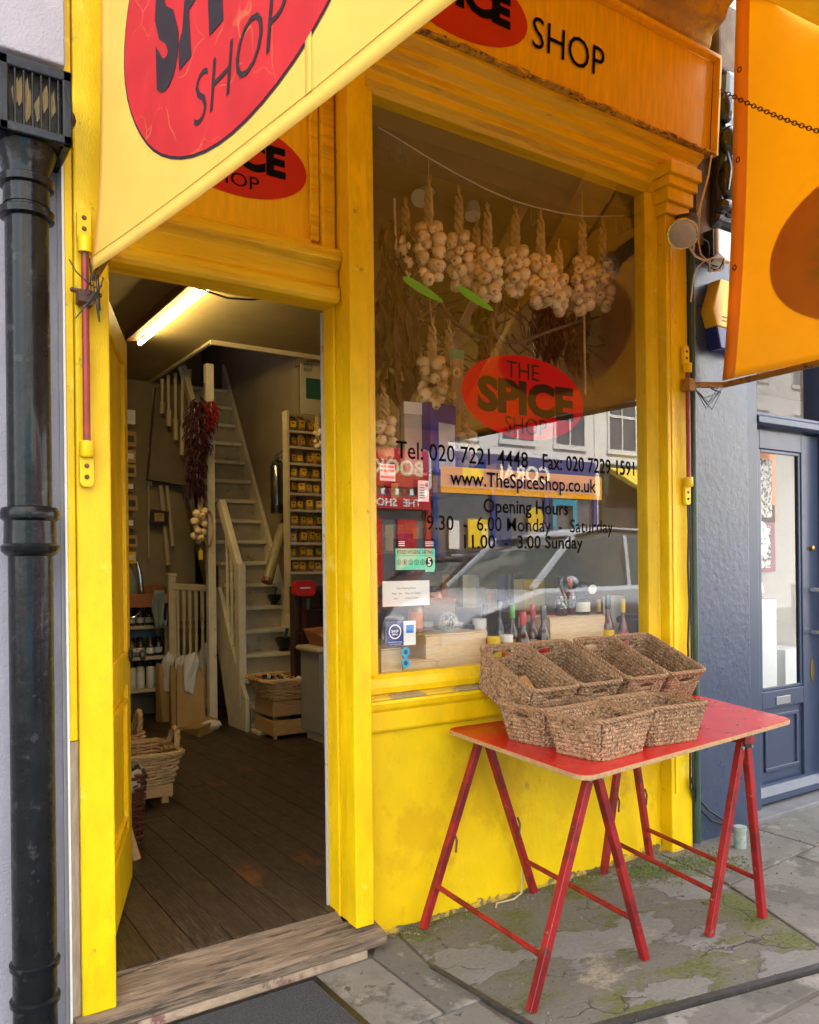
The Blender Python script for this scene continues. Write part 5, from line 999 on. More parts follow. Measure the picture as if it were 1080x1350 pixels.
# white spotlights on a ceiling track
sp = thing('spotlight_track', 'white ceiling track with two white spotlight heads behind the garlic', 'spotlights', wpt(620, 245, .9))
obj('track', MB().bar(wpt(558, 205, .9), wpt(695, 250, .9), .04, .04), WHITE, sp, bev=.004)
for (a, c, e) in (((578, 240), (553, 262), .05), ((622, 240), (623, 285), .045)):
    p, q = wpt(*a, .88), wpt(*c, .80); m_ = p.lerp(q, .5); obj('lamp_head', MB().tube([p, p.lerp(q, .2), m_, p.lerp(q, .85), q], [.035, .042, .032, e, e], 14), WHITE, sp, smooth=1); obj('stem', MB().tube([p, p+Vector((0, .02, .12))], .01, 6), WHITE, sp)
# boxes hanging at the left
def boxthing(name, label, cat, px0, py0, px1, py1, y, d, mt, tilt=0.0):
    a, c = wpt(px0, py1, y), wpt(px1, py0, y); t = thing(name, label, cat, ((a.x+c.x)/2, y, a.z)); M_ = TR(((a.x+c.x)/2, y, a.z), R(tilt))
    w_, h = (c.x-a.x)/2, c.z-a.z; obj('carton', put(MB().box(-w_, w_, 0, d, 0, h), M_), mt, t, bev=.003); return t, M_, w_, h
PURP = mat('purple_blue_card', (.06, .045, .33), .45, .1)
t, M_, w_, h = boxthing('blue_box', 'tall purple blue box with a white label hanging in the window', 'box', 565, 535, 605, 622, .30, .10, PURP, 12)
obj('label', put(MB().box(-w_*.4, w_*.85, -.002, -.0005, h*.05, h*.72), M_), mat('pale_label', (.66, .62, .60), .5, .05), t); obj('cord', MB().tube([wpt(585, 470, .32), wpt(582, 536, .34)], .003, 5), TW, t)
t, M_, w_, h = boxthing('white_packet', 'pale cellophane wrapped packet hanging left of the blue box', 'packet', 535, 535, 562, 625, .34, .05, mat('cellophane_white', (.55, .52, .45), .2, .2, 8, .3, 25, spec=.7), -6)
obj('card_top', put(MB().box(-w_*1.02, w_*1.02, -.003, .052, h*.86, h*1.03), M_), PAPER, t); obj('hook', MB().tube([wpt(548, 536, .35), wpt(546, 510, .36), wpt(540, 505, .37)], .0025, 5), GREY, t)
t, M_, w_, h = boxthing('incense_packet', 'pale striped incense stick packet with green header in the window', 'packet', 597, 462, 611, 540, .36, .02, mat('incense_sticks', (.42, .33, .24), .4, .4, 6, .2, 30, wood=(60, 60, 1)), 0)
obj('header_card', put(MB().box(-w_*1.1, w_*1.1, -.002, .022, h*.85, h), M_), mat('pale_green_card', (.16, .34, .17), .5, .08), t)
ch = MB()
for k in range(24):
    p = wpt(527+.2*k/24, 505+95*k/24, .36); a = k % 2; ch.tube([p+Vector(((.006*math.cos(t_), 0) if a else (0, .006*math.cos(t_)))+(.014*math.sin(t_),)) for t_ in [6.283*i/8 for i in range(8)]], .0018, 4, closed=True)
tag(obj('hanging_chain', ch, GREY, smooth=1), 'thin metal chain hanging at the lower left of the window', 'chain')
# shelf of the display: crates, bottles, jars
SH = .966
def wcrate(label, px0, py0, px1, py1, y, d, zb=None, mt=PALEW):
    a, c = wpt(px0, py1, y), wpt(px1, py0, y); t = thing('display_crate', label, 'crate', ((a.x+c.x)/2, y+d/2, zb if zb is not None else a.z), group='pale crates in the window'); z0 = zb if zb is not None else a.z
    th = .011; h = (c.z-z0); obj('front', MB().box(a.x, c.x, y, y+th, z0+h*.25, c.z), mt, t, bev=.002); obj('back', MB().box(a.x, c.x, y+d-th, y+d, z0+h*.25, c.z), mt, t, bev=.002)
    obj('end', MB().box(a.x, a.x+th, y+th+.001, y+d-th-.001, z0+h*.25, c.z), mt, t, bev=.002); obj('end', MB().box(c.x-th, c.x, y+th+.001, y+d-th-.001, z0+h*.25, c.z), mt, t, bev=.002)
    for k in range(4): yy = y+d*(k+.1)/4; obj('slat', MB().box(a.x, c.x, yy, yy+d/4*.8, c.z+.001, c.z+.008), mt, t, bev=.002)
    for x in (a.x+.012, c.x-.042):
        for yy in (y+.012, y+d-.042): obj('foot', MB().box(x, x+.03, yy, yy+.03, z0, c.z-.002), mt, t)
    return (a.x, c.x, y, y+d, c.z+.009)
wcrate('small pale crate at the far left corner of the window', 503, 856, 530, 892, .075, .12, SH)
wcrate('low pale crate behind the blue round stickers', 531, 871, 578, 890, .11, .16, SH)
wcrate('low pale crate under the big pale crate', 594, 866, 650, 884, .16, .16, SH)
C1 = wcrate('big pale upturned crate at the left of the window display', 562, 834, 641, 868, .14, .24, SH+.01)
C2 = wcrate('pale upturned crate at the right holding sauce bottles', 726, 812, 798, 858, .16, .24, SH)
SAUCE = mat('dark_red_sauce_glass', (.10, .006, .006), .12, .3, spec=.7); BROWNG = mat('brown_sauce_glass', (.05, .016, .008), .12, .3, spec=.7); BLKG = mat('black_bottle_glass', (.008, .009, .012), .1, .2, spec=.8)
REDC = mat('red_cap', (.5, .01, .012), .35, .1); REDL = mat('red_sauce_label', (.55, .02, .04), .5, .2, 30); YELL = mat('yellow_sauce_label', (.75, .55, .03), .5, .1); BLKL = mat('black_white_label', (.03, .03, .035), .5, .2, wear=[((.7, .7, .68), .46, 60)]); CLEAR = mat('amber_glass', (.30, .14, .04), .1, .3, spec=.7); ORL = mat('orange_label', (.70, .22, .03), .5, .1); GREENL = mat('green_tin_print', (.12, .36, .06), .4, .2); JAM = mat('dark_jam', (.045, .01, .012), .15, .3, spec=.7)
def bottle(label, px, pyb, pyt, y, r_, z0, gm, lm, km, name='sauce_bottle', lb=(.18, .5)):
    b0 = wpt(px, pyb, y); tp = wpt(px, pyt, y); z0 = b0.z if z0 is None else z0; h = tp.z-z0; c = (b0.x, y, z0)
    t = thing(name, label, 'bottle', c, group='bottles in the window')
    obj('glass_body', MB().lathe([(r_*.92, 0), (r_, h*.02), (r_, h*.55), (r_*.75, h*.62), (r_*.40, h*.72), (r_*.38, h*.86)], c, 16), gm, t, smooth=1); obj('cap', MB().lathe([(r_*.46, h*.80), (r_*.46, h*.985), (r_*.4, h)], c, 14), km, t, smooth=1); obj('label', MB().lathe([(r_*1.02, h*lb[0]), (r_*1.02, h*lb[1])], c, 16), lm, t, smooth=1)
zc = C2[4]
bottle('tall dark sauce bottle with black label on the right crate', 740, 815, 760, .24, .031, zc, BROWNG, BLKL, BLKG); bottle('red capped sauce bottle beside the dark one on the right crate', 752, 815, 762, .28, .031, zc, SAUCE, BLKL, REDC)
bottle('dark sauce bottle with red label standing before the right crate', 717, 852, 798, .10, .032, SH, BROWNG, REDL, BLKG); bottle('sauce bottle with red cap and patterned label left of the red label bottle', 690, 848, 806, .10, .035, SH, BROWNG, BLKL, REDC)
bottle('tilted looking dark red bottle with yellow label at the right', 802, 842, 784, .16, .031, SH, SAUCE, YELL, BLKG); bottle('slim yellow capped bottle behind the yellow label bottle', 790, 836, 790, .30, .022, SH, SAUCE, BLKL, TAGY, lb=(.1, .3))
bottle('green capped bottle with yellow label near the window middle', 676, 850, 796, .20, .031, SH, BROWNG, YELL, GREENL); bottle('red bottle with pale label left of the red label bottle', 703, 850, 797, .17, .030, SH, SAUCE, JARL, REDC)
bottle('dark bottle with orange label behind the tins', 660, 850, 792, .24, .031, SH, BLKG, ORL, BLKG); bottle('small red sauce bottle with yellow cap by the right crate', 822, 842, 790, .12, .026, SH, SAUCE, REDL, TAGY); bottle('brown bottle with white label between the crates', 640, 850, 796, .30, .032, SH, BROWNG, JARL, LID)
def wjar(label, px, pyt, y, r_, z0, h, gm, lm, km, name='jar', cat='jar', lh=.5): p = wpt(px, pyt, y); jar(name, label, cat, (p.x, y, z0), r_, h, gm, lm, km, 'jars in the window', lh)
wjar('dark jar with white label on the right crate', 768, 800, .24, .040, zc, .10, BLKG, JARL, LID); wjar('dark jam jar at the right end of the window', 832, 800, .20, .046, 1.10, .12, JAM, None, LID); wjar('green patterned tin under the jam jar', 832, 830, .20, .050, SH, .13, GREENL, WP, GREY, 'tin', 'tin', .05)
wjar('yellow tin in front of the big crate', 651, 830, .10, .036, SH, .20, YELL, ORL, TAGY, 'tin', 'tin', .2); wjar('yellow and orange tin beside the yellow tin', 668, 830, .13, .036, SH, .20, ORL, YELL, WHITE, 'tin', 'tin', .3)
wjar('amber spice jar standing high at the left behind the note', 574, 785, .30, .034, 1.24, .16, CLEAR, ORL, LID); wjar('left amber jar on the big crate', 548, 812, .26, .034, C1[4], .15, CLEAR, ORL, LID); wjar('middle amber jar on the big crate', 562, 812, .31, .034, C1[4], .15, CLEAR, JARL, LID); wjar('right amber jar on the big crate', 582, 812, .33, .034, C1[4], .15, CLEAR, ORL, LID)
tag(obj('jar_stand', MB().box(wpt(566, 800, .3).x-.06, wpt(582, 800, .3).x+.05, .26, .36, C1[4]+.155, 1.239).box(wpt(566, 800, .3).x-.05, wpt(582, 800, .3).x-.08, .36, .40, C1[4], 1.2385), BROWNW), 'small dark stand holding the high amber jar', 'stand')
tag(obj('small_riser', MB().box(wpt(820, 800, .22).x-.07, wpt(832, 800, .22).x+.07, .29, .36, SH, 1.0985).box(wpt(820, 800, .22).x-.07, wpt(832, 800, .22).x+.07, .17, .289, 1.092, 1.0985), BROWNW), 'small dark riser under the jam jar', 'stand')
t, M_, w_, h = boxthing('white_carton', 'tall white carton with brown picture at the right of the window', 'box', 808, 785, 825, 838, .30, .07, WHITE, 8); obj('print', put(MB().prism([(u, h*.4+v) for u, v in ellipse(w_*.6, .02, 14)], lambda u, v: (u, -.002, v), (0, .001, 0)), M_), BROWNW, t)
ws = thing('wine_bottle', 'dark bottle lying on the jar with its pale cap end forward', 'bottle', wpt(770, 790, .3)); p = wpt(781, 777, .24); q = wpt(745, 770, .50)
p = Vector((p.x, .24, p.z)); ax = (q-p).normalized(); obj('glass_body', MB().lathe([(.030, .0), (.034, .01), (.034, .16), (.014, .21), (.014, .27)], p, 16, ax), BLKG, ws, smooth=1); obj('end_cap', MB().lathe([(.026, -.003), (.026, .0)], p, 16, ax), JARL, ws)
tw = MB(); c = wpt(590, 822, .2); c.z = C1[4]+.045
for k in range(16):
    a, e = random.uniform(0, 3.14), random.uniform(-.9, .9); u = Vector((math.cos(a), math.sin(a), 0)); v = Vector((-math.sin(a)*math.sin(e), math.cos(a)*math.sin(e), math.cos(e))); tw.tube([c+(u*math.cos(t_)+v*math.sin(t_))*(.045+.003*random.random()) for t_ in [6.283*i/20 for i in range(20)]], .0045, 5, closed=True)
tag(obj('twine_ball', tw, mat('grey_twine', (.32, .33, .30), .8, .3, 60), smooth=1), 'ball of grey twine on the big pale crate', 'twine')
for k, (px, pyt, col) in enumerate([(604, 806, 0), (618, 800, 1), (632, 806, 2), (676, 800, 3), (702, 804, 4), (728, 786, 5), (846, 806, 6), (664, 790, 7)]):
    wjar(('red', 'amber', 'white lidded', 'orange', 'green', 'dark', 'amber', 'yellow')[col]+' spice jar in the back row of the display, '+('first', 'second', 'third', 'fourth', 'fifth', 'sixth', 'last', 'middle')[col]+' of the row', px, pyt, .30+.03*(k % 2), .040, SH, .21+.03*(k % 3), (SAUCE, CLEAR, JART, ORL, GREENL, JAM, CLEAR, YELL)[col], (JARL, ORL, REDL, JARL, YELL, JARL, REDL, BLKL)[col], (REDC, LID, WHITE, LID, GREY, REDC, TAGY, LID)[col])
# shelves of goods on the wall to the right, dim behind the glass
ws = thing('back_shelves', 'dim brown shelves of goods on the right wall behind the window', 'shelves', (1.95, 2.0, 1.0))
for k in range(5): obj('shelf', MB().box(1.80, 2.04, .95, 3.3, .75+.42*k, .775+.42*k), BROWNW, ws)
for k in range(70):
    z = .777+.42*random.randrange(4); y = 1.0+2.2*random.random(); h = random.uniform(.12, .26)
    if k < 40: obj('goods', MB().box(1.83, 1.93, y, y+random.uniform(.06, .13), z, z+h), (KRAFT, PAPER, PINE, SPB, SPL, IVORY, PURP, SAUCE)[k % 8], ws)
# ================================================================== AWNING
aw = thing('awning', 'yellow canvas awning with side wings over the shop front', 'awning', (.5, -1.0, 2.4))
L0 = Vector((-1.127, -.15, 0)); LH = Vector((.1369, -.9906, 0)); LN = Vector((-.9906, -.1369, 0))
def rip(s, z): return (.006*math.sin(s*5.2+z*1.6)+.004*math.sin(s*13-z*5+1)+.006*math.sin(z*4.2+s*2.0)+.010*math.exp(-((s-.25)/.2)**2)*math.sin((z-2.4)*5))*min(1, .25+s*2)*max(0., min(1, (z-2.44)*3))
def wl(s, z, e=0.0):
    p = L0+LH*s+LN*(rip(s, z)+e); return (p.x, p.y, z)
def ztop(s): return 4.62-.935*s
def zhem(s): return 2.438-.012*math.sin(s*2.2)
def lw(u, v):
    s = 2.22*u; z = zhem(s)+(ztop(s)-zhem(s))*v; s2 = s+(1-u)*.10*(1-math.exp(-(z-2.44)*5)); return wl(s2, z)
wg = obj('side_wing', MB().grid(lw, 60, 44), AWN, aw, smooth=2, solid=.0016)
hem = MB().grid(lambda u, v: wl(2.22*u+(1-u)*.02*v, zhem(2.22*u)-.006+.040*v, .0025), 80, 1); obj('hem', hem, AWN, wg, smooth=2, solid=.0012)
obj('seam', MB().tube([wl(s, zhem(s)+.037, .0042) for s in [2.2*k/120 for k in range(121)]], .0012, 4), mat('awning_stitching', (.42, .28, .03), .8, .2), wg)
obj('seam', MB().grid(lambda u, v: wl(1.19+.022*u, zhem(1.19)+(ztop(1.2)-zhem(1.19)-.01)*v, .0025), 1, 40), AWN, wg, smooth=2, solid=.001)
OC, OA, OB, OR_ = (.885, 2.95), .585, .435, R(1)
def fill_ell(a, b_, e, ring=10, n=56):
    vs = []; fs = []
    for i in range(ring+1):
        k = i/ring
        for t_ in range(n):
            # blunter lower left end, as printed
            th = 2*math.pi*t_/n; u, v = k*a*math.cos(th), k*b_*math.sin(th); vs.append(wl(OC[0]+u*math.cos(OR_)-v*math.sin(OR_), OC[1]+u*math.sin(OR_)+v*math.cos(OR_), e))
    for i in range(ring):
        for t_ in range(n): fs.append((i*n+t_, i*n+(t_+1) % n, (i+1)*n+(t_+1) % n, (i+1)*n+t_))
    return MB().add(vs, fs)
obj('oval_outline', fill_ell(OA+.008, OB+.008, .0022), AWNK, wg, smooth=2)
RCR = fabric('red_awning_print_creased', (.62, .030, .034), .22, .12, (.30, .03, .01)); n_ = RCR.node_tree; N_, L_ = n_.nodes, n_.links
vo = N_.new('ShaderNodeTexVoronoi'); vo.feature = 'DISTANCE_TO_EDGE'; vo.inputs['Scale'].default_value = 5.; vo.inputs['Randomness'].default_value = 1.
tcx = N_.new('ShaderNodeTexCoord'); dnz = N_.new('ShaderNodeTexNoise'); dnz.inputs['Scale'].default_value = 5; av = N_.new('ShaderNodeVectorMath'); av.operation = 'ADD'; L_.new(tcx.outputs['Object'], dnz.inputs['Vector']); L_.new(tcx.outputs['Object'], av.inputs[0]); avs = N_.new('ShaderNodeVectorMath'); avs.operation = 'SCALE'; avs.inputs['Scale'].default_value = .22; L_.new(dnz.outputs['Color'], avs.inputs[0]); L_.new(avs.outputs[0], av.inputs[1])
L_.new(av.outputs[0], vo.inputs['Vector']); mrr = N_.new('ShaderNodeMapRange'); mrr.inputs['From Min'].default_value = .0; mrr.inputs['From Max'].default_value = .014; mrr.inputs['To Min'].default_value = .38; mrr.inputs['To Max'].default_value = 0; L_.new(vo.outputs['Distance'], mrr.inputs['Value'])
nz2 = N_.new('ShaderNodeTexNoise'); nz2.inputs['Scale'].default_value = 9; L_.new(tcx.outputs['Object'], nz2.inputs['Vector']); mm = N_.new('ShaderNodeMath'); mm.operation = 'MULTIPLY'; L_.new(mrr.outputs[0], mm.inputs[0]); mr2 = N_.new('ShaderNodeMapRange'); mr2.inputs['From Min'].default_value = .42; mr2.inputs['From Max'].default_value = .62; L_.new(nz2.outputs['Fac'], mr2.inputs['Value']); L_.new(mr2.outputs[0], mm.inputs[1])
mx_ = N_.new('ShaderNodeMixRGB'); pb_ = n_.nodes['Principled BSDF']; old = pb_.inputs['Base Color'].links[0].from_socket; L_.new(old, mx_.inputs[1]); mx_.inputs[2].default_value = (.75, .42, .12, 1); L_.new(mm.outputs[0], mx_.inputs[0]); L_.new(mx_.outputs[0], pb_.inputs['Base Color'])
obj('red_oval', fill_ell(OA, OB, .0032), RCR, wg, smooth=2)
def wmap(cs, cz, rot): 
    return lambda u, v: wl(cs+u*math.cos(rot)-v*math.sin(rot), cz+u*math.sin(rot)+v*math.cos(rot), .0050)
def subtext(mb, s, wd, ht, mp, bold=0., skew=0.):
    vs, fs = text_flat(s, wd, ht, bold); mb.add([mp(u+skew*v, v) for u, v in vs], fs)
b = MB(); subtext(b, 'SPICE', .72, .32, wmap(.865, 2.945, R(7)), .06, .10); subtext(b, 'SHOP', .41, .118, wmap(.925, 2.668, R(4)), -.012, .28); subtext(b, 'THE', .24, .10, wmap(.86, 3.22, R(6)), -.01, .2); obj('lettering', b, AWNK, wg)
# right wing, seen from inside
def wr(y, z, e=0.0): return (2.10+.02*math.sin(y*5+z*1.3)+.012*math.sin(z*3.1+y*9)+e, y, z)
def yl(z): return -.125-.14*min(1, max(0, (z-2.46)/1.9))**.8
def ztr(y): return 4.76-.98*(-y)
def rwf(u, v):
    y = -.125-2.12*u; zb = 2.47-.006*math.sin(u*3); z = zb+(ztr(y)-zb)*v; y2 = y+(1-u)**3*(yl(z)+.125); return wr(y2, z)
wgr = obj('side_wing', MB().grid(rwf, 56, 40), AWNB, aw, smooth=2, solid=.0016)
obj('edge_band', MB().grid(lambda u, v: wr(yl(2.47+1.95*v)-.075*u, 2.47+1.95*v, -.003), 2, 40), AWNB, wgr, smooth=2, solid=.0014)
for z in (3.60, 3.05, 4.05): obj('eyelet', MB().tube([Vector(wr(yl(z)-.03, z, -.006))+Vector((0, .010*math.cos(t_), .013*math.sin(t_))) for t_ in [6.283*k/14 for k in range(14)]], .003, 5, closed=True), LID, wgr, smooth=1)
vs = []; fs = []; n = 48
for i in range(9):
    for t_ in range(n): th = 6.283*t_/n; vs.append(wr(-1.04+.63*i/8*math.cos(th), 2.98+.37*i/8*math.sin(th)*(1+.12*math.cos(th)), .003))
for i in range(8):
    for t_ in range(n): fs.append((i*n+t_, i*n+(t_+1) % n, (i+1)*n+(t_+1) % n, (i+1)*n+t_))
obj('red_oval', MB().add(vs, fs), AWNR, wgr, smooth=2)
b = MB(); letter(b, 'SPICE', .98, .28, lambda u, v: wr(-1.1+u, 2.98+v, .006), .06); letter(b, 'SHOP', .4, .1, lambda u, v: wr(-1.1+u, 2.74+v, .006)); letter(b, 'THE', .25, .1, lambda u, v: wr(-1.1+u, 3.22+v, .006)); obj('lettering', b, AWNK, wgr)
# top sheet, front bar, valance, arms
fl0 = Vector(wl(2.20, 2.55)); fr0 = Vector((2.10, -2.24, 2.56))
def sheet(u, v):
    a = Vector((-1.10+3.20*u, -.12, 4.655)); b_ = fl0.lerp(fr0, u); p = a.lerp(b_, v); p.z -= .05*math.sin(math.pi*v); return p
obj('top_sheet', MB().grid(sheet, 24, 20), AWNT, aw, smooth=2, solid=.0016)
obj('valance', MB().grid(lambda u, v: fl0.lerp(fr0, u)+Vector((0, -.02+.008*math.sin(u*60), .0-.17*v-.02*v*abs(math.sin(u*34)))), 90, 2), AWN, aw, smooth=2, solid=.0016)
AP = mat('awning_bar_paint', (.34, .17, .03), .5, .3, 10, wear=[((.12, .05, .03), .42, 20)])
obj('front_bar', MB().tube([fl0, fr0], .022, 10), AP, aw, smooth=1)
obj('arm', MB().tube([(1.868, -.10, 2.425), (2.07, -.17, 2.435), (2.10, -2.24, 2.47), fr0], .016, 8), AP, aw, smooth=1)
obj('arm', MB().tube([(-1.115, -.135, 2.42), Vector(wl(.12, 2.475, -.02)), Vector(wl(1.1, 2.49, -.03)), Vector(wl(2.18, 2.51, -.02)), fl0], .012, 8), AP, aw, smooth=1)
# guide rods on the pilasters
RODP = mat('red_rod_paint', (.30, .035, .025), .45, .25, 20, wear=[((.16, .05, .035), .42, 25), ((.4, .3, .2), .28, 60)])
def rod(x, y, z0, z1, label, r_=.0115):
    t = thing('awning_guide_rod', label, 'rod', (x, y, z0), group='awning guide rods')
    obj('rod', MB().tube([(x, y, z0), (x, y, z1)], r_, 10), RODP, t, smooth=1)
    for z, s in ((z1, 1), (z0, -1)):
        br_ = obj('bracket', MB().lathe([(r_*1.9, 0), (r_*2.0, .045*s), (r_*1.7, .05*s)] if s > 0 else [(r_*1.7, -.05), (r_*2.0, -.045), (r_*1.9, 0)], (x, y, z-.012*s), 12).prism([(x-.021, z+.03*s), (x+.021, z+.03*s), (x+.021, z+.115*s), (x+.012, z+.13*s), (x-.012, z+.13*s), (x-.021, z+.115*s)], lambda u, v: (u, y+.004, v), (0, .018, 0)), YEL, t, smooth=1)
        for dz in (.065, .10): obj('screw', MB().lathe([(.008, 0), (.006, .004)], (x, y+.004, z+dz*s), 10, (0, -1, 0)), RUST, br_)
    return t
rl = rod(-1.140, -.13, 1.89, 2.51, 'red rod with yellow brackets on the left yellow pilaster')
rrd = rod(1.858, -.10, 1.93, 2.50, 'dark red rod with yellow bracket on the right yellow pilaster')
obj('clamp', MB().box(-1.165, -1.115, -.155, -.105, 2.335, 2.375).tube([(-1.185, -.13, 2.375), (-1.09, -.13, 2.37)], .008, 8).tube([(-1.13, -.17, 2.33), (-1.13, -.10, 2.33)], .009, 8), RUST, rl, bev=.003)
wt = MB()
for k in range(4): wt.tube([(-1.135+random.uniform(-.02, .02), -.165, 2.34+random.uniform(-.05, .03)), (-1.12+random.uniform(-.03, .03), -.175, 2.36+random.uniform(-.04, .06)), (-1.11+random.uniform(-.03, .02), -.17, 2.43+random.uniform(-.06, .04)), (-1.15+random.uniform(-.03, .05), -.16, 2.26+random.uniform(-.03, .08))], .0022, 5)
wt.tube([(-1.19, -.15, 2.46), (-1.175, -.17, 2.42), (-1.14, -.17, 2.39), (-1.11, -.165, 2.38)], .0022, 5)
obj('tie_wire', wt, BLACKP, rl, smooth=1)
wt = MB()
for k in range(5): wt.tube([(1.88, -.13, 2.40), (1.93+random.uniform(-.03, .05), -.16, 2.33+random.uniform(-.05, .03)), (2.05+random.uniform(-.02, .04), -.16, 2.38+random.uniform(-.02, .05)), (1.98, -.15, 2.41)], .002, 5)
obj('tie_wire', wt, BLACKP, rrd, smooth=1); obj('clamp', MB().box(1.833, 1.883, -.13, -.075, 2.39, 2.455), AP, rrd, bev=.003)
# chain from the fascia across the right wing
ch = MB(); a, c = Vector((2.04, -.16, 4.0)), Vector((2.045, -1.15, 3.22)); n = 56
for k in range(n):
    f = k/(n-1); p = a.lerp(c, f)+Vector((0, 0, -.04*math.sin(math.pi*f))); d = (c-a).normalized(); u = Vector((1, 0, 0)) if k % 2 else d.cross(Vector((1, 0, 0))).normalized()
    ch.tube([p+d*.0155*math.cos(t_)+u*.009*math.sin(t_) for t_ in [6.283*i/10 for i in range(10)]], .0032, 5, closed=True)
tag(obj('awning_chain', ch, RUST, smooth=1), 'rusty chain running from the fascia across the right awning wing', 'chain')

# ================================================================== SMALL THINGS ON THE FRONT
lp = thing('spot_lamp', 'black outdoor spot lamp with round lens on the right pilaster', 'lamp', (1.85, -.1, 3.2))
p0, p1 = onY(911, 290, -.15), onY(892, 322, -.25); ax = (p1-p0).normalized()
obj('mount', MB().tube([(p0.x+.0, -.075, p0.z+.02), p0, p0.lerp(p1, .2)], [.034, .038, .030], 14), BLACKP, lp, smooth=1)
obj('body', MB().lathe([(.030, .0), (.040, .01), (.040, .07), (.045, .072), (.045, .085), (.040, .088), (.040, .12), (.058, .145), (.068, .17)], p0.lerp(p1, .05), 18, ax), BLACKP, lp, smooth=1)
obj('bulb', MB().lathe([(.066, 0), (.074, .012), (.074, .022), (.068, .028), (.04, .036), (.006, .039)], p0.lerp(p1, .05)+ax*.160, 22, ax), mat('frosted_lamp_glass', (.50, .46, .40), .12, .15, 20, spec=.9), lp, smooth=1)
obj('chrome_ring', MB().lathe([(.067, .0), (.077, .004), (.078, .016), (.074, .020)], p0.lerp(p1, .05)+ax*.168, 22, ax), CHROME, lp, smooth=1)
CORB = mat('black_gloss_corbel', (.016, .017, .020), .2, .3, 12, .5, 22, spec=.8, coat=.5)
CY = lambda y: -.05+(y+.05)*.55
cb = thing('corbel', 'glossy black carved corbel beside the shop fascia', 'corbel', (2.2, -.1, 3.28))
obj('scroll', MB().prism([(-.06, 3.30), (-.20, 3.33), (-.23, 3.42), (-.22, 3.56), (-.27, 3.66), (-.27, 3.78), (-.22, 3.86), (-.28, 3.98), (-.30, 4.12), (-.06, 4.12)], lambda u, v: (2.10, CY(u), v), (.20, 0, 0)), CORB, cb, bev=.03)
b = MB()
for (x, y, z, r_, sc) in [(2.12, -.22, 3.40, .05, (1, 1, .8)), (2.17, -.235, 3.385, .045, (1, 1, .8)), (2.22, -.23, 3.39, .045, (1, 1, .8)), (2.15, -.23, 3.55, .07, (.8, .8, 1.7)), (2.21, -.24, 3.56, .07, (.8, .8, 1.7)), (2.14, -.27, 3.74, .07, (.9, .8, 1.2)), (2.22, -.28, 3.76, .08, (.9, .8, 1.2)), (2.12, -.25, 3.92, .06, (.8, .8, 1.4))]: b.ball((x, CY(y), z), r_, 12, 8, sc)
obj('carving', b, CORB, cb, smooth=2)
b = MB()
for k in range(6): b.tube([(2.105+.03*k, CY(-.28), 3.68), (2.11+.028*k, CY(-.31), 3.58), (2.105+.03*k, CY(-.29), 3.47)], [.008, .014, .006], 6)
obj('mane_lock', b, CORB, cb, smooth=1)
obj('stone_block', MB().box(2.085, 2.32, -.15, -.04, 4.13, 4.50), mat('brown_stone_block', (.16, .12, .085), .8, .35, 8, .7, 30), cb, bev=.015)
obj('stone_block', MB().box(2.0, 2.32, -.058, -.041, 3.21, 4.12), bpy.data.materials['brown_stone_block'], cb)
jb = thing('junction_box', 'white plastic junction box on the blue wall under the corbel', 'box', onY(952, 335, -.1)); p = onY(954, 322, -.13)
obj('box', MB().box(p.x-.055, p.x+.075, -.135, -.051, p.z-.085, p.z+.075), WHITE, jb, bev=.008); obj('side', MB().box(p.x-.075, p.x-.056, -.12, -.051, p.z-.08, p.z+.07), LID, jb)
al = thing('alarm_box', 'yellow and blue hexagonal alarm box on the blue wall', 'alarm box', onY(950, 460, -.1))
c = onY(968, 415, -.12); c = Vector((c.x, -.05, c.z)); hx = [(-.20, 0), (-.13, .17), (.13, .17), (.20, 0), (.13, -.20), (-.13, -.20)]
obj('casing', MB().prism([(c.x+u, c.z+v) for u, v in hx if v >= 0] + [(c.x+.155, c.z-.085), (c.x-.165, c.z-.085)], lambda u, v: (u, -.13, v), (0, .078, 0)), mat('yellow_plastic', (.74, .47, .02), .4, .05), al, bev=.006)
obj('blue_lens', MB().prism([(c.x-.163, c.z-.087), (c.x+.153, c.z-.087), (c.x+.13, c.z-.20), (c.x-.13, c.z-.20)], lambda u, v: (u, -.128, v), (0, .076, 0)), mat('blue_plastic', (.02, .03, .18), .3, .1), al, bev=.006)
obj('vent', MB().box(c.x-.12, c.x+.1, -.1325, -.1305, c.z-.035, c.z-.028).box(c.x-.12, c.x+.1, -.1325, -.1305, c.z-.055, c.z-.048), BROWNW, al)
def cable(label, pts, r_, mt, y=None, grp='cables on the shop front'): return tag(obj('cable', MB().tube([onY(a, c_, y) if y is not None else (a, c_) for a, c_ in pts], r_, 6), mt, smooth=1), label, 'cable', grp)
tag(obj('conduit', MB().tube([(1.918, -.088, .02), (1.916, -.088, 1.6), (1.916, -.088, 3.25)], .016, 10), GREENP, smooth=1), 'thin dark green conduit between the yellow pilaster and the blue wall', 'conduit')
cable('white cable dropping past the corner of the fascia', [(938, 205), (934, 232), (926, 262), (920, 283), (917, 310), (914, 330)], .005, WHITEC, -.16); cable('second white cable beside the fascia corner', [(933, 232), (925, 265), (922, 290), (921, 320), (924, 335), (932, 343)], .004, WHITEC, -.15)
cable('looping white cable below the spot lamp', [(911, 318), (910, 327), (917, 338), (930, 344), (942, 340), (948, 334)], .006, WHITEC, -.15); cable('looping black cable by the junction box', [(914, 324), (918, 317), (926, 315), (933, 319), (935, 327), (934, 340)], .005, BLACKP, -.14)
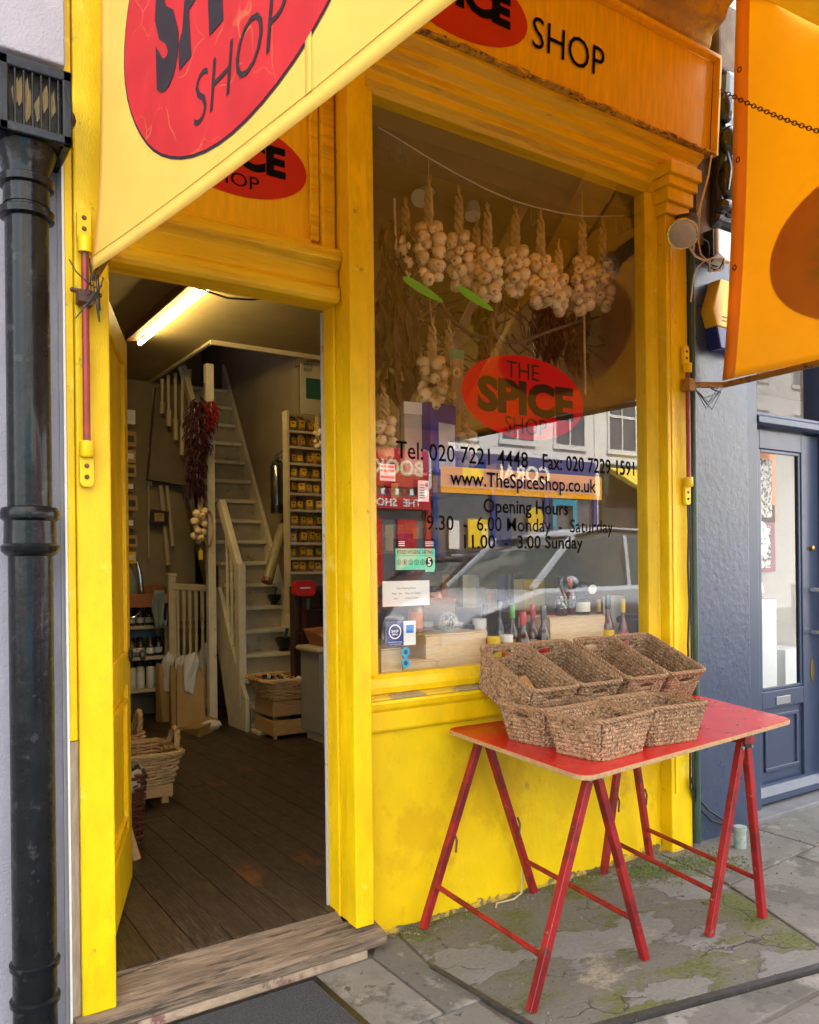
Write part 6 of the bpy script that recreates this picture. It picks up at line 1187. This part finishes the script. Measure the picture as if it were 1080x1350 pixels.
for k in range(6):
    j = lambda: random.uniform(-4, 4)
    cable(('first', 'second', 'third', 'fourth', 'fifth', 'sixth')[k]+' cable of the tangle below the junction box', [(932+j(), 344+j()), (937+j(), 355+j()), (945+j(), 357), (953+j(), 350+j()), (955, 340), (948+j(), 336+j()), (938, 341+j())], .004, WHITEC if k % 2 else BLACKP, -.12-.008*k)
cable('thin cable curving from the tangle down the conduit', [(928, 345), (920, 352), (915, 363), (913, 378), (911, 398)], .004, WHITEC, -.13)
CB = [(906, 640), (908, 700), (907, 745), (909, 800), (907, 850), (909, 910), (910, 980), (910, 1040)]
cable('black cable running down the side of the yellow pilaster', CB, .006, BLACKP, -.09); cable('lower black cable looping to the ground pipe', [(911, 1025), (918, 1050), (934, 1068), (952, 1080), (968, 1086)], .006, BLACKP, -.09); cable('second black cable looping low to the ground pipe', [(911, 1040), (920, 1064), (938, 1082), (955, 1087), (970, 1090)], .006, BLACKP, -.085)
p = onZ(976, 1117, 0); tag(obj('ground_pipe', MB().lathe([(.030, -.01), (.030, .09), (.034, .092), (.034, .11), (.028, .112)], (p.x, p.y, 0), 14), mat('verdigris_pipe', (.28, .33, .30), .7, .25, 20, .3, 60, wear=[((.12, .25, .22), .42, 14)]), smooth=1), 'short verdigris stub pipe standing on the pavement at the blue wall', 'pipe')
b = MB().prism([(-1.06, -.90), (-.372, -.90), (-.372, -.165), (-1.06, -.165)], lambda u, v: (u, v, .0035), (0, 0, .006)); dm_ = thing('doormat', 'dark grey ribbed doormat with rubber edge before the step', 'doormat', (-.7, -.5, 0))
obj('rubber_edge', b, LID, dm_, bev=.002); obj('pile', MB().box(-1.03, -.402, -.87, -.195, .0097, .0145), mat('charcoal_mat_pile', (.035, .037, .042), .95, .5, 160, 1., 300, wear=[((.09, .09, .10), .42, 220)]), dm_)

# ================================================================== TABLE ON TRESTLES
TZ = .806
def rcorner(poly, r_, n=5):
    out = []; N = len(poly)
    for i in range(N):
        p = Vector(poly[i]); a = (Vector(poly[i-1])-p).normalized(); c = (Vector(poly[(i+1) % N])-p).normalized()
        for k in range(n+1): t_ = k/n; q = (p+a*r_)*(1-t_)**2+p*2*t_*(1-t_)+(p+c*r_)*t_**2; out.append((q.x, q.y))
    return out
poly = rcorner([(.205, -.950), (1.66, -.79), (1.885, -.105), (.315, -.030)], .07)
tb = thing('table_top', 'red painted plywood board lying on two red trestles', 'table', (1.0, -.45, TZ-.02))
obj('plywood', MB().prism(poly, lambda u, v: (u, v, TZ-.018), (0, 0, .0165)), PLY, tb, bev=.002)
cx0, cy0 = 1.03, -.47
obj('red_surface', MB().prism([(cx0+(u-cx0)*.996, cy0+(v-cy0)*.996) for u, v in poly], lambda u, v: (u, v, TZ-.0014), (0, 0, .0014)), REDT, tb)
def trestle(label, A, B, C_, D, apf, apb):     # feet: left front, left back, right front, right back; apexes
    t = thing('trestle', label, 'trestle', ((A[0]+C_[0])/2, -.4, 0), group='red trestles'); S2 = .030; top = TZ-.021
    def fr(fa, fb, dx):
        tf, tb_ = Vector((apf[0]+dx, apf[1], top-.03)), Vector((apb[0]+dx, apb[1], top-.03))
        fr_ = obj('frame_leg', MB().bar(Vector((fa[0], fa[1], .002)), tf, S2, S2, (0, 1, 0)), REDW, t, bev=.003); obj('frame_leg', MB().bar(Vector((fb[0], fb[1], .002)), tb_, S2, S2, (0, 1, 0)), REDW, t, bev=.003)
        k = .22; a_ = Vector((fa[0], fa[1], 0)).lerp(tf, k); b_ = Vector((fb[0], fb[1], 0)).lerp(tb_, k); obj('lower_rail', MB().tube([a_, b_], .011, 8), REDW, t, smooth=1)
        obj('top_rail', MB().bar(tf+Vector((0, -.03, .012)), tb_+Vector((0, .03, .012)), .028, .032), REDW, t, bev=.003)
        m1 = Vector((fb[0], fb[1], 0)).lerp(tb_, .45); obj('stay_hook', MB().tube([m1+Vector((.018, -.01, .03)), m1+Vector((.03, -.012, .0)), m1+Vector((.022, -.014, -.05))], .005, 6), RUST, t)
    fr(A, B, -.016); fr(C_, D, .016); [obj('bolt', MB().lathe([(.009, 0), (.007, .006)], (q[0], q[1]-.016, TZ-.07), 8, (0, -1, 0)), GREY, t) for q in ((apf[0]-.03, apf[1]), (apf[0]+.03, apf[1]))]; obj('hinge', MB().box(apf[0]-.02, apf[0]+.02, apf[1]-.022, apf[1]-.016, top-.05, top-.012), LID, t)
trestle('left red folding trestle under the red table', (.111, -.784), (.174, -.060), (.712, -.755), (.80, -.045), (.425, -.775), (.49, -.075))
trestle('right red folding trestle under the red table', (1.071, -.775), (1.226, -.07), (1.402, -.793), (1.556, -.075), (1.29, -.79), (1.385, -.085))
p = onZ(690, 1175, .002); tag(obj('raffia_twist', MB().tube([p+Vector((.0, .0, .18)), p+Vector((-.01, -.01, .08)), p+Vector((-.03, -.02, .004)), p+Vector((-.10, -.05, .004)), p+Vector((-.19, -.04, .004)), p+Vector((-.22, -.07, .003))], .004, 5), TW, smooth=1), 'frayed pale twine tied to the left trestle foot', 'twine')
# ---- seagrass baskets: twisted rope rows round a flared box
def seagrass(w0, l0, w1, l1, H, hole=True, rowh=.0150, pitch=.0165):
    b = MB(); rows = int(H/rowh); rad = .0054
    for j in range(rows):
        f = (j+.5)/rows; w_, l_ = w0+(w1-w0)*f, l0+(l1-l0)*f; per = 2*(w_+l_)*.97; n = int(per/.0030); pts, _ = rounded_rect(w_, l_, n); z = f*H; jit = random.random()*6
        for s in (0, 1):
            run = []; lines = []
            for k, (x, y) in enumerate(pts+[pts[0]]):
                inhole = hole and .70 < f < .87 and abs(x) < .046 and abs(y) > l_*.45
                if inhole:
                    if len(run) > 3: lines.append(run)
                    run = []; continue
                ph = 2*math.pi*k*.0030/pitch+s*math.pi+jit; sg = 1 if abs(x)/w_ > abs(y)/l_ else 0
                nx, ny_ = ((1 if x > 0 else -1), 0) if sg else (0, (1 if y > 0 else -1))
                a = .0042*math.cos(ph)+.0012*math.sin(k*.37+j); run.append((x+nx*a, y+ny_*a, z+.0062*math.sin(ph)))
            if len(run) > 3: lines.append(run)
            for q in lines: b.tube(q, rad, 4, caps=False)
    return b
def basket_kind(w0, l0, w1, l1, H):
    wv = seagrass(w0, l0, w1, l1, H); pts, per = rounded_rect(w1+.006, l1+.006, int(2*(w1+l1)/.006)); rm = rope_loop([(x, y, H+.004) for x, y in pts], .0055, .62, 5)
    pt2, _ = rounded_rect(w0, l0, 100); bs = MB().prism(pt2, lambda u, v: (u, v, .002), (0, 0, .008)); hbs = []
    for sg in (1, -1):
        zz = .60*H; l_ = l0+(l1-l0)*.60; w_ = .046; pt = []
        for k in range(26):
            a = 6.283*k/26; zq = .785*H+.10*H*math.sin(a); pt.append((w_*1.03*math.cos(a), sg*(l0+(l1-l0)*zq/H)/2, zq))
        hbs.append(MB().tube(pt, .0045, 6, closed=True))
    posts = MB()
    for sx in (-1, 1):
        for sy in (-1, 1): posts.tube([(sx*(w0/2-.008), sy*(l0/2-.008), .0), (sx*(w1/2-.008), sy*(l1/2-.008), H)], .004, 6)
    ci = MB(); n = 72; q0, _ = rounded_rect(w0-.003, l0-.003, n); q1, _ = rounded_rect(w1-.003, l1-.003, n); nz_ = 18      # added dark liner, shade put into its colour, open at the grip holes
    for i in range(nz_+1):
        f = i/nz_; ci.v += [(a[0]+(c[0]-a[0])*f, a[1]+(c[1]-a[1])*f, .008+(H-.014)*f) for a, c in zip(q0, q1)]
    for i in range(nz_):
        for k in range(n):
            f = (i+.5)/nz_; x, y = (q0[k][0]+q0[(k+1) % n][0])/2, q0[k][1]
            if .66 < f < .90 and abs(x) < .046 and abs(y) > l0*.40: continue
            ci.f.append((i*n+k, i*n+(k+1) % n, (i+1)*n+(k+1) % n, (i+1)*n+k))
    return wv, rm, bs, hbs, posts, ci
DGRASS = mat('seagrass_darkened', (.07, .036, .018), .85, .5, 60, .6, 200)  # darkened seagrass, stands in for the shade inside the baskets
def new_basket(label, kind, grp):
    wv, rm, bs, hbs, posts, ci = kind; t = thing('seagrass_basket', label, 'basket', (0, 0, 0), group=grp)
    obj('woven_side', wv, GRASS, t, smooth=1); obj('rim', rm, RIM, t, smooth=1); obj('bottom', bs, DGRASS, t); obj('shade_liner', ci, DGRASS, t, solid=.0015); [obj('handle_edge', hb, RIM, t, smooth=1) for hb in hbs]; obj('corner_wire', posts, RUST, t, smooth=1); return t
KF = basket_kind(.205, .255, .262, .318, .140); GRP = 'seagrass baskets on the red table'
f0 = new_basket('frontmost seagrass basket at the corner of the red table', KF, GRP); f0.matrix_basis = TR((.515, -.722, TZ+.001), R(97))
dup(f0, 'seagrass basket left of the frontmost basket on the red table', TR((.525, -.445, TZ+.001), R(94)))
dup(f0, 'seagrass basket right of the frontmost basket on the red table', TR((.855, -.690, TZ+.001), R(83)))
dup(f0, 'seagrass basket in the middle behind the three front baskets', TR((.845, -.395, TZ+.001), R(88)))
KB = basket_kind(.205, .34, .245, .385, .175)
names = ['leftmost tilted seagrass basket against the window sill', 'second tilted seagrass basket from the left against the sill', 'third tilted seagrass basket from the left against the sill', 'rightmost tilted seagrass basket against the window sill']
xb = [.572, .832, 1.128, 1.392]; first = None; tilt = R(22)
for k in range(4):
    rc = Vector((xb[k]+.02, -.255, 1.068)); rm = Matrix.Rotation(R(-3), 4, 'Z') @ Matrix.Rotation(tilt, 4, 'X'); up_ = rm @ Vector((0, 0, 1)); mw = Matrix.Translation(rc-up_*.179) @ rm
    if first is None: first = new_basket(names[0], KB, GRP); first.matrix_basis = mw
    else: dup(first, names[k], mw)
    if k in (0, 2):
        for i in range(3):
            c = rc-up_*.13+Vector((-.03+.03*i, -.06+.02*i, 0)); tag(obj('wooden_spoon', MB().tube([c+Vector((.05, .09, .06)), c+Vector((.02, 0, .015)), c+Vector((0, -.05, -.01)), c+Vector((-.01, -.075, -.02))], [.008, .009, .017, .008], 8), PINE, smooth=1), '%s pale wooden utensil lying in the %s tilted basket' % (('left', 'middle', 'right')[i], ('leftmost' if k == 0 else 'third')), 'utensil', 'wooden utensils in the baskets')
    if k == 3:
        c = rc-up_*.14; b = MB(); chillies(b, c+Vector((-.02, -.06, .06)), c+Vector((.02, -.02, .02)), .05, 26, .07); tag(obj('red_chillies', b, CHILR, smooth=1), 'few red chillies in the rightmost tilted basket', 'chillies', kind='stuff')
# ================================================================== OPPOSITE SIDE OF THE STREET (seen reflected in the window)
WALLW = mat('white_stucco', (.78, .77, .74), .8, .05, 3); WALLB = mat('pale_blue_stucco', (.50, .58, .70), .8, .05, 3); WING = mat('dark_window_glass', (.10, .11, .13), .08, .2, spec=.8); FRAMEW = mat('white_window_frame', (.75, .75, .73), .5, .05)
SBLUE = mat('blue_shop_paint', (.02, .05, .24), .4, .1); TEAL = mat('teal_paint', (.02, .30, .42), .4, .1); SRED = mat('red_shop_paint', (.52, .02, .025), .4, .1); CREAML = mat('cream_letters', (.75, .65, .42), .5, .05); ROOFS = mat('slate', (.10, .10, .11), .8, .2)
YO = -12.2
def sash(t, x, z, wd, ht):
    w_ = obj('window', MB().box(x-wd/2-.09, x+wd/2+.09, YO-.02, YO+.05, z-.12, z-.0).box(x-wd/2-.07, x-wd/2, YO-.02, YO+.04, z, z+ht).box(x+wd/2, x+wd/2+.07, YO-.02, YO+.04, z, z+ht).box(x-wd/2-.07, x+wd/2+.07, YO-.02, YO+.04, z+ht, z+ht+.09).box(x-wd/2, x+wd/2, YO-.02, YO+.03, z+ht*.49, z+ht*.53).box(x-.02, x+.02, YO-.02, YO+.026, z, z+ht), FRAMEW, t)
    obj('pane', MB().box(x-wd/2, x+wd/2, YO-.018, YO+.004, z, z+ht), WING, w_)
def house(label, x0, x1, mt, H, cols, rows, z0=4.15):
    t = thing('terrace_house', label, 'house', ((x0+x1)/2, YO, 0), group='houses across the street')
    obj('wall', MB().box(x0+.01, x1-.01, YO-8, YO-.001, -.1, H), mt, t); obj('parapet', MB().box(x0+.01, x1-.01, YO-.3, YO+.18, H+.001, H+.35), mt, t, bev=.03); obj('roof', MB().box(x0, x1, YO-8, YO-.31, H, H+.8), ROOFS, t)
    for r_ in range(rows):
        for c_ in range(cols): sash(t, x0+(x1-x0)*(c_+.5)/cols, z0+.35+r_*2.75, 1.0, 1.75-.2*r_)
    return t
def shopfront(t, x0, x1, mt, sign, smt, z0=3.25, z1=4.1, glass_mt=WING):
    obj('shop_fascia', MB().box(x0, x1, YO+.0, YO+.14, z0, z1), mt, t, bev=.02)
    if sign:
        b = MB(); vs, fs_ = text_flat(sign[0], sign[1], sign[2], .03); cx = sign[3]; b.add([(cx-u, YO+.146, (z0+z1)/2+v) for u, v in vs], fs_); obj('lettering', b, smt, t)
    obj('shop_window', MB().box(x0+.1, x1-.1, YO+.0, YO+.03, .7, z0-.01), glass_mt, t); obj('stall_riser', MB().box(x0, x1, YO, YO+.1, -.1, .7), mt, t)
    n = max(2, int((x1-x0)/1.3))
    for k in range(n+1): x = x0+(x1-x0)*k/n; obj('mullion', MB().box(x-.06, x+.06, YO+.0305, YO+.12, .7, z0-.001), mt, t)
h1 = house('white stuccoed house with a blue betting shop below, reflected in the window', 8.9, 14.2, WALLW, 10.2, 3, 2); shopfront(h1, 9.0, 14.1, SBLUE, ('CORAL', 1.75, .42, 11.6), WP)
obj('green_emblem', MB().box(9.75, 10.35, YO+.141, YO+.15, 3.45, 3.72), mat('green_yellow_sign', (.1, .5, .15), .5, .1, wear=[((.8, .6, .05), .5, 2)]), h1)
obj('teal_door', MB().box(12.55, 12.68, YO+.03, YO+.16, 0, 3.1).box(13.25, 13.4, YO+.03, YO+.16, 0, 3.1).box(12.68, 13.25, YO+.03, YO+.16, 2.95, 3.1).box(12.68, 13.25, YO+.03, YO+.10, 0, 1.0), TEAL, h1)
obj('yellow_poster', MB().box(9.9, 10.5, YO+.121, YO+.13, 1.9, 2.55), YELL, h1); obj('round_notice', MB().prism([(12.0+u, 2.6+v) for u, v in ellipse(.25, .28, 20)], lambda u, v: (u, YO+.135, v), (0, -.01, 0)), TAGY, h1)
obj('white_poster', MB().box(9.35, 9.65, YO+.121, YO+.13, 1.85, 2.5), PAPER, h1)
h2 = house('white house with a red bookshop below, reflected in the window', 4.6, 8.9, WALLW, 10.0, 2, 2); shopfront(h2, 4.7, 8.8, SRED, ('BOOKS', 1.5, .36, 7.9), CREAML, 3.2, 4.05)
obj('valance', MB().box(4.7, 8.8, YO+.16, YO+.2, 2.72, 3.0), SRED, h2); b = MB(); vs, fs_ = text_flat('THE  SHOP', 1.3, .17, .02); b.add([(7.9-u, YO+.206, 2.86+v) for u, v in vs], fs_); obj('lettering', b, WP, h2)
for k in range(22): obj('stripe', MB().box(4.75+.185*k, 4.84+.185*k, YO+.15, YO+.19, 3.03, 3.16), WP if k % 2 else SRED, h2)
for x in (6.2, 7.1, 8.0): obj('red_door', MB().box(x, x+.5, YO+.031, YO+.10, .7, 2.5), SRED, h2)
h3 = house('white house with a yellow awning at the right, reflected in the window', 14.2, 20.5, WALLW, 11.0, 3, 2); shopfront(h3, 14.4, 20.3, mat('dark_green_shop', (.03, .06, .05), .5, .1), None, None)
obj('yellow_awning', MB().prism([(0.15, 4.0), (1.5, 3.2), (1.5, 3.1), (.15, 3.85)], lambda u, v: (14.6, YO+u, v), (5, 0, 0)), mat('yellow_shop_awning', (.75, .55, .05), .7, .08), h3)
h4 = house('pale blue house straight across the street', -1.2, 4.6, WALLB, 9.6, 3, 2); shopfront(h4, -1.1, 4.5, FRAMEW, None, None)
h5 = house('cream house further left across the street', -8.5, -1.2, mat('cream_stucco', (.66, .58, .42), .8, .06, 3), 10.0, 3, 2); shopfront(h5, -8.4, -1.3, TEAL, None, None)
h6 = house('plain white house far right across the street', 20.5, 30, WALLW, 10.4, 4, 2)
# ---- parked cars
TYRE = mat('tyre_rubber', (.02, .02, .02), .8, .2); ALLOY = mat('alloy_wheel', (.5, .5, .52), .25, .1, metal=.9); CGL = mat('car_glass', (.055, .075, .075), .05, .1, spec=1.0); HEADL = mat('headlight', (.7, .72, .75), .1, .1, spec=.8); TAILL = mat('tail_light', (.4, .01, .01), .2, .1)
def carpaint(n, c): return mat(n, c, .22, .06, 2, coat=.9, metal=.1)
def car(label, x, y, z, mt, L=4.4, W=1.75, H=1.6, flip=False, sm=1.0):
    t = thing('parked_car', label, 'car', (x, y, z), group='cars parked along the street')
    f = L/4.4; hz = H/1.6
    prof = [(0, .55), (.02, .72), (.16, .86), (.55, .95), (1.05, 1.05), (4.05, 1.06), (4.35, .95), (4.40, .55), (4.32, .28), (.12, .28), (.02, .38)]
    cabin = [(1.0, 1.04), (1.35, 1.30), (1.75, 1.53), (2.3, 1.60), (3.3, 1.58), (3.9, 1.42), (4.22, 1.05)]
    def mp(u, v, s): uu_ = (L-u*f if flip else u*f); return Vector((x+uu_, y+s, z+v*hz))
    secs = [(-W/2, .94, .0), (-W/2+.05, 1, .0), (-W/2+.18, 1.0, 0), (W/2-.18, 1, 0), (W/2-.05, 1, 0), (W/2, .94, 0)]; vs = []; fs_ = []; n = len(prof)
    for s, k, _ in secs:
        for u, v in prof: cu = 2.2+(u-2.2)*(1 if k == 1 and abs(s) < W/2-.1 else (.985 if k == 1 else .965)); vs.append(mp(cu, .30+(v-.30)*(1 if k == 1 else .93), s))
    for i in range(len(secs)-1):
        for k in range(n): fs_.append((i*n+k, i*n+(k+1) % n, (i+1)*n+(k+1) % n, (i+1)*n+k))
    fs_ += [tuple(range(n)), tuple(range(len(vs)-1, len(vs)-n-1, -1))]; bd_ = obj('body', MB().add(vs, fs_), mt, t, smooth=1, bev=.02)
    vs = []; fs_ = []; n = len(cabin)
    for s, k in ((-W/2+.09, 0), (-W/2+.26, 1), (W/2-.26, 1), (W/2-.09, 0)):
        for i, (u, v) in enumerate(cabin): vs.append(mp(u, v if k else 1.05+(v-1.05)*.86, s if not (0 < i < n-1) else s*(.90 if not k else 1)))
    for i in range(3):
        for k in range(n-1): fs_.append((i*n+k, i*n+k+1, (i+1)*n+k+1, (i+1)*n+k))
    fs_ += [tuple(range(n)), tuple(range(4*n-1, 3*n-1, -1))]; obj('glasshouse', MB().add(vs, fs_), CGL, t, smooth=1)
    rf = [(1.72, 1.535), (2.3, 1.615), (3.3, 1.595), (3.92, 1.43)]; vs = [mp(u, v, s) for s in (-W/2+.22, W/2-.22) for u, v in rf]; obj('roof', MB().add(vs, [(i, i+1, 5+i, 4+i) for i in range(3)]), mt, t, smooth=1, solid=.03)
    for s in (-1, 1):
        for a, c_ in (((1.0, 1.05), (1.74, 1.53)), ((2.55, 1.05), (2.6, 1.54)), ((3.9, 1.40), (4.2, 1.06))): obj('pillar', MB().bar(mp(a[0], a[1], s*(W/2-.09)), mp(c_[0], c_[1], s*(W/2-.20)), .06, .05, (0, 1, 0)), mt, t)
        for u in (.85, 3.55):
            c_ = mp(u, 0, s*(W/2-.10)); c_.z = z+.33; wh = obj('wheel', MB().lathe([(.22, -.10), (.31, -.095), (.33, -.06), (.33, .06), (.31, .095), (.22, .10)], c_, 24, (0, 1, 0)), TYRE, t, smooth=1); obj('rim', MB().lathe([(.215, -.101), (.21, .101)], c_, 20, (0, 1, 0)), ALLOY, wh, smooth=1)
        a = mp(.10, .74, s*(W/2-.32)); obj('headlight', MB().obox(a, (.10, 0, .02), (0, .18, 0), (.02, 0, .07)), HEADL, t, bev=.03); a = mp(4.36, .8, s*(W/2-.25)); obj('tail_light', MB().obox(a, (.05, 0, 0), (0, .13, 0), (0, 0, .12)), TAILL, t, bev=.02)
        a = mp(1.45, 1.10, s*(W/2+.07)); obj('wing_mirror', MB().ball(a, .10, 10, 7, (.7, 1, .8)), mt, t, smooth=1)
    obj('grille', MB().obox(mp(.0, .62, 0), (.02, 0, 0), (0, W*.26, 0), (0, 0, .07)), LID, t); return t
car('silver blue people carrier parked at the near kerb, reflected in the window', 3.55, -4.85, -.11, carpaint('silver_blue_car_paint', (.52, .57, .65)), 4.5, 1.8, 2.02)
car('black car parked across the road, reflected in the window', 4.4, -8.1, -.11, carpaint('black_car_paint', (.02, .022, .026)), 4.6, 1.85, 1.75)
car('dark blue car parked further left across the road', -2.0, -8.1, -.11, carpaint('blue_car_paint', (.03, .05, .12)), 4.3, 1.75, 1.55)
